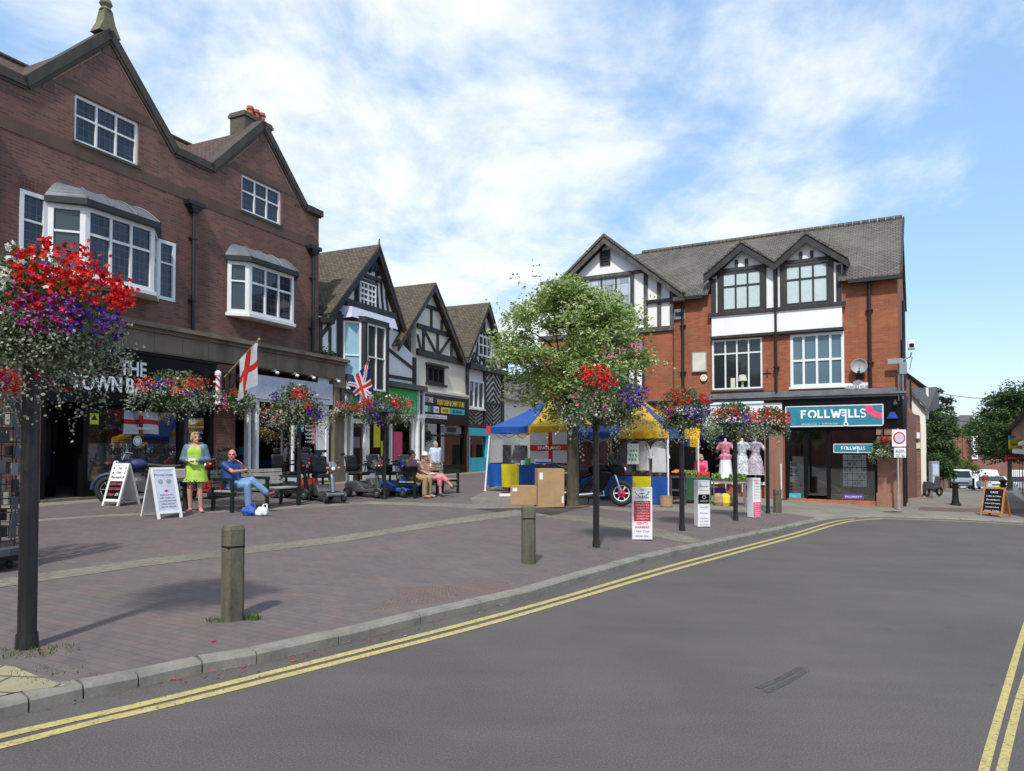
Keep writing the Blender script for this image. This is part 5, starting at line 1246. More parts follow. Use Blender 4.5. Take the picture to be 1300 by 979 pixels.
fol(sg,su0+W*.165,bz_,lh,.25,M['letter'],W*.66)
text('follwells.co.uk   |   01785 815555',M['letter'],sg,FR,su0+W*.36,sz0+H*.10,.05,.255,W*.38)
m=MB(FR)
for k in range(10):
    a0,a1=R_(180+k*9),R_(180+(k+1)*9); cx_,cz=su1-.03,sz1-.03; r0,r1=H*.42,H*.74
    P_=[(cx_+r*math.cos(a)*1.0,cz+r*math.sin(a)*.85) for r,a in ((r0,a0),(r1,a0),(r1,a1),(r0,a1))]; m.prism(P_,.25,.257)
m.build('pink_arc',M['pink'],sg)
# alarm bell box on fascia
u,z=rz_(1133,528,.3); m=MB(FR); m.prism([(u-.16,z-.08),(u+.16,z-.08),(u+.06,z+.12),(u-.06,z+.12)],.22,.32); m.build('alarm_box',M['blue'],label='blue alarm box on the dark fascia right of the teal sign',cat='alarm box')
m=MB(FR); m.ell((u+.08,-.32,z+.38),(.07,.1,.07)); m.fb(u+.06,u+.1,z+.42,z+.5,.2,.3); m.build('security_light',M['dgrey'],label='small security lamp above the blue alarm box',cat='lamp')
# estate agent shop front
m=MB(FR)
m.fb(-3.55,-3.45,-2,.72,-.1,.08); m.fb(-2.98,-2.86,-2,.72,-.1,.06); m.fb(-2.28,-2.16,-2,.72,-.1,.06); m.fb(-.86,-.76,-2,.72,-.1,.06); m.fb(-3.5,-.78,.66,.72,-.1,.06)
SF3=m.build('shop_frame',M['gloss'],RB)
m=MB(FR); m.fb(-3.45,-2.98,-1.6,.66,-.03,-.02); m.fb(-2.16,-.86,-1.6,.66,-.03,-.02); m.fb(-2.86,-2.28,-1.5,.66,-.03,-.02); m.build('pane',M['shopg'],SF3)
m=MB(FR); m.fb(-2.9,-.7,-2.2,-1.62,-.3,.10); m.fb(-3.5,-2.9,-2.2,-1.60,-.3,.08); m.build('brick_plinth',M['terra'],RB)
box_room(RB,FR,-3.5,-.75,-1.62,.72,-3,-.31)
m=MB(FR); m.fb(-3.40,-3.0,-1.5,-.2,-.5,-.45); m.build('display_stand',M['curtG'],RB)
def cards(u0,u1,z0,z1,nx,nz_,w,par):
    cols_=['paleblue','letter','cyan','jeans','paleblue','lfBush']; m=MB(FR)
    for i in range(nx):
        for j in range(nz_):
            a=u0+(u1-u0)*i/nx; b_=u0+(u1-u0)*(i+.86)/nx; c=z0+(z1-z0)*j/nz_; d=z0+(z1-z0)*(j+.84)/nz_
            m.cur=1; m.fb(a,b_,c,d,w,w+.004); m.cur=(i*3+j*5)%4; m.cur={0:0,1:2,2:3,3:0}[m.cur]; m.fb(a+.015,b_-.015,c+(d-c)*.35,d-.015,w+.004,w+.006)
            m.cur=4; m.fb(a+.015,b_-.015,c+(d-c)*.18,c+(d-c)*.34,w+.004,w+.006)
    return m.build('property_cards',[M[c] for c in ('paleblue','letter','jeans','slategrey','olive')],par)
a,z1_=rz_(1070,576,-.05);b2_,z0_=rz_(1101,618,-.05)
cards(a,b2_,z0_,z1_,5,5,-.05,SF3)
a,z1_=rz_(1003,585,-.05);b2_,z0_=rz_(1015,612,-.05); cards(a,b2_,z0_,z1_,1,3,-.05,SF3)
a,z1_=rz_(1058,563.5,-.0);b2_,z0_=rz_(1110,575,-.0); b2_=-.9
m=MB(FR); m.fb(a,b2_,z0_,z1_,-.015,-.005); s2=m.build('window_sign',M['teal'],SF3); fol(s2,a+(b2_-a)*.2,z0_+.10,.11,-.005,M['letter'],(b2_-a)*.6)
m=MB(FR); 
for A,B_,C_,D_ in ((a,b2_,z0_,z0_+.02),(a,b2_,z1_-.02,z1_),(a,a+.02,z0_,z1_)): m.fb(A,B_,C_,D_,-.005,.0)
m.build('sign_border',M['letter'],s2)
a,z1_=rz_(1070,628,0);b2_,z0_=rz_(1097,635,0); m=MB(FR); m.fb(a,b2_,z0_+.02,z1_+.02,-.015,-.005); q=m.build('purple_notice',M['purple'],SF3); text('PROPERTY',M['letter'],q,FR,(a+b2_)/2,z0_+.06,.07,.0,(b2_-a)*.8)
a,z1_=rz_(998,626,0);b2_,z0_=rz_(1017,632,0); m=MB(FR); m.fb(a,b2_,z0_,z1_,-.015,-.005); m.build('cyan_notice',M['cyan'],SF3)
m=MB(FR); m.fb(-1.9,-1.6,-1.3,-.75,-1.2,-.9); m.fb(-2.7,-2.3,-1.3,-.7,-1.5,-1.1); m.fb(-1.4,-1.0,-1.6,-1.0,-1.3,-.9); m.build('office_furniture',M['dgrey'],RB)
# piers
m=MB(FR); m.fb(-.78,-.12,GB,.72,-.1,.12); m.fb(-.82,-.08,GB,-1.35,.12,.20); m.fb(-.8,-.1,.5,.72,.12,.17); m.build('corner_pier',M['stoneR'],RB)
m=MB(FR); m.fb(-4.22,-3.62,GB,1.0,-.1,.12); m.build('shop_pier',M['stoneR'],RB)
m=MB(FR); m.fb(-7.98,-7.50,GB,1.72,-.1,.14); m.build('shop_pier',M['brickR'],RB)
m=MB(SW.M); m.fb(.0,.9,GB,.72,0,.06); m.build('side_pier',M['stoneR'],RB)
# clothes shop
m=MB(FR); m.fb(-7.5,-3.62,.78,1.62,-.1,.18); wf=m.build('white_fascia',M['letter'],RB)
m=MB(FR); 
for k in range(5): m.beam((-4.3+k*.09,1.38+.04*(k%2)),(-4.21+k*.09,1.38+.04*((k+1)%2)),.012,.18,.186)
m.build('script_mark',M['letterg'],wf)
m=MB(FR); m.fb(-7.5,-7.42,-2,.78,-.1,.1); m.fb(-6.95,-6.85,-2,.78,-.1,.1); m.fb(-4.32,-4.24,-2,.78,-.1,.1); m.build('shop_frame',M['gloss'],RB)
m=MB(FR); m.fb(-6.9,-4.22,-1.18,-1.08,-.1,.16); m.build('shop_sill',M['letter'],RB); m=MB(FR); m.fb(-6.9,-4.22,-2.4,-1.18,-.3,.10); m.build('stall_riser',M['brickR'],RB)
f=MB(FR); f.fb(-6.85,-4.32,-1.08,.78,-.03,-.02); f.build('pane',M['shopg'],RB)
box_room(RB,FR,-7.5,-4.25,-1.9,.78,-3,-.31)
m=MB(FR); m.fb(-6.1,-5.6,-1.1,.7,-.5,-.46); sc_=m.build('sale_banner',M['gloss'],RB)
m=MB(FR)
for k in range(6): m.beam((-5.98,-.85+k*.27),(-5.78,-.75+k*.27),.07,-.46,-.455)
m.build('banner_marks',M['letter'],sc_)
# blue shop left of it (behind the stalls)
m=MB(FR); m.fb(-12.4,-8.0,1.0,1.62,WF,WF+.15); m.build('blue_fascia',M['navy'],RB)
m=MB(FR); m.fb(-12.4,-8.3,1.62,1.74,-.05,WF+.22); m.build('wing_cornice',M['lead'],RB)
m=MB(FR); m.fb(-12.3,-12.2,-2,1.0,.0,WF); m.fb(-10.4,-10.3,-2,1.0,0,WF); m.fb(-8.5,-8.4,-2,1.0,0,WF); m.fb(-12.3,-8.4,-2.2,-1.1,0,WF-.02); f=m.build('shop_frame',M['letter'],RB)
m=MB(FR); m.fb(-12.2,-8.5,-1.1,1.0,.02,.03); m.build('pane',M['shopg'],f); box_room(RB,FR,-12.2,-8.45,-1.4,1.2,-3,-.1)
# mannequins with dresses
for i,(px,c,l) in enumerate([(922,'palepink','pink patterned top and white skirt on the left mannequin in the clothes shop window'),(943,'paleblue','pale blue dress on the middle mannequin in the clothes shop window'),(960,'lilac','lilac patterned dress on the right mannequin in the clothes shop window')]):
    u=rz_(px,590,.22)[0]; mq=thing('dressed_mannequin',l,'mannequin',Rf.P(u,-1.75,.34),'mannequins in the clothes shop window')
    zt_=.42; m=MB(FR@Matrix.Translation((u,-.34,0)))
    m.lathe([(.02,zt_-1.85),(.02,zt_-1.0)],(0,0,0),8); m.lathe([(.16,zt_-2.1),(.15,zt_-2.08)],(0,0,0),12); m.lathe([(.04,zt_-.12),(.045,zt_-.05),(.03,zt_)],(0,0,0),10); m.build('stand',M['curtG'],mq)
    m=MB(FR@Matrix.Translation((u,-.34,0))); L=1.15 if i else .62
    m.lathe([(.30 if i else .2,zt_-.1-L),(.22,zt_-.75 if L>.8 else zt_-.6),(.13,zt_-.52),(.18,zt_-.30),(.19,zt_-.18),(.06,zt_-.1)],(0,0,0),14); m.cap((.17,0,zt_-.2),(.27,0,zt_-.36),.06,.06); m.cap((-.17,0,zt_-.2),(-.27,0,zt_-.36),.06,.06)
    mm_=plain('printed_fabric',{0:(.6,.22,.3),1:(.5,.54,.62),2:(.42,.36,.42)}[i],.7,.7,14); m.build('dress',mm_,mq)
    if not i: m=MB(FR@Matrix.Translation((u,-.34,0))); m.lathe([(.24,zt_-1.3),(.18,zt_-.7)],(0,0,0),14); m.build('skirt',M['letter'],mq)
# CCTV
cc=thing('cctv_camera','white security camera on a bracket at the corner of the red building','camera',Rf.P(0,3.0,.2))
u0,z=rz_(1127,459,.3); u1=rz_(1144,459,.3)[0]; m=MB(FR); m.fb(u0,u1+.05,z-.08,z+.08,.26,.32); m.build('mounting_arm',M['grey'],cc)
u2,z2=rz_(1157,438,.3); m=MB(FR); m.tube([(u1,-.29,z),(u2-.02,-.29,z+.12),(u2,-.29,z+.25)],.025,8); m.tube([(u1+.1,-.29,z-.25),(u2-.06,-.29,z-.3),(u2+.02,-.29,z+.1)],.015,6); m.fb(u1-.05,u1+.16,z-.42,z-.05,.2,.36); m.tube([(u1+.03,-.25,z-.4),(u1+.03,-.25,z-1.2)],.03,8); m.tube([(u1-.08,-.25,z-.1),(u1-.08,-.25,z-1.25)],.02,8); m.build('bracket',M['steel'],cc)
m=MB(FR); m.fb(u2-.1,u2+.1,z2-.14,z2+.12,.15,.5); m.build('camera_head',M['letter'],cc,bevel=.02); m=MB(FR); m.fb(u2-.06,u2+.07,z2-.09,z2+.02,.5,.52); m.build('lens',M['gloss'],cc)
# ================================================================= LANE ON THE RIGHT
# low brick building then cream house
def P2(px,py,y=None):
    g=G(px,py) if y is None else tuple(AT(px,py,y)); return Vector((g[0],g[1]))
lb=thing('side_brick_building','plain brick side building with hipped roof behind the red corner shop','building',(14.5,29,-2))
a=P2(0,0,1) if False else None
f1=Fac((AT(1150,600,26.3).x,26.3),(AT(1169,600,29.5).x-AT(1150,600,26.3).x,3.2)); LL=math.hypot(AT(1169,600,29.5).x-AT(1150,600,26.3).x,3.2)
m=MB(f1.M); m.fb(0,LL,-3,1.45,-.3,0); m.build('wall',M['brickS'],lb)
zt=AT(1165,492,33).z; zr=AT(1150,473,33).z
m=MB(); x0=AT(1140,500,33).x; x1=AT(1167.5,500,33).x; m.box(x0,x1,33,39,-3,zt); m.add([(x0,33,zt),(x1,33,zt),(x0-.2,33,zr+.5)],[(0,1,2)]); m.build('upper_wall',M['brickS'],lb)
m=MB(); m.add([(x0-.5,32.8,zr+.6),(x1+.25,32.8,zt+.0),(x1+.25,39,zt),(x0-.5,39,zr+.6)],[(0,1,2,3)]); m.build('roof',M['tileR'],lb); m=MB(); m.tube([(x1+.2,32.75,zt-.05),(x1+.2,32.75,zt-1.5)],.06,8); m.build('downpipe',M['letter'],lb)
ch_=thing('cream_house','cream painted house with dark roof and oriel window beside the lane','house',(16,32,-2))
xa=AT(1157,600,30).x; xb=AT(1176,600,30).x; zt=AT(1170,518,30).z; zb_=AT(1160,497,30).z
m=MB(); m.prismz([(xa,30),(xb,30),(xb+1.3,39),(xa,39)],-3.2,zt); tA=AT(1158,499,30); m.add([(xa,30,zt),(xb,30,zt),(xa,30,tA.z)],[(0,1,2)]); m.build('wall',M['cream2'],ch_)
m=MB(); A_=AT(1157.5,496,29.8);B_=AT(1178.5,520,29.8);C_=AT(1193,516.5,39);D_=AT(1190,491,39); E_=AT(1162,493,31)
for o_ in (0,-.09): m.add([A_+Vector((0,0,o_)),B_+Vector((0,0,o_)),C_+Vector((0,0,o_)),D_+Vector((0,0,o_)),E_+Vector((0,0,o_))],[(0,1,2,3,4)])
m.add([A_,B_,B_-Vector((0,0,.09)),A_-Vector((0,0,.09))],[(0,1,2,3)]); m.add([B_,C_,C_-Vector((0,0,.09)),B_-Vector((0,0,.09))],[(0,1,2,3)]); m.build('roof',M['slate'],ch_)
sd_=Fac((xb,30),(1.3,9)); m=MB(sd_.M); m.fb(1.2,2.9,-.1,1.75,0,.5); m.build('oriel',M['cream2'],ch_); win(ch_,sd_.M,1.3,2.8,.1,1.6,.52,2,(.4,)); win(ch_,sd_.M,4.5,6,.3,1.7,.02,2,(.4,))
u_=MB(); fr0=Fac((AT(1184,600,30.9).x,30.6),(1,0)); 
m=MB(); m.box(AT(1157,600,29.9).x,AT(1158.5,600,29.9).x,29.88,29.95,-3,3.0); m.build('downpipe',M['iron'],ch_)
m=MB(); x0=AT(1158,560,29.93).x;x1=AT(1169,560,29.93).x; z0=AT(1160,568,29.9).z;z1=AT(1160,561,29.9).z; 
# lean-to brick with sign
lt=thing('brick_outhouse','low brick outhouse with a sloping top beside the cream house','building',(15.5,28.8,-2))
xa2=AT(1151,600,28.6).x; xb2=AT(1169.5,600,28.6).x; m=MB(); zt1=AT(1152,522,28.6).z; zt2=AT(1169,538,28.6).z
m.prismz([(xa2,28.6),(xb2,28.6),(xb2,30),(xa2,30)],-3,zt2); m.add([(xa2,28.6,zt2),(xb2,28.6,zt2),(xa2,28.6,zt1+.4)],[(0,1,2)]); m.build('wall',M['brickS'],lt)
m=MB(); m.box(AT(1157,565,28.55).x,AT(1168.5,565,28.55).x,28.55,28.6,AT(1160,569.5,28.55).z,AT(1160,562,28.55).z); m.build('sign',M['curtG'],label='pale blank sign plate on the brick outhouse wall',cat='sign')
m=MB(); x=AT(1164,553,28.5).x; z=AT(1164,553,28.5).z; m.box(x-.06,x+.06,28.4,28.6,z-.12,z+.12); m.build('wall_lamp',M['letter'],label='small white wall lamp above the pale sign plate',cat='lamp')
# far red house
fh=thing('distant_red_house','distant red brick house with grey hipped roof at the end of the lane','house',(60,95,-4))
def fbox(par,nm,x0,x1,y0,y1,yd,mat,dep=8): m=MB(); a=AT(x0,y1,yd);b_=AT(x1,y0,yd); m.box(a.x,b_.x,yd,yd+dep,a.z,b_.z); return m.build(nm,mat,par)
fbox(fh,'wall',1210,1236,545,612,95,M['brickF']); fbox(fh,'gable_wall',1236,1243,548,612,94,M['brickS'])
a=AT(1208,545,94.5);b_=AT(1238,545,94.5);c=AT(1218,527,99);d_=AT(1234,527,99); m=MB(); m.add([a,b_,d_,c],[(0,1,2,3)]); b2_=AT(1244,548,100); m.add([b_,b2_,d_],[(0,1,2)]); m.build('roof',M['slate'],fh)
m=MB(); 
for px in(1217,1223,1229): q=AT(px,550,94.9); m.box(q.x-.15,q.x+.15,94.85,95,AT(px,580,95).z,q.z)
m.build('brick_pilaster',M['brickS'],fh); m=MB(); q=AT(1237,560,93.9); m.box(q.x-.35,q.x+.35,93.8,94,AT(1237,583,94).z,AT(1237,553,94).z); m.build('window',M['letter'],fh)
f2=thing('distant_brick_terrace','row of distant brick buildings with slate roofs behind the white van','building',(80,130,-4))
fbox(f2,'wall',1236,1300,562,612,125,M['brickS']); a=AT(1236,562,124);b_=AT(1302,562,124);c=AT(1240,546,130);d_=AT(1302,546,130); m=MB(); m.add([a,b_,d_,c],[(0,1,2,3)]); m.build('roof',M['slate'],f2)
f3=thing('distant_grey_roofed_house','distant grey roofed house left of the red one behind the conifer','house',(50,110,-4)); fbox(f3,'wall',1170,1236,550,612,118,M['brickF']); a=AT(1168,550,117);b_=AT(1240,550,117);c=AT(1175,529,123);d_=AT(1232,529,123); m=MB(); m.add([a,b_,d_,c],[(0,1,2,3)]); m.build('roof',M['slate'],f3)
# low wall along the lane
lw=Fac((AT(1190,618,45).x,45),(AT(1208,612,70).x-AT(1190,618,45).x,25)); m=MB(lw.M); g1=lw.g(0);g2=lw.g(25)
m.add([(0,0,g1-.4),(28,0,g2-.8),(28,0,g2+1.0),(0,0,g1+1.0),(0,.3,g1-.4),(28,.3,g2-.8),(28,.3,g2+1.0),(0,.3,g1+1.0)],[(0,1,2,3),(7,6,5,4),(3,2,6,7),(0,3,7,4),(1,5,6,2)]); m.build('boundary_wall',M['stoneR'],label='low brick boundary wall running along the left of the lane',cat='wall')
# right-hand shops
rs=thing('white_shopfront_building','brick building with white shopfront at the right edge of the lane','building',(24,29,-2))
pa=P2(1290,645); fx=Fac((pa.x+.9,pa.y-2.2),(-(AT(1291,600,1).x) if False else .62,1.0)); 
p0=AT(1302,600,26.5);p1=AT(1285,600,44); rr=Fac((p1.x,p1.y),(p0.x-p1.x,p0.y-p1.y)); RL=math.hypot(p0.x-p1.x,p0.y-p1.y)
m=MB(rr.M); zt=1.25; m.fb(0,RL+8,.35,zt,-6,0); m.build('wall',M['brickF'],rs)
m=MB(rr.M); m.fb(0,RL+8,-3.6,.2,-6,-.02); m.fb(0,RL+8,.2,.35,-1,.12); m.build('white_shopfront',M['white'],rs); m=MB(rr.M)
for k in range(6): m.fb(1+k*3.6,3.6+k*3.6,-1.8,-.15,-.02,0.02)
m.build('pane',M['glass'],rs); m=MB(rr.M); m.add([(-.2,-.25,zt-.02),(RL+8,-.25,zt-.02),(RL+8,3,zt+1.5),(-.2,3,zt+1.5),(-.2,6.2,zt)],[(0,1,2,3),(0,3,4)]); m.build('roof',M['slate'],rs)
def hang(nm,x0,y0,x1,y1,yd,mat,lab,words=None,lm='letterk'):
    t=thing(nm,lab,'sign',tuple(AT((x0+x1)/2,(y0+y1)/2,yd))); m=MB(); a=AT(x0,y1,yd);b_=AT(x1,y0,yd); m.box(a.x,b_.x,yd,yd+.08,a.z,b_.z); p=m.build('panel',M[mat],t)
    m=MB(); m.box(b_.x,b_.x+1.2,yd+.02,yd+.06,b_.z-.1,b_.z-.05); m.build('bracket',M['iron'],t)
    if words: text(words,M[lm],p,Matrix.Identity(4),(a.x+b_.x)/2,a.z+(b_.z-a.z)*.35,(b_.z-a.z)*.3,-yd+.01,(b_.x-a.x)*.8)
hang('hanging_sign',1282,558,1297,570,30,'yellowp','yellow green projecting sign on the right edge shop','SHOP'); hang('hanging_sign',1278,577.5,1291,586,33,'letterr','red projecting sign below the yellow green one','OPEN','letter'); hang('hanging_sign',1281.5,553,1288,557,36,'cyan','small blue projecting sign above the yellow green one')
# buildings outside the frame that the windows reflect and that close the square
ob=thing('opposite_terrace','brick terrace on the far side of the road behind the camera','building',(0,-16,-1.8))
m=MB(); m.box(-34,-2,-26,-17,-2.5,6.0); m.box(4,30,-24,-15,-2.5,6.0); m.build('wall',M['brickF'],ob); m=MB()
for x0,x1,y0,y1 in ((-34.3,-1.7,-26.3,-16.7),(3.7,30.3,-24.3,-14.7)): m.add([(x0,y1,5.95),(x1,y1,5.95),(x1,(y0+y1)/2,8.6),(x0,(y0+y1)/2,8.6),(x1,y0,5.95),(x0,y0,5.95)],[(1,0,3,2),(2,3,5,4)])
m.build('roof',M['slate'],ob); m=MB()
for k in range(9): m.box(-33+k*3.4,-31.6+k*3.4,-17,-16.95,2.2,4.0)
for k in range(7): m.box(5+k*3.5,6.4+k*3.5,-15,-14.95,2.2,4.0)
m.build('window_row',M['glass'],ob,kind='stuff')
lo=thing('brick_terrace','brick terrace continuing the left row beyond the frame','building',Lf.P(-16,-1.5,-1)); m=MB(FL); m.fb(-26,-7.1,GLB,7.2,-8,0); m.build('wall',M['brickL'],lo); m=MB(FL); m.add([(-26,-.2,7.2),(-7.1,-.2,7.2),(-7.1,4,9.8),(-26,4,9.8)],[(0,1,2,3)]); m.build('roof',M['tileL'],lo); m=MB(FL)
for k in range(4): m.fb(-25+k*4.5,-22+k*4.5,4,5.8,0,.05)
m.build('window_row',M['glass'],lo)
# ================================================================= FLOWERS
def GV(px,py,f=gz): return Vector(G(px,py,f))
def flowers(par,c,rx,rz_,seed,clusters,nleaf,ntrail,ls,fs,trail=1.0,fill='lfBask'):
    rs=random.getstate(); random.seed(seed); c=Vector(c)
    m=MB()
    for i in range(int(nleaf*1.7)):
        a=random.random()*6.283; ph=random.uniform(-.6,1.0); r=random.uniform(.5,.97)
        d=Vector((math.cos(a)*math.cos(ph*1.3),math.sin(a)*math.cos(ph*1.3),math.sin(ph*1.3)))
        p=c+Vector((d.x*rx,d.y*rx,d.z*rz_))*r*(1+.15*noise.noise(d*3+Vector((seed,0,0)))); leaf(m,p,ls*random.uniform(.6,1.3))
    tag(m.build('foliage',M[fill],par),kind='stuff')
    m=MB()
    ns=max(8,int(ntrail/30))
    for s in range(ns):
        a=random.random()*6.283; r=rx*random.uniform(.3,1.0); L=rz_*trail*random.uniform(.3,.95)*(1.25-.75*r/rx)
        p0=c+Vector((math.cos(a)*r,math.sin(a)*r,rz_*random.uniform(-.35,.35))); out_=Vector((math.cos(a),math.sin(a),0))*rx*.25
        k=int(ntrail/ns)
        for i in range(k):
            t=i/k; p=p0+out_*math.sin(t*2)+Vector((random.gauss(0,1)*.03,random.gauss(0,1)*.03,-L*t))*1.0+Vector((random.gauss(0,rx*.05),random.gauss(0,rx*.05),0))
            leaf(m,p,ls*random.uniform(.4,.8),asp=.75)
    tag(m.build('trailing_foliage',M['lfTrail'],par),kind='stuff')
    by={}
    for (mt,dx,dz,rad,n_) in clusters:
        m=by.setdefault(mt,MB())
        for i in range(n_):
            a=random.random()*6.283; q=math.sqrt(random.random())*rad
            x=dx+q*math.cos(a); z=dz+q*math.sin(a)*.75
            rr=1-(x*x+z*z)*.8
            y=-math.sqrt(max(.02,rr)) if random.random()<.8 else random.uniform(-1,1)*math.sqrt(max(.02,rr))
            p=c+Vector((x*rx,y*rx*.95,z*rz_))*random.uniform(.92,1.08); blossom(m,p,fs*random.uniform(.8,1.4))
    nm={'flR':'red_flowers','flV':'violet_flowers','flM':'magenta_flowers','flW':'white_flowers','flP':'pink_flowers','flO':'apricot_flowers','flY':'yellow_flowers'}
    for k,m in by.items(): tag(m.build(nm[k],M[k],par),kind='stuff')
    random.setstate(rs)
def post(px,py,bx,by,hw,hh,label,seed,clusters,nleaf,ntrail,ls,fs,pr=.055,trail=1.2):
    b=GV(px,py); t=thing('flower_post',label,'flower post',b,'black posts carrying flower baskets')
    d=b.y; cxp=AT(bx,by,d); sc_=d/900
    topz=cxp.z-hh*sc_*.25
    m=MB(); lean=Vector((.0,0,0)); m.tube([b+Vector((0,0,-.05)),b+Vector((0,0,.12))],[pr*1.25,pr*1.15],14); m.tube([b+Vector((0,0,.12)),Vector((b.x,b.y,topz))],[pr,pr*.92],14); m.build('pole',M['pole'],t,smooth=False)
    r=hw*sc_*.55
    m=MB(); m.lathe([(r*.25,-.30*r/.3*.8),(r*.7,-.2*r/.3),(r,0),(r+.015,0),(r+.015,.02),(r-.02,.02)],(cxp.x if abs(cxp.x-b.x)<.25 else b.x,b.y,topz+.08),18)
    for k in range(6):
        a=k*math.pi/3; m.bar((b.x,b.y,topz-.15),(b.x+r*math.cos(a),b.y+r*math.sin(a),topz+.08),.012)
    m.build('basket',M['iron'],t)
    flowers(t,(cxp.x,b.y,cxp.z),hw*sc_,hh*sc_,seed,clusters,nleaf,ntrail,ls,fs,trail); return t
post(34,823,50,412,90,100,'tall black post nearest the kerb corner slabs, overflowing with red geraniums and silver trailing leaves',3,
  [('flR',.55,.66,.45,270),('flR',.98,.42,.32,170),('flR',1.25,.30,.18,45),('flW',.2,.55,.5,40),('flM',.3,.4,.7,60),('flW',-.2,.2,.45,30),('flV',-.55,.45,.35,60),('flM',.62,.0,.36,130),('flV',.9,.02,.28,110),('flR',.6,.15,.4,40),('flW',-.1,.45,.28,30),('flY',-.5,-.1,.6,40),('flW',-.45,.2,.6,25),('flR',.05,-.75,.2,40),('flM',.0,-.8,.16,30),('flR',-.75,.75,.2,25),('flV',-.6,-.65,.2,20)],3000,5600,.046,.046,.068,1.5)
CR=[('flR',-.5,.25,.40,80),('flR',.6,.35,.40,70),('flV',0,.25,.40,45),('flO',.45,.05,.30,30),('flV',.75,-.1,.2,16),('flW',.1,.5,.4,8)]
post(235,649,223,500,47,32,'black flower post in front of the barber shop with red and apricot blooms',4,CR,900,1300,.075,.058,.05,1.8)
post(379,639,376,520,35,36,'black flower post before the pale shop with ferny leaves and pink blooms',5,[('flP',-.5,-.2,.5,26),('flR',.35,.5,.28,60),('flR',.65,.1,.15,22),('flV',.85,-.15,.3,60),('flV',-.5,.4,.2,20),('flW',.2,.6,.4,8),('flY',.3,-.3,.8,8)],1100,1400,.075,.062,.05,1.9)
post(488,634,488,522,34,26,'black flower post before the green sign with red and violet blooms',6,[('flR',-.55,.25,.4,80),('flV',.0,.0,.55,90),('flR',.7,.35,.35,50),('flV',.0,-.5,.4,40),('flW',.3,.4,.5,8)],900,1000,.08,.062,.05,1.3)
post(757,695,770,512,52,48,'black flower post beside the tree with a crimson top and dark violet sides',7,[('flR',-.35,.7,.36,190),('flR',-.1,.45,.25,60),('flV',.55,.15,.4,130),('flP',-.75,.1,.3,10),('flP',-.35,-.05,.3,8),('flM',-.3,-.35,.3,14),('flW',.2,0,.8,16)],1700,1700,.062,.048,.055,1.6)
post(866,674,868,525,36,34,'black flower post with red and lilac blooms beside the narrow white sign column',8,[('flR',-.35,.5,.45,90),('flR',.55,.45,.3,50),('flV',.3,.0,.5,90),('flM',-.7,0,.25,30),('flW',0,0,.8,8)],1300,1500,.065,.05,.055,1.7)
post(934,661,930,536,34,28,'black flower post between the two sign columns with mixed red and violet blooms',9,[('flR',-.4,.4,.45,60),('flV',.1,.1,.5,60),('flP',.4,.2,.4,20),('flR',.6,.2,.35,40)],1100,1300,.07,.055,.055,1.7)
post(975,652,979,538,24,24,'black flower post nearest the estate agent beside the last wooden bollard',10,[('flR',.5,.3,.45,60),('flR',-.3,.5,.4,50),('flM',-.4,0,.4,25),('flO',.1,0,.3,10)],900,900,.075,.058,.05,1.6)
def wallbask(px,py,FMc,u,w0,hw,hh,label,seed,cl):
    f=FMc; p=f.P(u,0,w0+.35); d=p.y; z=AT(px,py,d).z; p=Vector((p.x,p.y,z)); t=thing('hanging_basket',label,'hanging basket',p,'flower baskets hung on shop piers')
    m=MB(f.M); zt=z+hh*d/900+.35; m.fb(u-.02,u+.02,zt-.5,zt+.1,w0,w0+.03); m.fb(u-.015,u+.015,zt,zt+.03,w0,w0+.36); m.beam((u,zt-.4),(u,zt),.02,w0,w0+.02); m.bar((u,-w0,zt-.45),(u,-w0-.34,zt),.02)
    m.build('bracket',M['iron'],t); m=MB(f.M)
    for k in range(3): a=k*2.1; m.tube([(u,-w0-.35,zt),(u+.16*math.cos(a),-w0-.35+.16*math.sin(a),z+.02)],.005,4)
    m.build('chain',M['iron'],t); m=MB(f.M); m.lathe([(.05,-.16),(.14,-.1),(.18,0)],(u,-w0-.35,z),12); m.build('basket',M['wood'],t)
    flowers(t,p,hw*d/900,hh*d/900,seed,cl,700,600,.07,.055,1.4)
uu=Lf.uz(302,515,.4)[0]; wallbask(303,512,Lf,uu-.05,.12,23,20,'hanging basket of magenta and white flowers on the brick pier below the cross flag',11,[('flM',-.6,.3,.4,60),('flP',-.4,-.2,.4,30),('flR',.0,.6,.3,30),('flW',.6,.1,.4,16)])
uu=Lf.uz(442,520,.5)[0]; wallbask(441,521,Lf,uu,.17,21,14,'hanging basket of pink and white flowers on the stone pier below the union flag',12,[('flW',-.6,-.1,.35,40),('flP',-.2,.4,.5,50),('flR',.4,.2,.4,40),('flM',.7,-.2,.3,30)])
uu=Rf.uz(1122,573,.4)[0]; wallbask(1124,571,Rf,uu,.17,15,17,'hanging basket of red and magenta flowers on the estate agent pier',13,[('flR',-.2,.75,.3,40),('flM',.5,.2,.4,50),('flM',.7,-.4,.3,25),('flW',-.6,-.2,.35,30)])
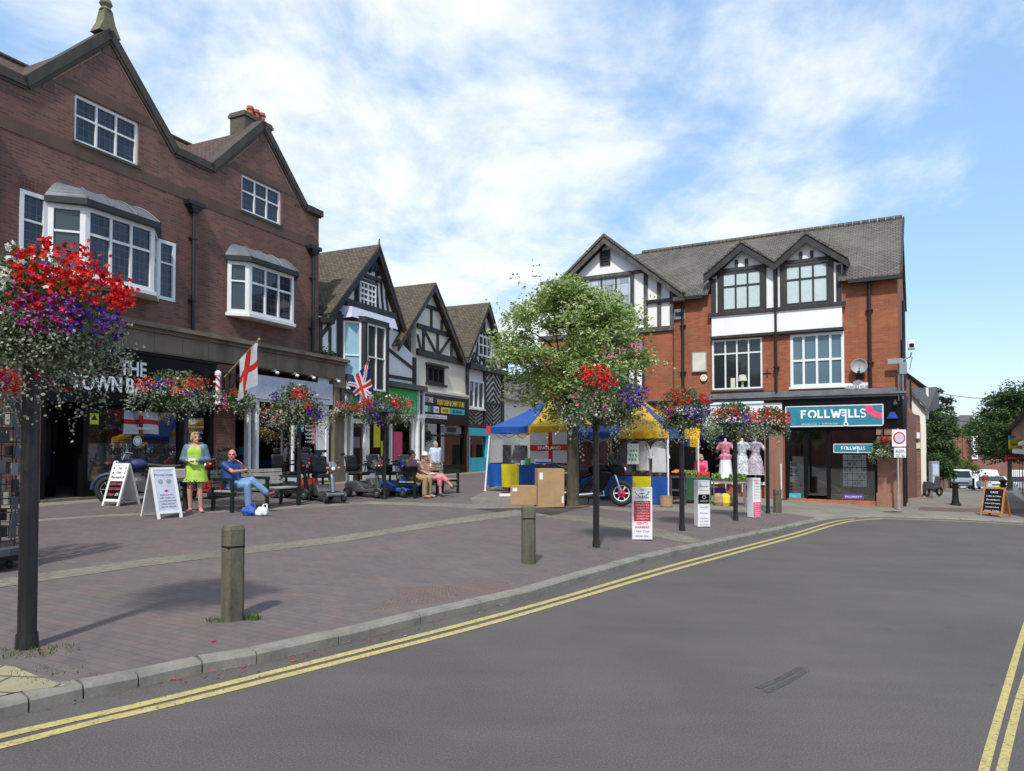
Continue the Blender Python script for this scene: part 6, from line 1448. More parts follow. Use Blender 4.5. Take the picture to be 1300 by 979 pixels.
# ================================================================= TREES
def tree(name,label,base,H,cr,cz,crz,nleaf,ls,lm,seed,tr=.14,cat='tree',ncl=70,trunk_top=None,group=None,lean=(0,0),low=-.7,tipr=.34,dens=None):
    rs=random.getstate(); random.seed(seed); base=Vector(base)
    t=thing(name,label,cat,base,group)
    m=MB(); tt=trunk_top or (cz-crz*.6-base.z)
    c=Vector((base.x+lean[0],base.y+lean[1],cz))
    P0=base+Vector((0,0,-.1)); P1=base+Vector((lean[0]*.3,lean[1]*.3,tt))
    m.tube([P0,base+Vector((0,0,.15)),base+Vector((.01,0,tt*.5)),P1,c+Vector((0,0,crz*.55))],[tr*1.5,tr*1.08,tr*.95,tr*.85,tr*.2],12)
    tips=[]
    for i in range(ncl):
        for _ in range(40):
            v=Vector((random.uniform(-1,1),random.uniform(-1,1),random.uniform(low,1)))
            k=v.length
            if k<=1 and (k>.45 or random.random()<.3): break
        v*= (1+.22*noise.noise(v*1.7+Vector((seed,3,1))))
        wz=(1-.5*max(0,v.z)**1.2)
        tips.append(c+Vector((v.x*cr*wz,v.y*cr*wz,v.z*crz)))
    for i,tp in enumerate(tips[:34]):
        s=P1.lerp(c,random.uniform(0,.8)); mid=s.lerp(tp,.5)+Vector((random.gauss(0,.1),random.gauss(0,.1),.1*cr))
        m.tube([s,mid,tp],[tr*.30,tr*.17,tr*.05],6)
    m.build('trunk',M['bark'],t)
    m=MB(); per=nleaf//ncl
    for tp in tips:
        r=cr*tipr*random.uniform(.6,1.15)
        # each cluster is a flattened spray of leaves
        for i in range(per):
            d=Vector((random.gauss(0,1),random.gauss(0,1),random.gauss(0,.6))); d=d.normalized()*r*random.random()**.45
            p=tp+Vector((d.x,d.y,d.z*.75-.25*r*(d.x*d.x+d.y*d.y)/(r*r)))
            leaf(m,p,ls*random.uniform(.6,1.25),Vector((random.gauss(0,.5),random.gauss(0,.5)-.2,1)) if random.random()<.75 else None)
    # stray outer twigs
    for i in range(ncl//6):
        tp=random.choice(tips); o=(tp-c).normalized(); p0=tp+o*cr*.2
        for k in range(12): leaf(m,p0+o*k*cr*.022+Vector((random.gauss(0,1),random.gauss(0,1),random.gauss(0,1)))*ls*.5,ls*.8)
    m.build('crown',M[lm],t); random.setstate(rs); return t
b=GV(727,642); cz=AT(727,440,b.y).z
tree('maple_tree','pale variegated maple tree with a dark straight trunk in front of the market stall',b,5,2.12,cz,2.15,27000,.12,'lfTree',21,tr=.17,ncl=130,trunk_top=2.4,low=-.92,lean=(-.02,0),tipr=.27)
m=MB(); m.lathe([(.45,-.02),(.45,.006)],(b.x,b.y,b.z),20); m.build('tree_pit',plain('red_soil',(.16,.09,.06),.95,.2),kind='structure')
def AG(px,py,d): # point on the ground below pixel column at depth d
    p=AT(px,py,d); return Vector((p.x,p.y,gz(p.x,p.y)))
b=AG(1195,600,52); tree('conifer','tall narrow grey green conifer beside the lane behind the cream house',b,8,1.05,AT(0,548,52).z,3.6,7000,.22,'lfCon',31,tr=.16,ncl=70,trunk_top=2,tipr=.42)
b=AG(1180,600,48); tree('conifer','broad dark conifer tucked close behind the cream house',b,8,1.5,AT(0,555,48).z,2.6,5000,.22,'lfCon',32,tr=.16,ncl=50,trunk_top=1.5,tipr=.5)
b=AG(1187,610,44); tree('shrub','rounded dark green shrub leaning over the low boundary wall',b,3,1.0,AT(0,594,44).z,.85,4500,.16,'lfDark',33,tr=.06,ncl=40,cat='shrub',trunk_top=.7,tipr=.5)
b=AG(1214,606,78); tree('shrub','bright green shrub at the lane end before the distant red house',b,3,1.9,AT(0,594,78).z,1.1,4500,.17,'lfCon',34,tr=.06,ncl=40,cat='shrub',trunk_top=.7,tipr=.5)
b=AG(1197,606,72); tree('shrub','yellow green spreading shrub between the conifer and the boundary wall',b,3,1.9,AT(0,592,72).z,1.4,4500,.2,'lfBush',35,tr=.06,ncl=40,cat='shrub',trunk_top=.7,tipr=.5)
b=AG(1231,606,70); tree('shrub','small dark red leaved shrub beside the white delivery van',b,2,.8,AT(0,595,70).z,.7,1500,.15,'lfBush',36,tr=.05,ncl=20,cat='shrub',trunk_top=.5); 
bpy.data.objects['shrub.003'].children[1].data.materials[0]=leafm('copper_leaf',[(0,(.06,.015,.015)),(1,(.14,.04,.035))]) if 'shrub.003' in bpy.data.objects else None
b=AG(1284,606,58); tree('broad_tree','large dark broadleaf tree overhanging the lane behind the red sign',b,9,3.1,AT(0,545,58).z,3.5,15000,.26,'lfDark',37,tr=.3,ncl=110,trunk_top=2.2)
b=AG(1302,606,48); tree('broad_tree','dense dark tree behind the right edge shopfront',b,9,2.6,AT(0,530,48).z,2.7,9000,.24,'lfDark',38,tr=.25,ncl=80,trunk_top=2.5)
b=AG(1248,608,78); 0 and tree('broad_tree','smaller dark tree between the red house and the large tree',b,9,2.2,AT(0,575,78).z,1.9,4000,.25,'lfDark',39,tr=.25,ncl=50,trunk_top=1.5)
for k,(x0,y0,x1,y1,l) in enumerate([(1192,499,1262,502,'upper overhead cable crossing the sky above the lane'),(1196,532,1262,529,'lower overhead cable crossing the sky above the lane')]):
    a=AT(x0,y0,50);b_=AT(x1+40,y1,50); m=MB(); m.tube([a.lerp(b_,t/8)-Vector((0,0,.3*math.sin(math.pi*t/8))) for t in range(9)],.022,5); m.build('overhead_cable',M['iron'],label=l,cat='cable')
# ================================================================= BOLLARDS AND POSTS
def wbollard(px,py,h,label,rot=.5,r=.105):
    b=GV(px,py); t=thing('wooden_bollard',label,'bollard',b,'weathered wooden bollards along the kerb'); 
    m=MB(fr(b,rot)); c=.03
    def ring(z,r,c): return [(r-c,-r,z),(r,-r+c,z),(r,r-c,z),(r-c,r,z),(-r+c,r,z),(-r,r-c,z),(-r,-r+c,z),(-r+c,-r,z)]
    zs=[(-.1,r),(h*.76,r*1.0),(h*.765,r*.90),(h*.785,r*.90),(h*.79,r*1.02),(h*.96,r*1.02),(h,r*.86)]
    vs=[p for z,q in zs for p in ring(z,q,c)]; fs=[(i*8+k,i*8+(k+1)%8,(i+1)*8+(k+1)%8,(i+1)*8+k) for i in range(len(zs)-1) for k in range(8)]+[tuple(range(48,56))]
    m.add(vs,fs); m.build('timber_post',M['wood'],t); m=MB(fr(b,rot)); m.box(-r*.93,r*.93,-r*.93,r*.93,h*.763,h*.787); m.build('groove',M['iron'],t)
wbollard(295,787,.90,'large weathered wooden bollard near the kerb with grass at its foot',.75,.088)
wbollard(671,715,.84,'weathered wooden bollard in front of the cardboard boxes',.15,.095)
wbollard(987,651,.66,'distant wooden bollard standing before the estate agent window',.2,.09)
def mbollard(px,py,h,label,r=.07):
    b=GV(px,py); m=MB(); m.lathe([(r*1.8,-.05),(r*1.8,.04),(r*1.25,.08),(r,.2),(r*.8,h*.75),(r*1.2,h*.77),(r*1.2,h*.80),(r*.8,h*.82),(r*.9,h*.9),(r*1.25,h*.92),(r*1.2,h*.97),(r*.5,h)],b,12)
    m.build('metal_bollard',M['iron'],label=label,cat='bollard',group='black cast iron bollards in the lane')
mbollard(1213,641.5,.80,'black cast iron bollard standing alone in the middle of the lane entrance',.10)
mbollard(1274,648,1.0,'black iron bollard directly behind the chalk board',.09); mbollard(1236,622.5,.9,'small black bollard just right of the small white van',.09)
mbollard(1192,620,.95,'black bollard beside the grey cabinet in the lane',.09); mbollard(1261,621,.9,'black bollard left of the far pedestrian and silver car',.09)
# cabinet
b=AG(1186,610,40); t=thing('street_cabinet','grey notice cabinet standing on the left of the lane','cabinet',b); m=MB(fr(b)); m.box(-.22,.22,-.15,.15,.5,1.75); m.build('case',M['grey'],t,bevel=.02); m=MB(fr(b)); m.box(-.16,.16,-.17,-.15,.95,1.6); m.box(-.16,.16,-.165,-.15,.55,.9); m.build('panel',M['paleblue'],t); m=MB(fr(b)); m.box(-.05,.05,-.05,.05,-.4,.5); m.build('leg',M['iron'],t)
# traffic sign
b=GV(1141,646.5); t=thing('traffic_sign','round red bordered no vehicles sign on a grey pole beside the estate agent','traffic sign',b)
d=b.y; m=MB(); m.tube([b+Vector((0,0,-.1)),b+Vector((0,0,.45))],.055,10); m.tube([b+Vector((0,0,.45)),Vector((b.x,b.y,AT(0,544,d).z))],.032,10); m.build('pole',M['grey'],t)
def pl(x0,y0,x1,y1,mat,nm,yy,par): a=AT(x0,y1,d);c=AT(x1,y0,d); m=MB(); m.box(a.x,c.x,b.y+yy-.012,b.y+yy,a.z,c.z); return m.build(nm,M[mat],par)
q=pl(1131.5,545.5,1149,567,'letter','sign_plate',-.04,t); c=AT(1140.3,556,d); m=MB(); m.lathe([(.185,0),(.185,.006)],(c.x,b.y-.062,c.z),28,'y'); m.build('red_ring',M['letterr'],q); m=MB(); m.lathe([(.145,0),(.145,.006)],(c.x,b.y-.068,c.z),28,'y'); m.build('white_disc',M['lilac'],q)
for y0,y1,wd in ((569,574,('Except','for access')),(575,580,('Mon - Sat','10 am - 4 pm'))):
    q=pl(1134,y0-.5,1149,y1+.8,'letter','time_plate',-.04,t)
    for i,s in enumerate(wd): text(s,M['letterk'],q,Matrix.Identity(4),c.x+.02,AT(0,y1-1.9*i,d).z,.035,-(b.y-.055),.26)
# ================================================================= SIGN BOARDS
def aboard(px0,py0,px1,py1,H,spread,label,frame,panel,name='a_board',cat='sign board',rot=None):
    p=GV(px0,py0);q=GV(px1,py1); a=math.atan2(q.y-p.y,q.x-p.x); W=(Vector((q.x-p.x,q.y-p.y))).length
    if rot is not None: a,W=rot
    b=Vector((p.x,p.y,(p.z+q.z)/2)); t=thing(name,label,cat,b); M0=fr(b,a); lean=math.atan2(spread/2,H); tl=math.hypot(spread/2,H)
    MF=M0@Matrix.Rotation(-lean,4,'X'); MBk=M0@Matrix.Translation((0,spread,0))@Matrix.Rotation(lean,4,'X')
    outp=[]
    for MM,nm in ((MF,'front_frame'),(MBk,'back_frame')):
        m=MB(MM); f=.045; y=0 if nm[0]=='f' else -.0
        m.box(0,f,-.02,.02,0,tl); m.box(W-f,W,-.02,.02,0,tl); m.box(f,W-f,-.018,.018,tl-f,tl); m.box(f,W-f,-.018,.018,.10,.10+f); o=m.build(nm,M[frame],t); outp.append((o,MM))
        m=MB(MM); m.box(f,W-f,-.010,.008,.10+f,tl-f); pm=m.build('panel',M[panel if nm[0]=='f' else frame],o)
        if nm[0]=='f': PF=pm
    return t,PF,MF,W,tl
t,pf,MF,W,tl=aboard(129.5,642,150.5,643.5,.92,.62,'white folding board with a black chalk panel outside the barber shop','white','whiteg')
def TT(s,mat,u,z,h,wd,par=None,MM=None,off=.013,**k): return text(s,M[mat],par,MM,u,z,h,off,wd,depth=.003,**k)
for s,z in (('THE',.83),('TOWN',.73),('BARBERS',.62)): TT(s,'letterk',W/2,z,.05,W*(.22 if s=='THE' else .30 if s=='TOWN' else .6),pf,MF)
m=MB(MF); m.box(.05,W-.05,-.014,-.010,.16,.56); ck=m.build('chalk_panel',M['gloss'],pf)
for s,z,c in (('GENTS HAIR',.47,'letterp'),('CUTS TODAY',.36,'letterp'),('FROM',.23,'letterp'),): TT(s,c,W/2-(.06 if s=='FROM' else 0),z,.055,W*(.7 if s!='FROM' else .3),ck,MF,.016)
TT('£9','letter',W*.72,.23,.065,W*.2,ck,MF,.016)
m=MB(MF)
for z in(.86,.75,.66):
    for x in(.065,W-.065): m.box(x-.012,x+.012,-.014,-.010,z-.02,z+.02)
m.build('corner_marks',M['letterk'],pf)
t,pf,MF,W,tl=aboard(200.5,659.5,231.5,657,.98,.62,'white folding board with a piercing studio poster beside the woman','white','lilac')
TT('Piercing Lounge','letterg',W/2,.86,.045,W*.75,pf,MF)
m=MB(MF)
for x in(W*.33,W*.66): m.lathe([(.05,0),(.05,.002)],(x,-.013,.74),12,'y')
m.build('eye_print',M['grey'],pf); m=MB(MF); m.prism([(W*.40,.55),(W*.5,.525),(W*.6,.55),(W*.5,.58)],.010,.014); m.build('lip_print',M['letterr'],pf)
for i,s in enumerate(['PIERCINGS','EARS  NOSES  LIPS','ALL AGES WELCOME','STERILE AND SAFE','WALK INS WELCOME']): TT(s,'letterg',W/2,.46-.06*i,.025,W*(.55+.06*(i%3)),pf,MF)
t,pf,MF,W,tl=aboard(1244.5,654.5,1257.5,655.6,.82,.6,'wooden framed black chalkboard standing at the lane entrance','terra','gloss',rot=(R_(-54),.56))
M['woodf']=plain('orange_wood',(.42,.17,.05),.5,.2)
for c in t.children:
    c.data.materials[0]=M['woodf']
for i,s in enumerate(['CAFE','Coffee & Cakes','Breakfasts','Hot Drinks','Sandwiches','Open Today']): TT(s,'letter',W/2,.70-.11*i,.06 if i==0 else .04,W*(.35 if i==0 else .6+.08*(i%2)),pf,MF)
def signcol(px,py,w,h,ypx,label,kind,rot,dpt):
    b=GV(px,py); t=thing('sign_column',label,'sign board',b); M0=fr(b,rot); m=MB(M0); 
    m.box(-w/2,w/2,0,dpt,.02,h); bd=m.build('board',M['letter'],t,bevel=.006); m=MB(M0); m.box(-w/2+.02,w/2-.02,.01,dpt-.01,-.03,.02); m.build('base',M['iron'],t)
    return t,bd,M0
t,bd,M0=signcol(815.5,686.5,.37,.98,0,'tall narrow white board with a red opening times panel near the kerb','hours',-.03,.05)
m=MB(M0); m.box(-.15,.15,-.006,0,.36,.73); rp=m.build('red_panel',M['letterr'],bd)
for i,s in enumerate(['Opening Times','MONDAY 9-5','TUESDAY 9-5','WEDNESDAY 9-5','THURSDAY 9-5','FRIDAY 9-6','SATURDAY 9-5']): TT(s,'letter',0,.69-.05*i,.028,.22+.012*(i*5%3),rp,M0,.008)
TT('THE','letterk',0,.92,.028,.07,bd,M0,.002); TT('TOWN BARBERS','letterk',0,.775,.03,.26,bd,M0,.002)
m=MB(M0)
for k in range(9):
    a=R_(200+k*17.5); m.box(.13*math.cos(a)-.008,.13*math.cos(a)+.008,-.004,0,.93+.12*math.sin(a)-.012,.93+.12*math.sin(a)+.012)
m.box(-.05,.05,-.004,0,.865,.875); m.box(-.006,.006,-.004,0,.84,.87); m.build('curved_mark',M['letterk'],bd)
for s,z,c,w_ in (('GENTS','.30','letterr',.20),('BARBERS','.23','letterr',.26),): TT(s,c,0,float(z),.04,w_,bd,M0,.002,bold=.02)
for s,z in (('Hair Cuts',.155),('Barber Shop',.07)): TT(s,'letterg',0,z,.04,.24,bd,M0,.002,shear=.25)
t,bd,M0=signcol(894,670,.27,1.02,0,'square white sign column with a black panel between the third and fourth flower posts','col',.12,.24)
m=MB(M0); m.box(-.13,.125,-.005,0,.52,.72); bp_=m.build('black_panel',M['gloss'],bd); TT('HAIR STUDIO','letter',0,.56,.03,.18,bp_,M0,.007); m=MB(M0); m.torus((0,-.007,.66),.035,.006,'y',14,5); m.build('crest',M['letter'],bp_)
for i,(s,z,h) in enumerate([('Massage',.88,.045),('Nails & Waxing',.80,.022),('Open Daily',.43,.035),('Facials',.30,.035),('Stylists',.19,.03),('01785',.12,.035),('815555',.05,.035)]): TT(s,'letterg',0,z,h,.18 if i!=1 else .2,bd,M0,.002)
MS=M0@Matrix.Translation((.135,.12,0))@Matrix.Rotation(R_(90),4,'Z')
for i,(s,z) in enumerate([('Massage',.88),('Nails',.62),('Waxing',.5),('Facials',.3),('01785 815555',.1)]): TT(s,'letterg',0,z,.035,.17,bd,MS,.002)
t,bd,M0=signcol(961,658,.24,1.0,0,'white sign column with pink and green writing before the estate agent','col',.35,.22)
m=MB(M0); m.box(-.11,.11,-.005,0,.04,.40); pp=m.build('pink_panel',M['pink'],bd)
for i in range(6): TT(['OPEN','MON - SAT','9.30 - 5','GIFTS','CARDS','TOYS'][i],'letter',0,.34-.055*i,.03,.15,pp,M0,.007)
for i,(s,c) in enumerate([('FLOWER SHOP','letterp'),('WEDDINGS','letterp'),('Bouquets','greens'),('Wreaths','letterp'),('Plants','greens'),('Balloons','letterp'),('Delivered','greens')]): TT(s,c,0,.93-.072*i,.03,.17,bd,M0,.002)
MS=M0@Matrix.Translation((.12,.11,0))@Matrix.Rotation(R_(90),4,'Z')
for i,(s,c) in enumerate([('FLOWER SHOP','letterp'),('Bouquets','greens'),('Wreaths','letterp'),('Plants','greens'),('Balloons','letterg'),('Delivered','letterg'),('Daily','letterp')]): TT(s,c,0,.92-.12*i,.035,.15,bd,MS,.002)
# white curved pavement sign by estate agent
b=GV(992,634); t=thing('pavement_sign','slim white framed pavement sign leaning beside the cyan window notice','sign board',b); m=MB(fr(b,1.2)); m.box(-.2,.2,-.02,.02,.02,1.2); m.build('board',M['letter'],t,bevel=.015); m=MB(fr(b,1.2)); m.box(-.16,.16,-.025,-.02,.2,1.1); m.build('panel',M['teal'],t); m=MB(fr(b,1.2)); m.box(-.25,.25,-.15,.15,0,.05); m.build('base',M['dgrey'],t)
# ================================================================= FLAGS
def quadflag(name,label,A,B_,C_,D_,d0,d1,pat,nx,ny,mats,parent=None,amp=.05,cat='flag',par=None):
    a=AT(*A,d0);b=AT(*B_,d0);c=AT(*C_,d1);dd=AT(*D_,d1)     # hoist a-b, fly d-c
    m=MB()
    def P(s,t):
        p=(a.lerp(b,t)).lerp(dd.lerp(c,t),s); k=amp*s**.5
        return p+Vector((math.sin(t*7+s*2)*k*.4,-math.cos(t*8+s*3)*k,math.sin(s*6)*k*.15))
    for i in range(nx):
        for j in range(ny):
            m.cur=pat((i+.5)/nx,(j+.5)/ny); m.add([P(i/nx,j/ny),P((i+1)/nx,j/ny),P((i+1)/nx,(j+1)/ny),P(i/nx,(j+1)/ny)],[(0,1,2,3)])
    o=m.build(name,mats,par,smooth=True)
    if label: tag(o,label,cat)
    return o
def stg(s,t): return 1 if abs(s-.5)<.07 or abs(t-.5)<.115 else 0
def union(s,t):
    x=(s-.5)*2;y=(t-.5)*1.2
    if abs(x*.83)<.10 or abs(y)<.10: return 1
    if abs(x*.83)<.17 or abs(y)<.17: return 0
    dd=abs(abs(y)-abs(x)*.6); sgn=(abs(y)-abs(x)*.6)*(1 if x*y>0 else -1)
    if dd<.05: return 1 if sgn>-.02 else 0
    if dd<.125: return 0
    return 2
d=16.9
t=thing('flag_on_pole','white flag with a red cross hanging from an angled wooden pole on the brick pier','flag',AT(286,478,d))
m=MB(); a=AT(285,479,17.4);b_=AT(329,431,16.7); m.tube([a,b_],.018,8); m.ell(b_,.035); m.build('flagpole',M['tan'],t); m=MB(); m.tube([AT(284,494,17.6),AT(284,476,17.5),AT(290,472,17.3)],.04,8); m.build('bracket',M['iron'],t)
quadflag('cloth','',(327.5,433),(304,457),(300,509),(324,488),16.75,16.9,stg,26,18,[M['flagW'],M['flagR'],M['flagB']],par=t,amp=.08)
t=thing('flag_on_pole','union flag hanging from an angled wooden pole beside the green shop sign','flag',AT(452,480,21))
m=MB(); m.tube([AT(452,478,22.2),AT(469,457,21)],.02,8); m.build('flagpole',M['tan'],t)
quadflag('cloth','',(466,462),(440,487),(457,513),(476,509),21.2,21.3,union,40,28,[M['flagW'],M['flagR'],M['flagB']],par=t,amp=.06)
# ================================================================= MARKET STALLS
FRc=Vector((4.47,20.25)); ud=Vector((-.865,.502)); dv=Vector((.502,.865))
def TP(a,b,z): p=FRc+ud*a+dv*b; return Vector((p.x,p.y,z))   # a: leftwards along the front, b: back
def gazebo(a0,label,ze,zp,left):
    g0=gz(*(TP(a0,0,0).xy)); t=thing('market_stall',label,'market stall',TP(a0+1.5,1.5,g0),'blue and yellow market gazebos')
    m=MB(); L=3.0
    for (a,b) in ((a0+.03,.03),(a0+L-.03,.03),(a0+.03,L-.03),(a0+L-.03,L-.03)):
        p=TP(a,b,0); g=gz(p.x,p.y); splay=(.12 if (left and a>a0+1) else 0); q=TP(a+splay,b-splay,0)
        mm=MB(); mm.bar(Vector((q.x,q.y,g)),Vector((p.x,p.y,ze+.02)),.045); mm.box(q.x-.06,q.x+.06,q.y-.06,q.y+.06,g,g+.012); mm.build('leg',M['letter'],t)
    for e0,e1 in (((a0,0),(a0+L,0)),((a0,L),(a0+L,L)),((a0,0),(a0,L)),((a0+L,0),(a0+L,L))):
        for k in range(4):
            A=Vector(e0).lerp(Vector(e1),k/4);B_=Vector(e0).lerp(Vector(e1),(k+1)/4)
            m.bar(TP(A.x,A.y,ze-.02),TP(B_.x,B_.y,ze-.32 if k%2==0 else ze-.02),.02); m.bar(TP(A.x,A.y,ze-.32 if k%2 else ze-.02),TP(B_.x,B_.y,ze-.02),.02)
    m.build('truss',M['steel'],t)
    pk=(a0+L/2,L/2); m=MB()
    cs=[(a0+L,0),(a0,0),(a0,L),(a0+L,L)]
    for i in range(4):
        A=Vector(cs[i]);B_=Vector(cs[(i+1)%4])
        for h in(0,1):
            P0=A.lerp(B_,h*.5);P1=A.lerp(B_,h*.5+.5); N=6
            m.cur=h if i%2==0 else 1-h
            if i==1: m.cur=h
            grid=[]
            for r in range(N+1):
                row=[]
                for k in range(3):
                    q=P0.lerp(P1,k/2); s=r/N; x=q.lerp(Vector(pk),s); sag=.09*math.sin(math.pi*s)*(1 if True else 0); row.append(TP(x.x,x.y,ze+.03+(zp-ze)*s-sag))
                grid.append(row)
            for r in range(N):
                for k in range(2): m.add([grid[r][k],grid[r][k+1],grid[r+1][k+1],grid[r+1][k]],[(0,1,2,3)])
            # valance
            outw=(Vector(((A+B_)/2))-Vector(pk)).normalized()*.03
            for k in range(8):
                q0=P0.lerp(P1,k/8)+outw;q1=P0.lerp(P1,(k+1)/8)+outw; w0=.012*math.sin(k*2.1);w1=.012*math.sin((k+1)*2.1)
                m.add([TP(q0.x,q0.y,ze+.035),TP(q1.x,q1.y,ze+.035),TP(q1.x+outw.x*w1*9,q1.y+outw.y*w1*9,ze-.17),TP(q0.x+outw.x*w0*9,q0.y+outw.y*w0*9,ze-.17)],[(0,1,2,3)])
    m.build('canopy',[M['tentB'],M['tentY']],t)
    return t
zeR=AT(851,549,20.4).z; zeL=AT(611,540,23.1).z
g1=gazebo(0,'blue and yellow gazebo stall standing behind the black motorbike',zeR,zeR+1.18,False)
g2=gazebo(3.05,'blue and yellow gazebo stall with a red corner post cap and cross flag',(zeL+zeR)/2+.06,zeR+1.25,True)
p=TP(6.06,-.01,0); m=MB(); m.box(p.x-.07,p.x+.07,p.y-.07,p.y+.07,(zeL+zeR)/2-.12,(zeL+zeR)/2+.14); m.build('corner_cap',M['red'],g2)
def panel(par,nm,a0,a1,z0f,z1,mats,bands,b=-.02,amp=.03,z1b=None):
    m=MB(); n_=24
    for i in range(n_):
        s0,s1=i/n_,(i+1)/n_; m.cur=bands(( s0+s1)/2)
        A0,A1=a0+(a1-a0)*s0,a0+(a1-a0)*s1; y0,y1=b-amp*math.sin(s0*19),b-amp*math.sin(s1*19)
        g0=gz(*TP(A0,b,0).xy);g1=gz(*TP(A1,b,0).xy)
        m.add([TP(A0,y0*1.0,g0+z0f(s0)),TP(A1,y1,g1+z0f(s1)),TP(A1,b,z1),TP(A0,b,z1)],[(0,1,2,3)])
    return m.build(nm,mats,par)
zr0=AT(0,605,20.5).z; zl0=AT(0,588,22.8).z
# lower skirts (a grows to the left)
panel(g1,'front_skirt',.02,1.35,lambda s:.03+ (0 if s<.55 else (s-.55)*.9),zr0,[M['tentB'],M['tentYs']],lambda s:0 if s<.36 else (1 if s<.80 else 0))
panel(g1,'front_skirt',1.35,3.0,lambda s:.10,zr0-.02,[M['tentB']],lambda s:0)
panel(g2,'front_skirt',3.2,4.9,lambda s:.30 if s>.4 else .55-.6*s,zl0-.05,[M['tentB'],M['tentYs']],lambda s:0 if s>.10 else 1)
panel(g2,'front_skirt',4.9,6.1,lambda s:.17,zl0-.03,[M['tentB'],M['tentYs']],lambda s:1 if s<.55 else 0)
panel(g1,'clear_window',.03,3.0,lambda s:zr0+1.56,zeR-.1,[M['clear']],lambda s:0,b=-.0)
panel(g2,'clear_window',3.06,6.05,lambda s:zl0+1.35,zeR-.1,[M['clear']],lambda s:0,b=-.0)
# side and back walls
for (a0,a1,z) in ((0,3,zeR),):
    m=MB(); n_=10
    for i in range(n_):
        A0=a0+(a1-a0)*i/n_;A1=a0+(a1-a0)*(i+1)/n_; m.add([TP(A0,2.97-.03*math.sin(i),-1.5),TP(A1,2.97-.03*math.sin(i+1),-1.5),TP(A1,2.97,z-.1),TP(A0,2.97,z-.1)],[(0,1,2,3)])
    m.build('back_wall',plain('grey_canvas',(.05,.05,.055),.8,.3,1.5),g1 if a0<1 else g2)
m=MB(); 
m.add([TP(6.06,.05,zl0-.8),TP(6.06,2.9,zl0-.7),TP(6.06,2.9,zl0),TP(6.06,.05,zl0)],[(0,1,2,3)]); m.build('side_skirt',M['tentB'],g2)
# stall contents: tables, garments
def table(name,label,a,b,L,Wd,h,clothm,cat='table'):
    p=TP(a+L/2,b+Wd/2,0); g=gz(p.x,p.y); t=thing(name,label,cat,(p.x,p.y,g))
    m=MB()
    for i in(0,1):
        for j in(0,1):
            q=TP(a+.05+i*(L-.1),b+.05+j*(Wd-.1),g); mm=MB(); mm.bar(q,q+Vector((0,0,h)),.035); mm.build('leg',M['steel'],t)
    c=[TP(a,b,g+h),TP(a+L,b,g+h),TP(a+L,b+Wd,g+h),TP(a,b+Wd,g+h)]; m.add(c+[q+Vector((0,0,.03)) for q in c],[(0,3,2,1),(4,5,6,7),(0,1,5,4),(1,2,6,5),(2,3,7,6),(3,0,4,7)]); m.build('table_top',M['slat'],t)
    if clothm:
        m=MB(); e=.02; c=[TP(a-e,b-e,g+h+.035),TP(a+L+e,b-e,g+h+.035),TP(a+L+e,b+Wd+e,g+h+.035),TP(a-e,b+Wd+e,g+h+.035)]; dn=[q-Vector((0,0,h*.75)) for q in c]; m.add(c+dn,[(0,1,2,3)]+[(i,i+4,(i+1)%4+4,(i+1)%4) for i in range(4)]); m.build('tablecloth',M[clothm],t)
    return t
table('trestle_table','trestle table behind the clear panel of the left stall',3.4,.5,2.3,.8,.8,'blue'); table('trestle_table','trestle table behind the clear panel of the right stall',.3,.4,2.2,.8,.8,'maroon')
random.seed(5)
gcols=[('maroon','dark red coat'),('letter','white shirt'),('maroon','maroon jacket'),('grey','grey sweater'),('letter','white blouse'),('dgrey','black top'),('palepink','pink top'),('navy','navy jumper'),('tan','tan coat'),('letter','white printed shirt')]
spots=[(2.75,.35,0),(2.45,.5,1),(2.2,.3,0),(1.9,1.6,3),(.85,.22,9),(.35,.22,4),(1.4,1.7,2),(4.0,1.9,7),(4.6,1.7,8),(5.2,1.8,6),(5.7,1.4,3)]
for i,(a,b,k) in enumerate(spots):
    mt,nm=gcols[k]; p=TP(a,b,0); zt=zeR-.25-(0.0 if i<7 else .1)
    t=thing('hanging_garment','%s hung %s'%(nm,['as the leftmost piece in the right stall','just right of the tree trunk in the right stall','between the trunk and the motorbike','deep in the middle of the right stall','behind the clear panel above the motorbike wheel','at the right end of the right stall','at the back of the right stall','at the back right of the left stall','in the middle of the left stall','at the back left of the left stall','nearest the left stall corner post'][i]),'garment',(p.x,p.y,zt-1),'garments hung in the stalls')
    Mx=fr((p.x,p.y,zt),math.atan2(ud.y,ud.x)+math.pi+random.uniform(-.2,.2)); m=MB(Mx); L=random.uniform(.75,1.0) if k!=0 else 1.25
    m.prism([(-.20,-.10),(-.06,0),(.06,0),(.20,-.10),(.32,-.5),(.24,-.52),(.19,-.3),(.21,-L),(-.21,-L),(-.19,-.3),(-.24,-.52),(-.32,-.5)],-.04,.04); m.build('fabric',M[mt],t,bevel=.03)
    m=MB(Mx); m.tube([(-.18,0,-.08),(0,0,.03),(.18,0,-.08)],.008,5); m.tube([(0,0,.03),(0,0,.16),(.03,0,.2)],.005,5); m.build('hanger',M['iron'],t)
# goods on tables
for i in range(16):
    left=i<8; a=3.5+random.random()*2.1 if left else .4+random.random()*2.0; b=.55+random.random()*.6; p=TP(a,b,0); z=gz(p.x,p.y)+.84; c=['letter','palepink','paleblue','greens','lilac','red','tan','navy'][i%8]
    m=MB(fr((p.x,p.y,z),random.random())); s=random.uniform(.06,.13); m.box(-s,s,-s*.7,s*.7,0,random.uniform(.06,.28)); m.build('boxed_goods',M[c],label='small '+['white','pale pink','pale blue','green','lilac','red','tan','navy'][i%8]+' box laid out on the stall table '+('behind the cross flag' if left else 'behind the motorbike'),cat='goods',group='boxed goods on the '+('left' if left else 'right')+' stall table',bevel=.01)
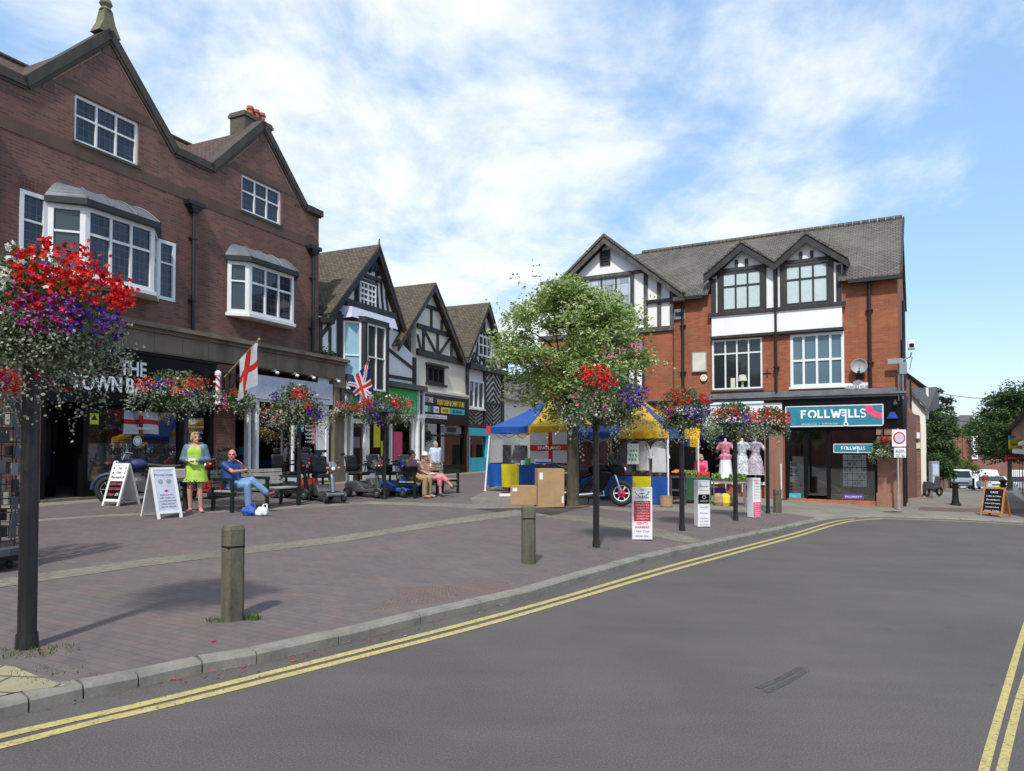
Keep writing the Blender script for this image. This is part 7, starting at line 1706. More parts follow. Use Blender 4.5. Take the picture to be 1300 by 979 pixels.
# england flag in left stall
rf=Matrix.Translation(TP(3.0,-.06,0))@Matrix.Rotation(math.atan2(-ud.y,-ud.x),4,'Z')
a1=(TP(3.0,0,0)-TP(3.0,0,0)).length
fl=cross_flag('flag','large white flag with a red cross and lettering hung across the left stall front',rf,-1.45,-.05,AT(0,588,22).z,AT(0,549,22).z,.02,cw=.15,amp=.03)
text('ENGLAND',M['letter'],fl,rf,-.75,(AT(0,588,22).z+AT(0,549,22).z)/2-.05,.10,.075,.8,bold=.02)
# posters in the right stall window
m=MB(Matrix.Translation(TP(0,-.03,0))@Matrix.Rotation(math.atan2(-ud.y,-ud.x),4,'Z')); m.fb(-1.22,-.87,zr0+.5-.15,zr0+.95,.03,.035); q=m.build('poster',M['letter'],label='white poster with green and pink print in the right stall window',cat='poster')
m=MB(Matrix.Translation(TP(0,-.03,0))@Matrix.Rotation(math.atan2(-ud.y,-ud.x),4,'Z')); 
for k in range(9): x=-1.18+.09*(k%3)+.02*(k//3); z=zr0+.45+.13*(k//3); m.fb(x,x+.06,z,z+.07,.035,.038)
m.build('poster_print',M['greens'],q)
# cardboard boxes
def cbox(px,py,w,dp,h,rot,label,dz=0,mat='card'):
    b=GV(px,py); t=thing('cardboard_box',label,'box',(b.x,b.y,b.z+dz),'cardboard boxes stacked by the tree'); Mx=fr((b.x,b.y,b.z+dz),rot); m=MB(Mx); m.box(0,w,0,dp,0,h); o=m.build('carton',M[mat],t,bevel=.006)
    m=MB(Mx); m.box(.0,w,dp/2-.03,dp/2+.03,h,h+.002); m.build('tape',M['tan'],t); m=MB(Mx); m.box(w*.06,w*.18,-.004,0,h*.72,h*.9); m.box(w*.9,w*.97,-.004,0,h*.1,h*.28); m.build('label',M['letter'],t); return t
cbox(648,641,1.02,.6,.50,-.16,'long low cardboard box lying in front of the tree trunk')
cbox(683,644,.70,.55,1.0,.12,'tall cardboard box standing against the tree trunk')
t=cbox(680,636,.45,.4,.12,.1,'flat blue and white box on top of the cardboard box stack',1.06,'letter'); m=MB(wmat(t)); m.box(0,.45,-.005,0,.02,.06); m.build('blue_stripe',M['royal'],t)
def crate(px,py,w,dp,h,rot,label,mat,fill,dz=0,grp='crates of goods around the stalls',sz=.045,n_=60):
    b=GV(px,py); z=b.z+dz; t=thing('crate',label,'crate',(b.x,b.y,z),grp); Mx=fr((b.x,b.y,z),rot); m=MB(Mx); k=.02
    m.box(0,w,0,dp,0,.02); m.box(0,w,0,k,.02,h); m.box(0,w,dp-k,dp,.02,h); m.box(0,k,k,dp-k,.02,h); m.box(w-k,w,k,dp-k,.02,h); m.build('tray',M[mat],t)
    m=MB(Mx)
    for i in range(n_): m.ell((random.uniform(.05,w-.05),random.uniform(.05,dp-.05),h*.7+random.random()*sz*1.3),(sz*random.uniform(.8,1.1),)*3,7,5)
    o=m.build('produce',M[fill],t,smooth=True); tag(o,kind='stuff'); return t
crate(640,622,.55,.4,.2,.1,'black crate with a green and red item left of the cardboard boxes','dgrey','redbody',0,n_=14); crate(634,630,.45,.3,.08,0,'low white crate on the ground beside the left stall','letter','maroon',n_=10)
crate(657,618,.6,.4,.18,.1,'raised black crate of mixed goods behind the long cardboard box','dgrey','olive',.38,n_=20)
# ---- produce stall
def RP(px,py,d): p=AT(px,py,d); return p
def ptable(label,px0,px1,d,h,dp,cl,name='produce_table'):
    p=AT(px0,600,d);q=AT(px1,600,d-.35*(px1-px0)/60); a=math.atan2(q.y-p.y,q.x-p.x); L=math.hypot(q.x-p.x,q.y-p.y); g=gz(p.x,p.y); t=thing(name,label,'stall table',(p.x,p.y,g)); Mx=fr((p.x,p.y,g),a)
    for i in (0.03,L-.06):
        for j in(.03,dp-.06): m=MB(Mx); m.box(i,i+.035,j,j+.035,-.05,h); m.build('leg',M['steel'],t)
    m=MB(Mx); m.box(0,L,0,dp,h,h+.03); m.build('table_top',M['slat'],t)
    if cl: m=MB(Mx); m.box(-.02,L+.02,-.02,0,h-.62,h+.035); m.box(-.02,0,0,dp,h-.62,h+.035); m.build('tablecloth',M[cl],t)
    return t,Mx,L,h+.03
t,Mx,L,h=ptable('green clothed produce table left of the sign column',868,902,21.3,.72,.8,'clothg')
def produce(Mx,x,y,z,w,dp,mat,label,n_=40,sz=.045,tray='wood',grp='trays of produce on the market tables'):
    p=Mx@Vector((x,y,z)); t=thing('produce_tray',label,'produce',p,grp); m=MB(Mx); k=.015; m.box(x,x+w,y,y+dp,z,z+.02); m.box(x,x+w,y,y+k,z+.02,z+.09); m.box(x,x+w,y+dp-k,y+dp,z+.02,z+.09); m.box(x,x+k,y+k,y+dp-k,z+.02,z+.09); m.box(x+w-k,x+w,y+k,y+dp-k,z+.02,z+.09); m.build('tray',M[tray],t); m=MB(Mx)
    if mat=='greens' or mat=='fruit':
        for i in range(n_*5): leaf(m,(random.uniform(x,x+w),random.uniform(y,y+dp),z+.06+random.random()*.14),.11)
        o=m.build('produce',M['lfLet'],t)
    else:
        for i in range(n_): m.ell((random.uniform(x+.04,x+w-.04),random.uniform(y+.04,y+dp-.04),z+.07+random.random()*.07),(sz,)*3,8,6)
        o=m.build('produce',M[mat],t,smooth=True)
    tag(o,kind='stuff')
M['lfLet']=leafm('lettuce_leaf',[(0,(.10,.25,.03)),(.5,(.22,.42,.06)),(1,(.4,.55,.15))])
produce(Mx,.0,.1,h,L*.45,.6,'greens','tray of leafy greens at the left of the green clothed table'); produce(Mx,L*.5,.05,h,L*.48,.65,'red','tray of red tomatoes above the white sign column',70)
t,Mx,L,h=ptable('bare produce table piled with greens left of the fourth flower post',904,948,21.0,.66,.8,None)
for k,(mt,l) in enumerate([('greens','tray of bright lettuces in the middle of the produce tables'),('letter','tray of white cauliflowers among the lettuces'),('greens','tray of green beans near the right of the produce tables'),('fruit','tray of green cabbages at the right end of the produce tables')]): produce(Mx,.02+k*L/4,.05+.05*(k%2),h,L/4-.03,.65,mt,l,16 if mt=='letter' else 40,.06)
crate(905,640,.4,.3,.22,0,'purple crate under the produce table','purple','olive',.25,n_=12); 
for k,(px,l,c) in enumerate([(912,'brown sack of vegetables under the produce table','tan'),(921,'yellow sack of potatoes under the produce table','lettery'),(930,'dark sack at the right end under the produce table','dgrey')]):
    b=AG(px,640,20.9); m=MB(); m.lathe([(.12,0),(.17,.1),(.15,.28),(.08,.36),(.02,.34)],b,10); m.build('sack',M[c],label=l,cat='sack',group='sacks under the produce table')
# orange crate stand next to the stall
b=AG(851,640,20.6); t=thing('crate_stand','dark crate stand holding oranges beside the right stall','stand',b); m=MB(fr(b,-.3)); m.box(0,.42,0,.5,.78,.84); m.box(0,.42,.02,.5,.40,.44); m.build('shelf',M['dgrey'],t)
for x in(0,.38):
    for y in(0.02,.46): m=MB(fr(b,-.3)); m.box(x,x+.04,y,y+.04,0,.78); m.build('leg',M['dgrey'],t)
produce(fr(b,-.3),.0,.0,.84,.42,.45,'orange','tray of oranges on the dark crate stand',50,tray='gloss')
b=AG(846,641,19.9); m=MB(); m.lathe([(.15,0),(.17,.02),(.18,.28),(.19,.3),(.17,.29),(.15,.05)],b,14); m.build('tub',M['tan'],label='orange brown tub on the ground at the right stall corner',cat='tub')
# third canopy to the right of the stalls
t=thing('stall_awning','small blue and yellow awning on a white pole beside the produce tables','awning',AG(880,640,22.3)); a=AT(868,556,22.0);b_=AT(888,558,21.6); c=AT(868,545,23.5);d_=AT(890,548,23.2)
m=MB(); m.cur=0; mid=a.lerp(b_,.4); m.add([a,mid,c.lerp(d_,.4)+Vector((0,0,.3)),c+Vector((0,0,.3))],[(0,1,2,3)]); m.cur=1; m.add([mid,b_,d_+Vector((0,0,.3)),c.lerp(d_,.4)+Vector((0,0,.3))],[(0,1,2,3)])
dn=Vector((0,0,-.25)); m.cur=0; m.add([a,mid,mid+dn,a+dn],[(0,1,2,3)]); m.cur=1; m.add([mid,b_,b_+dn,mid+dn],[(0,1,2,3)]); m.build('canopy',[M['tentB'],M['tentY']],t); p=AG(887,640,21.6); m=MB(); m.tube([p,Vector((p.x,p.y,b_.z))],.022,8); m.build('pole',M['letter'],t)
# ================================================================= BENCHES
def bench(loc,rot,label,L=1.75):
    t=thing('park_bench',label,'bench',loc,'dark framed slatted benches'); Mx=fr(loc,rot)
    for k in range(4): m=MB(Mx); m.box(-L/2,L/2,-.24+k*.125,-.24+k*.125+.105,.42,.455); m.build('seat_slat',M['slat'],t,bevel=.006)
    for k in range(4):
        m=MB(Mx@Matrix.Translation((0,.27,.52))@Matrix.Rotation(R_(-10),4,'X')); m.box(-L/2,L/2,-.012,.02,k*.095,k*.095+.078); m.build('back_slat',M['slat'],t,bevel=.006)
    for x in(-L/2+.05,0,L/2-.05) if L>1.9 else (-L/2+.02,L/2-.02):
        m=MB(Mx); m.box(x-.03,x+.03,-.28,-.21,0,.66); m.box(x-.03,x+.03,-.30,.33,.66,.72); m.box(x-.03,x+.03,-.21,.25,.36,.42); m.build('arm_frame',M['green'],t); 
        m=MB(Mx); m.bar((x,.30,0),(x,.27,.45),.06); m.bar((x,.29,.42),(x,.36,.90),.05); m.build('back_leg',M['green'],t)
    return t
RB_=R_(65.8)
c=(GV(296,650)+GV(372,642))/2; bl=Vector((c.x-.15,c.y+.05,c.z)); bench(bl,RB_,'dark framed slatted bench with the man in the blue polo shirt',2.15)
c2=(GV(527,631)+GV(572,627))/2; bl2=Vector((c2.x-.1,c2.y,c2.z)); bench(bl2,RB_,'far dark framed bench where the couple sit',2.6)
# carrier bags
def bag(px,py,mat,label,s=1,handles=True):
    b=GV(px,py); t=thing('carrier_bag',label,'bag',b); m=MB(fr(b)); 
    _r=random.Random(int(px)); [m.ell((_r.uniform(-.15,.15)*s,_r.uniform(-.08,.08)*s,_r.uniform(.06,.2)*s),(_r.uniform(.04,.11)*s,_r.uniform(.04,.09)*s,_r.uniform(.05,.1)*s),7,5) for _ in range(14)]; m.prism([(-.16*s,.02),(.16*s,.02),(.19*s,.18*s),(.05*s,.30*s),(-.10*s,.24*s),(-.19*s,.14*s)],-.07*s,.07*s); blob('bag_body',m,M[mat],t,.018,1)
    m=MB(fr(b)); m.tube([(.0,0,.2*s),(.06*s,.0,.34*s),(.16*s,0,.36*s),(.16*s,0,.22*s)],[.03*s,.015,.015,.03*s],6); m.build('handle',M[mat],t)
bag(316,655,'royal','blue plastic carrier bag on the ground by the bench',.75); bag(332,655.5,'letter','white plastic carrier bag with raised handles by the bench',.7)
# ================================================================= SCOOTERS
def scooter(body='silver',seatm='vinyl',group=None,basket=False,big=True,flag=False):
    """built at the origin facing +X, later moved"""
    t=thing('mobility_scooter','','mobility scooter',(0,0,0),'mobility scooters parked outside the shops'); m=MB()
    k=1.0
    # chassis shroud
    m.prism([(-.48,.16),(.42,.14),(.60,.18),(.60,.24),(.30,.26),(.12,.24),(.05,.30),(-.10,.44),(-.46,.44),(-.54,.34)],-.24,.24); m.build('body_shroud',M[body],t,bevel=.05)
    m=MB(); m.box(-.05,.35,-.22,.22,.262,.272); m.build('floor_mat',M['rubber'],t)
    for (x,y,r) in ((-.38,-.28,.15),(-.38,.28,.15),(.52,-.24,.12),(.52,.24,.12)):
        m=MB(); m.torus((x,y,r),r-.045,.045,'y',18,8); w_=m.build('wheel',M['rubber'],t,smooth=True); m=MB(); m.lathe([(r-.06,-.03),(r-.06,.03),(.02,.045)],(x,y,r),14,'y'); m.lathe([(.02,-.045),(r-.06,-.03)],(x,y,r),14,'y'); m.build('rim',M['silver'],w_)
        if x>0: m=MB(); m.tube([(x+(r+.02)*math.cos(a),y,r+(r+.02)*math.sin(a)) for a in [R_(20+20*j) for j in range(8)]],.02,6); m.build('mudguard',M[body],t)
    m=MB(); m.tube([(-.22,0,.42),(-.22,0,.60)],.035,10); m.build('seat_post',M['iron'],t)
    m=MB(); m.box(-.44,.02,-.23,.23,.60,.70); m.build('seat',M[seatm],t,bevel=.04)
    m=MB(fr((-.44,0,.70))@Matrix.Rotation(R_(-10),4,'Y')); m.box(-.06,.05,-.22,.22,0,.46); m.build('backrest',M[seatm],t,bevel=.05)
    if big: m=MB(fr((-.52,0,1.18))); m.box(-.05,.04,-.11,.11,0,.13); m.build('headrest',M[seatm],t,bevel=.03)
    for s in(-1,1): m=MB(); m.box(-.42,-.06,s*.27-.03,s*.27+.03,.86,.90); m.bar((-.46,s*.27,.66),(-.42,s*.27,.88),.025); m.build('armrest',M[seatm],t)
    m=MB(); m.tube([(.42,0,.26),(.36,0,.60),(.26,0,.88)],[.06,.05,.045],10); m.build('tiller',M[body],t)
    m=MB(); m.prism([(.20,.82),(.40,.74),(.44,.90),(.30,1.02),(.18,.98)],-.11,.11); c=m.build('console',M[body],t,bevel=.03); m=MB(); m.ell((.43,0,.84),(.03,.05,.05)); m.build('headlight',M['letter'],c); 
    for s in(-1,1): m=MB(); m.ell((.42,s*.15,.86),(.03,.04,.03)); m.build('indicator',M['orange'],c)
    m=MB(); m.tube([(.30,-.04,.95),(.22,-.24,1.0),(.12,-.28,.98)],.018,8); m.tube([(.30,.04,.95),(.22,.24,1.0),(.12,.28,.98)],.018,8); m.build('handlebar',M['iron'],t)
    if big:
        for s in(-1,1): m=MB(); m.tube([(.26,s*.20,.99),(.28,s*.30,1.16)],.008,5); m.ell((.28,s*.31,1.2),(.015,.07,.045)); m.build('mirror',M['iron'],t)
    if basket: 
        m=MB(); 
        for j in range(5): m.box(.44,.70,-.17+j*.08,-.165+j*.08,.62,.85); 
        for z in(.62,.73,.85): m.box(.44,.705,-.17,-.165,z-.006,z+.006); m.box(.44,.705,.165,.17,z-.006,z+.006); m.box(.70,.706,-.17,.17,z-.006,z+.006); m.box(.44,.446,-.17,.17,z-.006,z+.006)
        m.box(.44,.70,-.17,.17,.615,.625); m.build('basket',M['iron'],t)
    return t
S=scooter('silver'); S['label']='large silver mobility scooter with orange indicators right of the bench'; p=GV(414,637); S.location=p; S.rotation_euler.z=R_(-52)
def ps(proto,px,py,rot,label,recol=None):
    o=dup(proto,GV(px,py),R_(rot),label)
    return o
B1=scooter('dgrey',basket=True,big=False); B1['label']='low black folding scooter with silver hubs and a small flag'; B1.location=GV(464,631); B1.rotation_euler.z=R_(-22)
ps(B1,481,627,-60,'black scooter squeezed behind the low folding one with the flag')
B2=scooter('royal',basket=True,big=False); B2['label']='blue bodied folding scooter beside the couple on the far bench'; B2.location=GV(502,630); B2.rotation_euler.z=R_(-35)
ps(B2,518,626,-70,'second blue scooter half hidden behind the far bench frame')
B3=scooter('redS'); B3['label']='red based scooter with a tall black seat between the woman and the bench'; B3.location=GV(272,632); B3.rotation_euler.z=R_(-100)
ps(B3,394,627,-60,'dark red scooter parked behind the silver one')
B4=scooter('vinyl'); B4['label']='all black scooter at the right end of the slatted bench'; B4.location=GV(372,633); B4.rotation_euler.z=R_(-20)
# small flag on the folding scooter
b=GV(458,629); t=thing('small_flag','tiny union flag on a thin stick fixed to the folding scooter','flag',AT(486,600,b.y)); m=MB(); m.tube([AT(487,622,b.y),AT(480,577,b.y)],.008,5); m.build('stick',M['letter'],t); quadflag('cloth','',(480,577),(482,589),(489,593),(488,585),b.y,b.y-.05,union,14,10,[M['flagW'],M['flagR'],M['flagB']],par=t,amp=.01)
# ================================================================= MOTORBIKES
def motorbike(name,label,loc,rot,sport=True,rimc='letter',tank='gloss'):
    t=thing(name,label,'motorbike',(0,0,0)); R=.30; wb=.70
    for x,nm in ((-wb,'r'),(wb,'f')):
        m=MB(); m.torus((x,0,R),R-.055,.06 if sport else .065,'y',26,10); w_=m.build('wheel',M['rubber'],t,smooth=True)
        m=MB(); m.torus((x,0,R),R-.11,.02,'y',24,6)
        for k in range(6): a=k*math.pi/3; m.bar((x,0,R),(x+(R-.11)*math.cos(a),0,R+(R-.11)*math.sin(a)),.025)
        m.build('rim',M[rimc],w_); m=MB(); m.lathe([(.09,-.05),(.09,-.04)],(x,0,R),18,'y'); m.lathe([(.05,-.07),(.05,.07)],(x,0,R),10,'y'); m.build('brake_disc',M['steel'] if nm=='r' else M['letterr'] if sport else M['steel'],w_)
    for s in(-1,1): m=MB(); m.tube([(wb,s*.09,R),(wb-.22,s*.09,.92)],[.028,.024],8); m.build('fork',M['chrome'],t)
    m=MB(); m.tube([(wb-.22,0,.88),(.1,0,.80),(-.25,0,.66),(-.35,0,.45)],[.04,.05,.04,.04],8); m.tube([(wb-.24,0,.82),(.25,0,.40),(-.3,0,.34)],.035,8); m.bar((-.3,.1,.38),(-wb,.1,R),.05); m.bar((-.3,-.1,.38),(-wb,-.1,R),.05); m.build('frame',M['iron'],t)
    m=MB(); m.ell((.12,0,.42),(.24,.17,.19),12,8); m.box(-.18,.1,-.15,.15,.26,.46); m.box(.05,.3,-.09,.09,.45,.66); m.lathe([(.13,-.2),(.13,.2)],(-.04,0,.36),14,'y'); m.build('engine',M['dgrey'],t)
    m=MB(); m.ell((.18,0,.86),(.27,.15,.14),14,10); m.build('tank',M[tank],t,smooth=True)
    m=MB(); m.prism([(-.05,.82),(-.35,.74),(-.80,.92 if sport else .80),(-.82,.98 if sport else .86),(-.40,.86),(-.1,.90)],-.13,.13); m.build('seat',M['vinyl'],t,bevel=.03)
    m=MB(); m.tube([(.1,-.18,.3),(-.3,-.2,.26),(-.8,-.22,.34 if sport else .28)],[.03,.04,.055],10); m.tube([(.25,-.12,.4),(.3,-.16,.26),(.1,-.18,.26)],.025,8); m.build('exhaust',M['chrome'],t)
    m=MB(); hb=1.02 if sport else 1.12; m.tube([(wb-.40,-.38,hb),(wb-.28,-.2,hb+.02),(wb-.24,0,.95),(wb-.28,.2,hb+.02),(wb-.40,.38,hb)],.016,8); m.build('handlebar',M['iron' if sport else 'chrome'],t)
    for s in(-1,1): m=MB(); m.tube([(wb-.32,s*.28,hb),(wb-.28,s*.34,hb+.16)],.008,5); m.ell((wb-.28,s*.36,hb+.19),(.02,.08,.05)); m.build('mirror',M['iron' if sport else 'chrome'],t)
    if sport:
        m=MB(); m.prism([(wb-.2,.70),(wb+.10,.78),(wb+.06,.94),(wb-.14,1.02),(wb-.32,.92)],-.12,.12); m.build('fairing',M['gloss'],t,bevel=.04); m=MB(); m.prism([(wb+.0,.96),(wb-.04,.97),(wb-.26,1.22),(wb-.24,1.0)],-.13,.13); m.build('windscreen',M['glassLt'],t,bevel=.02); m=MB(); m.ell((wb+.08,0,.86),(.04,.08,.05)); m.build('headlight',M['letter'],t)
        m=MB(); m.prism([(.50,.80),(.30,.36),(-.25,.22),(-.35,.40),(-.05,.66),(.2,.84)],-.20,.20); m.build('side_fairing',M['gloss'],t,bevel=.05); m=MB(); m.prism([(-.42,.50),(-.85,.55),(-.88,.80),(-.45,.82)],-.30,.30); m.build('pannier',M['vinyl'],t,bevel=.05); m=MB(); m.prism([(-.6,.55),(-.95,.85),(-.93,.88),(-.55,.62)],-.08,.08); m.build('rear_mudguard',M['gloss'],t)
    else:
        m=MB(); m.ell((wb-.12,0,.88),(.10,.10,.10)); m.build('headlight',M['chrome'],t,smooth=True); 
        for s in(-1,1): m=MB(); m.ell((wb-.14,s*.18,.80),(.06,.06,.06)); m.build('spot_lamp',M['chrome'],t,smooth=True)
        m=MB(); m.tube([(wb+(R+.05)*math.cos(R_(a)),0,R+(R+.05)*math.sin(R_(a))) for a in range(0,170,18)],.05,8); m.tube([(-wb+(R+.05)*math.cos(R_(a)),0,R+(R+.05)*math.sin(R_(a))) for a in range(20,200,18)],.06,8); m.build('mudguard',M[tank],t)
    m=MB(); m.bar((-.05,.14,.3),(-.1,.3,.01),.02); m.build('side_stand',M['iron'],t)
    t.location=loc; t.rotation_euler.z=rot; return t
mbk=motorbike('motorbike','black sports motorbike with white and red front wheel under the market stall edge',GV(751,642),R_(-8)); mbk.scale=(1.16,1.16,1.16)
motorbike('motorbike','chrome and blue cruiser motorbike parked behind the white folding boards',GV(182,637),R_(200),False,'chrome','navy')
# ================================================================= CARD RACK AT THE LEFT EDGE
b=GV(-30,722); t=thing('display_rack','tall revolving display rack hung with small dark packets behind the nearest flower post','display rack',b)
m=MB(); m.lathe([(.50,.16),(.55,.18),(.55,.26),(.50,.28)],b,20); m.lathe([(.03,.2),(.03,2.2)],b,8)
for a in range(4): m.bar(b+Vector((0,0,.1)),b+Vector((.5*math.cos(a*1.57+.5),.5*math.sin(a*1.57+.5),.1)),.06)
m.build('base',M['dgrey'],t)
m=MB()
for z in [.35+.17*k for k in range(11)]: m.torus((b.x,b.y,b.z+z),.46 if z<1.9 else .36,.008,'z',28,5)
for k in range(14): a=k*.45; m.tube([b+Vector((.46*math.cos(a),.46*math.sin(a),.28)),b+Vector((.46*math.cos(a),.46*math.sin(a),1.85)),b+Vector((.30*math.cos(a),.3*math.sin(a),2.12))],.007,5)
m.build('wire_frame',M['iron'],t)
cols_=['dgrey','vinyl','vinyl','dgrey','dgrey','vinyl','slategrey','vinyl','dgrey','grey']
for k in range(100):
    a=(k%12)*.5236+random.uniform(-.12,.12); z=.42+.2*(k//12)+random.uniform(-.03,.03); m=MB(fr(b+Vector((.44*math.cos(a),.44*math.sin(a),z)),a)); 
    m.box(0,.03,-.05,.05,-.07,.08); m.build('packet',M[cols_[(k*7)%10]],t)
for k in range(3): a=k*2.1; m=MB(); m.torus((b.x+.4*math.cos(a),b.y+.4*math.sin(a),b.z+.055),.035,.02,'y',12,6); m.build('castor',M['rubber'],t)
# ================================================================= VEHICLES IN THE LANE
def vehicle(name,label,px,d,rot,kind):
    b=AG(px,610,d); t=thing(name,label,'van' if 'van' in name else 'car',b); Mx=fr(b,rot)   # local +X forward
    if kind=='small': L,H,W=4.2,1.82,1.75; prof=[(-2.1,.35),(2.05,.35),(2.1,.75),(1.9,.98),(1.15,1.12),(.55,1.72),(.2,1.80),(-2.0,1.80),(-2.1,1.6)]
    elif kind=='luton': L,H,W=6,2.6,2.0; prof=[(-2.9,.5),(2.8,.4),(2.9,.9),(2.7,1.2),(2.0,1.4),(1.4,2.1),(1.2,2.7),(-2.9,2.75)]
    else: L,H,W=4.2,1.5,1.75; prof=[(-2.1,.35),(2.1,.35),(2.1,.7),(1.9,.85),(1.1,.95),(.5,1.42),(-1.1,1.46),(-1.9,1.0),(-2.1,.9)]
    m=MB(Mx); m.prism(prof,-W/2,W/2); m.build('body',M['letter'] if kind!='car' else M['paleblue'],t,bevel=.06)
    m=MB(Mx)
    if kind=='small': m.add([(1.18,-W/2+.12,1.14),(1.18,W/2-.12,1.14),(.60,W/2-.2,1.68),(.60,-W/2+.2,1.68)],[(0,1,2,3)]); m.v=[v+Mx.to_3x3()@Vector((.03,0,.03)) for v in m.v]
    elif kind=='luton': m.add([(2.03,-W/2+.12,1.42),(2.03,W/2-.12,1.42),(1.45,W/2-.2,2.08),(1.45,-W/2+.2,2.08)],[(0,1,2,3)]); m.v=[v+Mx.to_3x3()@Vector((.03,0,.03)) for v in m.v]
    else: m.add([(-1.92,-W/2+.15,1.0),(-1.92,W/2-.15,1.0),(-1.15,W/2-.22,1.42),(-1.15,-W/2+.22,1.42)],[(0,1,2,3)]); m.v=[v+Mx.to_3x3()@Vector((-.03,0,.03)) for v in m.v]
    m.build('windscreen' if kind!='car' else 'rear_window',M['glass'],t)
    for s in(-1,1):
        m=MB(Mx); x0,x1,z0,z1={'small':(.0,.85,1.12,1.6),'luton':(.9,1.6,1.4,2.0),'car':(-1.1,.9,.98,1.36)}[kind]; m.box(x0,x1,s*(W/2+.005)-.01,s*(W/2+.005)+.01,z0,z1); m.build('side_window',M['glass'],t)
        for x in(-L/2+.85,L/2-.85):
            m=MB(Mx); r=.31; m.lathe([(r-.03,-.1),(r,-.08),(r,.08),(r-.03,.1)],(x,s*(W/2-.08),r),16,'y'); w_=m.build('wheel',M['rubber'],t); m=MB(Mx); m.lathe([(.18,-.11),(.18,.11)],(x,s*(W/2-.08),r),12,'y'); m.build('rim',M['steel'],w_)
        m=MB(Mx); e=1 if kind!='car' else -1; m.ell((e*(L/2-.10),s*(W/2-.22),.85),(.12,.18,.10)); m.build('headlight' if e>0 else 'tail_light',M['letter'] if e>0 else M['letterr'],t)
    m=MB(Mx); e=1 if kind!='car' else -1; m.box(e*(L/2-.05),e*(L/2+.03),-.28,.28,.45,.57); m.build('number_plate',M['lettery'] if kind=='car' else M['letter'],t); m=MB(Mx); m.box(e*(L/2-.04),e*(L/2+.02),-W/2+.1,W/2-.1,.36,.46) ; m.box(e*(L/2-.04),e*(L/2+.02),-.5,.5,.62,.74); m.build('grille',M['dgrey'],t)
vehicle('small_van','small white van parked facing the camera in the lane',1219,66,R_(-118),'small')
vehicle('delivery_van','tall white delivery van side on in front of the distant red house',1248,88,R_(-12),'luton')
vehicle('parked_car','silver hatchback seen from behind with red tail lights in the lane',1259,70,R_(70),'car')
b=AG(1182,634,30); t=thing('moped','small dark moped half hidden behind the cream house corner','moped',b); m=MB(fr(b,.5))
for x in(0,.9): mm=MB(fr(b,.5)); mm.torus((x-.3,0,.22),.17,.05,'y',14,6); mm.build('wheel',M['rubber'],t)
m.prism([(-.4,.35),(.1,.3),(.5,.35),(.55,.85),(.45,.85),(.35,.45),(.05,.42),(0,.62),(-.4,.66)],-.1,.1); m.build('body',M['dgrey'],t,bevel=.03)
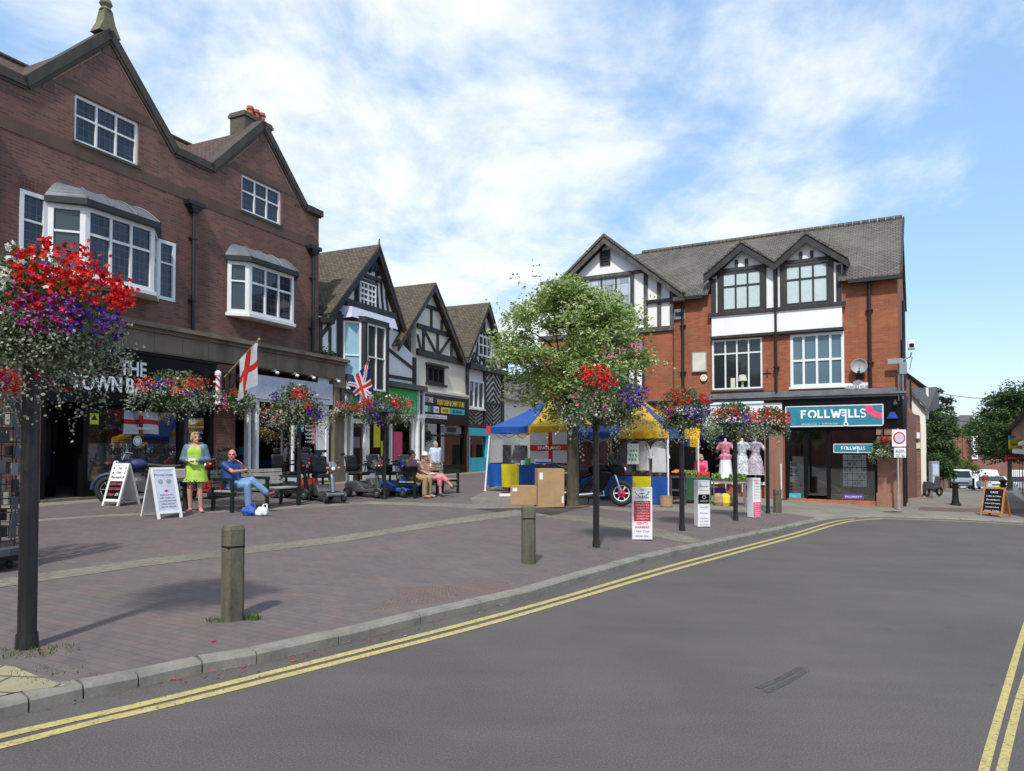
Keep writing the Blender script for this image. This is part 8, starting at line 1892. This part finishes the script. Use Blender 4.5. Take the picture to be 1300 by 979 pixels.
# ================================================================= PEOPLE
def V3(*a): return Vector(a)
def person(label,loc,rot,P,fit,s=1.0,skin='skin',group=None):
    t=thing('person',label,'person',loc,group,rot)
    t.rotation_euler.z=rot; Mx=wmat(t)@Matrix.Scale(s,4)
    J={k:V3(*v) for k,v in P.items() if k!='look'}; look=P.get('look',0)
    up=(J['chest']-J['pel']).normalized(); m=MB(Mx)
    def cp(a,b,ra,rb,mm=None): (mm or m).cap(a,b,ra,rb,12)
    wM=fit.get('build',1)
    m.ell(J['pel'],(.155*wM,.115*wM,.12)); 
    for x in(-.055,.055): cp(J['pel']+V3(x,0,.02),J['chest']+V3(x*1.3,0,-.02),.105*wM,.115*wM)
    cp(J['shL'],J['shR'],.062,.062); cp(J['chest']+V3(0,0,.06),J['neck'],.085,.055); cp(J['neck'],J['head']+V3(0,.01,-.06),.052,.05)
    H=wmat(t)@Matrix.Scale(s,4)@Matrix.Translation(J['head'])@Matrix.Rotation(look,4,'Z')
    h=MB(H); h.ell((0,.012,.03),(.076,.095,.095),16,12); h.ell((0,-.02,-.035),(.060,.068,.075),14,10); h.cap((0,-.085,.02),(0,-.108,-.018),.010,.015); h.ell((0,-.075,-.085),(.026,.022,.02)); h.ell((-.078,.01,-.005),(.012,.022,.032)); h.ell((.078,.01,-.005),(.012,.022,.032)); h.ell((0,-.086,-.055),(.026,.012,.008)); h.ell((0,-.082,.035),(.05,.016,.010))
    k=len(m.v); m.v+=h.v; m.f+=[tuple(i+k for i in f) for f in h.f]; m.mi+=h.mi
    for S_ in 'LR':
        sh,el,wr=J['sh'+S_],J['el'+S_],J['wr'+S_]; cp(sh,el,.050,.038); cp(el,wr,.038,.026)
        d=(wr-el).normalized(); d2=(J['ha'+S_]-wr).normalized() if 'ha'+S_ in J else d
        sd=d2.cross(V3(0,0,1)); sd=sd.normalized() if sd.length>.2 else V3(1,0,0); nn=sd.cross(d2)
        if S_=='R': pass
        pc=wr+d2*.045; 
        for q in(-.024,-.008,.008,.024): cp(wr+sd*q*.6,wr+d2*.088+sd*q,.017,.013)
        for i,(q,L) in enumerate(((-.032,.060),(-.011,.075),(.011,.070),(.032,.055))):
            a=wr+d2*.088+sd*q; b_=a+d2*L*.55-nn*L*.15; c_=b_+d2*L*.35-nn*L*.42; cp(a,b_,.0095,.0085); cp(b_,c_,.0085,.0075)
        tb=wr+d2*.03+sd*.028*(1 if S_=='L' else -1); tm=tb+(sd*(1 if S_=='L' else -1)*.8+d2*.8).normalized()*.04; cp(tb,tm,.013,.011); cp(tm,tm+d2*.03-nn*.01,.011,.009)
        hp,kn,an=J['hip'+S_],J['kn'+S_],J['an'+S_]; cp(hp,kn,.088*wM,.056); cp(kn,an,.058,.036)
        toe=J.get('to'+S_,an+V3(0,-.15,-.04)); cp(an+V3(0,.02,-.03),toe,.036,.028)
    blob('body',m,M[skin],t,.0105*s,3)
    # face
    for x in(-.030,.030):
        e=MB(H); e.ell((x,-.078,.018),(.013,.008,.008)); e.build('eye',M['letterk'],t)
    e=MB(H); e.ell((0,-.090,-.055),(.022,.008,.005)); e.build('mouth',M['maroon'],t)
    # clothes
    def top(mat,sleeve,off=.018,name='shirt',hem=0.0):
        c=MB(Mx)
        for x in(-.06,.06): cp(J['pel']+V3(x,0,-.02-hem),J['chest']+V3(x*1.2,0,.0),(.115+off)*wM,(.118+off)*wM,c)
        cp(J['shL'],J['shR'],.062+off,.062+off,c); cp(J['chest']+V3(0,0,.02),J['neck']-up*.05,.11,.075,c)
        for S_ in 'LR':
            sh,el,wr=J['sh'+S_],J['el'+S_],J['wr'+S_]
            if sleeve<=1: cp(sh,sh.lerp(el,sleeve),.052+off,.046+off,c)
            else: cp(sh,el,.052+off,.042+off,c); cp(el,el.lerp(wr,sleeve-1),.040+off,.032+off,c)
        blob(name,c,M[mat],t,.014*s,3)
    def legs(mat,ext,off=.018,name='trousers'):
        c=MB(Mx); c.ell(J['pel']+V3(0,0,-.01),((.16+off)*wM,(.12+off)*wM,.12))
        for S_ in 'LR':
            hp,kn,an=J['hip'+S_],J['kn'+S_],J['an'+S_]
            if ext<=1: cp(hp,hp.lerp(kn,ext),(.09+off)*wM,.075+off,c)
            else: cp(hp,kn,(.09+off)*wM,.060+off,c); cp(kn,kn.lerp(an,ext-1),.060+off,.044+off+.012,c)
        blob(name,c,M[mat],t,.014*s,3)
    for it in fit['items']:
        if it[0]=='top': top(*it[1:])
        elif it[0]=='legs': legs(*it[1:])
        elif it[0]=='shoes':
            for S_ in 'LR':
                an=J['an'+S_]; toe=J.get('to'+S_,an+V3(0,-.15,-.04)); c=MB(Mx); c.cap(an+V3(0,.03,-.035),toe,.042,.034); c.cap(an+V3(0,.0,-.02),an+V3(0,-.03,-.04),.042,.036); c.build('shoe',M[it[1]],t,smooth=True)
        elif it[0]=='hair':
            c=MB(H); c.ell((0,.028,.045),(.087,.098,.092),16,12)
            if it[2]>0: c.ell((0,.06,-.01),(.08,.06,.09)); c.ell((-.07,.03,0),(.02,.05,.07)); c.ell((.07,.03,0),(.02,.05,.07)); c.ell((0,-.03,.10),(.06,.05,.03))
            blob('hair',c,M[it[1]],t,.012*s,2)
        elif it[0]=='fringehair':
            c=MB(H); c.ell((0,.065,.0),(.078,.05,.06)); c.ell((-.072,.03,.0),(.014,.05,.035)); c.ell((.072,.03,.0),(.014,.05,.035)); blob('hair',c,M[it[1]],t,.012*s,2)
        elif it[0]=='hat':
            c=MB(H); c.lathe([(.135,.035),(.09,.055),(.093,.09),(.07,.145),(.0,.155)],(0,.015,.01),18); c.build('hat',M[it[1]],t,smooth=True)
        elif it[0]=='glasses':
            c=MB(H); c.ell((-.03,-.088,.018),(.026,.01,.018)); c.ell((.03,-.088,.018),(.026,.01,.018)); c.box(-.01,.01,-.096,-.088,.015,.022); c.build('sunglasses',M['gloss'],t)
        elif it[0]=='dress':
            c=MB(Mx)
            for x in(-.055,.055): cp(J['pel']+V3(x,0,.02),J['chest']+V3(x*1.2,-.01,.02),.122,.122,c)
            c.cap(J['chest']+V3(-.08,0,.05),J['neck']+V3(-.06,0,-.03),.06,.04); c.cap(J['chest']+V3(.08,0,.05),J['neck']+V3(.06,0,-.03),.06,.04)
            b_=J['pel']; n_=28; vs=[];rows=((.14,.14,.12),(.02,.185,.155),(-.12,.225,.19),(-.30,.275,.225),(-.305,.265,.215),(-.1,.2,.17),(.14,.1,.1))
            for z,rx,ry in rows:
                for k in range(n_): a=2*math.pi*k/n_; f=1+.02*math.sin(a*7)*max(0,min(1,-z*4)); vs.append((b_.x+rx*math.cos(a)*f,b_.y+ry*math.sin(a)*f,b_.z+z))
            c.add(vs,[(i*n_+k,i*n_+(k+1)%n_,(i+1)*n_+(k+1)%n_,(i+1)*n_+k) for i in range(len(rows)-1) for k in range(n_)]); c.add([vs[k] for k in range(n_)],[tuple(range(n_))]) ; blob('dress',c,M[it[1]],t,.013*s,2)
        elif it[0]=='jacket':
            c=MB(Mx)
            for x,y in((-.12,-.02),(.12,-.02),(-.07,.06),(.07,.06),(0,.08)): c.cap(J['pel']+V3(x,y,.12),J['chest']+V3(x,y,.06),.085,.085)
            c.cap(J['shL']+V3(-.0,.02,0),J['neck']+V3(-.06,.03,-.02),.075,.05); c.cap(J['shR']+V3(0,.02,0),J['neck']+V3(.06,.03,-.02),.075,.05); c.cap(J['shL']+V3(0,.05,0),J['shR']+V3(0,.05,0),.06,.06)
            for S_ in 'LR': cp(J['sh'+S_],J['el'+S_],.075,.062,c); cp(J['el'+S_],J['el'+S_].lerp(J['wr'+S_],.8),.062,.046,c)
            blob('denim_jacket',c,M[it[1]],t,.013*s,2)
        elif it[0]=='belt':
            c=MB(Mx); c.lathe([(.16,-.02),(.165,.02)],J['pel']+V3(0,0,.12),20); c.build('belt',M[it[1]],t)
    return t,Mx,J,H
# standing base pose, facing -Y
def stand(**k):
    d=dict(pel=(0,0,.95),chest=(0,.01,1.27),neck=(0,.02,1.45),head=(0,0,1.58),shL=(-.17,.01,1.38),shR=(.17,.01,1.38),elL=(-.24,.03,1.10),elR=(.24,.03,1.10),wrL=(-.24,-.04,.86),wrR=(.24,-.04,.86),hipL=(-.09,0,.90),hipR=(.09,0,.90),knL=(-.10,-.01,.49),knR=(.10,-.01,.49),anL=(-.10,.02,.09),anR=(.10,.02,.09),toL=(-.12,-.13,.035),toR=(.12,-.13,.035)); d.update(k); return d
def sit(**k):
    d=dict(pel=(0,.02,.56),chest=(0,.10,.88),neck=(0,.10,1.05),head=(0,.06,1.18),shL=(-.18,.10,.98),shR=(.18,.10,.98),elL=(-.25,.02,.72),elR=(.25,.02,.72),wrL=(-.12,-.2,.66),wrR=(.12,-.2,.66),hipL=(-.09,-.02,.54),hipR=(.09,-.02,.54),knL=(-.12,-.44,.53),knR=(.12,-.44,.53),anL=(-.12,-.42,.09),anR=(.12,-.42,.09),toL=(-.13,-.58,.035),toR=(.13,-.58,.035)); d.update(k); return d
# woman in the lime dress: stands facing the camera's right, head turned right
p=GV(247,650.5)
P=stand(look=R_(38),elL=(-.26,.04,1.13),wrL=(-.11,-.19,1.10),elR=(.25,.03,1.12),wrR=(.07,-.22,1.10),haL=(-.04,-.24,1.10),haR=(.0,-.26,1.11),anL=(-.09,.03,.09),anR=(.13,-.03,.09),knR=(.11,-.04,.49),toR=(.18,-.17,.035))
t,Mx,J,H=person('woman in a lime green dress and denim jacket standing with a grey handbag',p,R_(12),P,dict(items=[('dress','lime'),('jacket','denim'),('hair','hairB',1),('shoes','palepink')],build=.9),.985)
hb=thing('handbag','grey leather handbag hanging from the woman\'s arm','handbag',Mx@V3(-.26,-.12,.78)); m=MB(Mx); m.prism([(-.40,.72),(-.12,.72),(-.15,.93),(-.37,.93)],.04,.17); m.build('bag_body',M['bag'],hb,bevel=.025); m=MB(Mx); m.tube([(-.34,-.10,.92),(-.32,-.10,1.05),(-.26,-.08,1.12),(-.20,-.10,1.05),(-.18,-.10,.92)],.010,6); m.build('handle',M['vinyl'],hb)
hb=thing('folded_jacket','dark folded garment held below the grey handbag','garment',Mx@V3(-.26,-.1,.65)); m=MB(Mx); m.ell((-.26,-.09,.68),(.15,.07,.06)); m.build('fabric',M['navy'],hb)
ph=MB(Mx); ph.box(-.07,.07,-.30,-.27,1.09,1.15); ph.build('envelope',M['letter'],label='small white packet held in the hands of the woman in lime',cat='packet')
# seated man, arms folded up to the chin, legs crossed
P=sit(look=R_(-52),elL=(-.20,-.16,.84),wrL=(.04,-.24,.86),haL=(.12,-.22,.88),elR=(.24,-.12,.82),wrR=(.0,-.20,1.00),haR=(-.04,-.16,1.06),knL=(-.08,-.46,.56),anL=(-.04,-.46,.10),knR=(.02,-.48,.66),anR=(.22,-.70,.38),toR=(.32,-.80,.38),toL=(-.05,-.62,.035),hipR=(.09,-.02,.56))
fw=Vector((.912,-.41,0)); al=Vector((.41,.912,0))
mp=Vector((*G(318,652)[:2],0)); k=(mp-bl).dot(al); mp=bl+al*(k+.12)
person('bald man in a blue polo shirt and jeans sitting cross legged on the bench',Vector((mp.x,mp.y,bl.z)),RB_,P,dict(items=[('top','polo',.55),('legs','jeans',1.92),('shoes','brown'),('fringehair','hairG')],build=1.12),1.02,'skinr')
# couple on the far bench
P=sit(look=R_(50),elL=(-.24,.0,.70),wrL=(-.10,-.2,.64),elR=(.22,-.06,.74),wrR=(.22,-.28,.66))
kk=(Vector((*G(531,632)[:2],0))-bl2).dot(al); q=bl2+al*(kk+.05)
person('grey haired man in a checked shirt and khaki trousers seated on the far bench',Vector((q.x,q.y,bl2.z)),RB_,P,dict(items=[('top','checks',.95),('legs','khaki',1.95),('shoes','tan'),('hair','hairD',0)],build=1.08),1.02)
P=sit(look=R_(-20),elR=(.22,-.16,.80),wrR=(.06,-.22,1.02),haR=(.02,-.14,1.10),elL=(-.22,-.04,.72),wrL=(-.04,-.22,.70),knL=(-.04,-.46,.56),anL=(-.04,-.5,.10),knR=(.04,-.50,.62),anR=(.10,-.82,.30),toR=(.12,-.96,.34),toL=(-.04,-.66,.035))
q=q+al*.62+fw*.05
t,Mx,J,H=person('woman in a white hat, sunglasses and pink trousers on the far bench',Vector((q.x,q.y,bl2.z)),RB_,P,dict(items=[('top','peach',.6),('legs','palepink',1.45),('shoes','dgrey'),('hair','hairB',1),('hat','letter'),('glasses',)],build=1.0),.96)
m=MB(Mx); m.box(-.14,.12,-.36,-.14,.66,.70); m.build('folded_paper',M['letter'],label='white folded paper on the lap of the woman in the hat',cat='paper')
# standing man behind
P=stand(look=R_(20),elL=(-.26,.06,1.10),wrL=(-.20,.0,.86),elR=(.26,.05,1.10),wrR=(.25,-.03,.86))
b=AG(553,600,24.8); tz=AT(553,561,24.8).z; s_=(tz-b.z)/1.69; print('man scale',s_)
person('grey haired man in a pale blue short sleeved shirt standing behind the far bench',b,R_(35),P,dict(items=[('top','paleblue',.6,.03),('legs','vinyl',1.95),('shoes','vinyl'),('hair','hairG',0)],build=1.1),s_)
# woman in pink at the produce stall
b=AG(890,632,22.6); tz=AT(890,576,22.6).z; s_=min(1.0,(tz-b.z)/1.69)
P=stand(look=R_(60),chest=(0,-.08,1.25),neck=(0,-.12,1.42),head=(0,-.16,1.54),shL=(-.17,-.08,1.36),shR=(.17,-.08,1.36),elL=(-.2,-.22,1.12),wrL=(-.15,-.42,1.02),elR=(.2,-.22,1.12),wrR=(.15,-.42,1.02))
person('blonde woman in a pink top bending over the produce trays',b,R_(-15),P,dict(items=[('top','pink',1.4),('legs','purple',1.9),('shoes','dgrey'),('hair','hairB',1)]),s_)
b=AG(854,632,24.0); tz=AT(854,575,24.0).z; s_=min(1.0,(tz-b.z)/1.69)
person('person in a white top standing between the right stall and the clothes shop',b,R_(10),stand(look=R_(-30)),dict(items=[('top','letter',.6),('legs','tan',1.9),('shoes','dgrey'),('hair','hairD',1)]),s_)
b=AG(1251,612,68)
person('distant person in pale trousers and a dark top walking in the lane',b,R_(150),stand(look=0,anL=(-.1,.15,.09),knL=(-.1,.05,.5)),dict(items=[('top','maroon',1.5),('legs','tan',1.9),('shoes','dgrey'),('hair','hairD',0)]),1.0)
# dog-end: reduce far tree translucency cost none
# ================================================================= TIDY: no part deeper than thing > part > sub-part, one piece per part
def depth(o): return 0 if not o.parent else 1+depth(o.parent)
for o in [x for x in bpy.data.objects if x.parent]:
    while depth(o)>2: o.parent=o.parent.parent
def islands(o):
    me=o.data; n_=len(me.vertices); p=list(range(n_))
    def f(a):
        while p[a]!=a: p[a]=p[p[a]]; a=p[a]
        return a
    for pl_ in me.polygons:
        v=pl_.vertices; r=f(v[0])
        for k in v[1:]: p[f(k)]=r
    g={}
    for i in range(n_): g.setdefault(f(i),[]).append(i)
    bb=[]
    for ids in g.values():
        cs=[me.vertices[i].co for i in ids]; bb.append([Vector([min(c[k] for c in cs)-.03 for k in range(3)]),Vector([max(c[k] for c in cs)+.03 for k in range(3)]),ids])
    ch=True
    while ch:
        ch=False
        for i in range(len(bb)):
            for j in range(i+1,len(bb)):
                a,b=bb[i],bb[j]
                if all(a[0][k]<=b[1][k] and b[0][k]<=a[1][k] for k in range(3)):
                    a[0]=Vector([min(a[0][k],b[0][k]) for k in range(3)]);a[1]=Vector([max(a[1][k],b[1][k]) for k in range(3)]);a[2]=a[2]+b[2]; bb.pop(j); ch=True; break
            if ch: break
    return bb
def split(o):
    bb=islands(o)
    if len(bb)<2: return
    me=o.data
    for k,(lo,hi,ids) in enumerate(bb):
        s=set(ids); bm=bmesh.new(); bm.from_mesh(me); bm.verts.ensure_lookup_table()
        bmesh.ops.delete(bm,geom=[v for v in bm.verts if v.index not in s],context='VERTS')
        nm=bpy.data.meshes.new(o.name.split('.')[0]); bm.to_mesh(nm); bm.free()
        for m_ in me.materials: nm.materials.append(m_)
        if k==0: first=nm
        else: c=o.copy(); c.data=nm; col.objects.link(c)
    o.data=first
for o in [x for x in bpy.data.objects if x.type=='MESH' and x.parent and x.name.split('.')[0] in
    ('brick_pier','gutter','brick_moulding','oriel_frame','overflow_arch','arch_bricks','downpipe','doorstep','curtain','partition','office_furniture','window_row','shop_window','pilaster_panel','window_ornament','brick_pilaster','shop_frame','chimney_pot','pole_cap','stone_pier','cable','bargeboard','mudguard') and not x.children]:
    split(o)
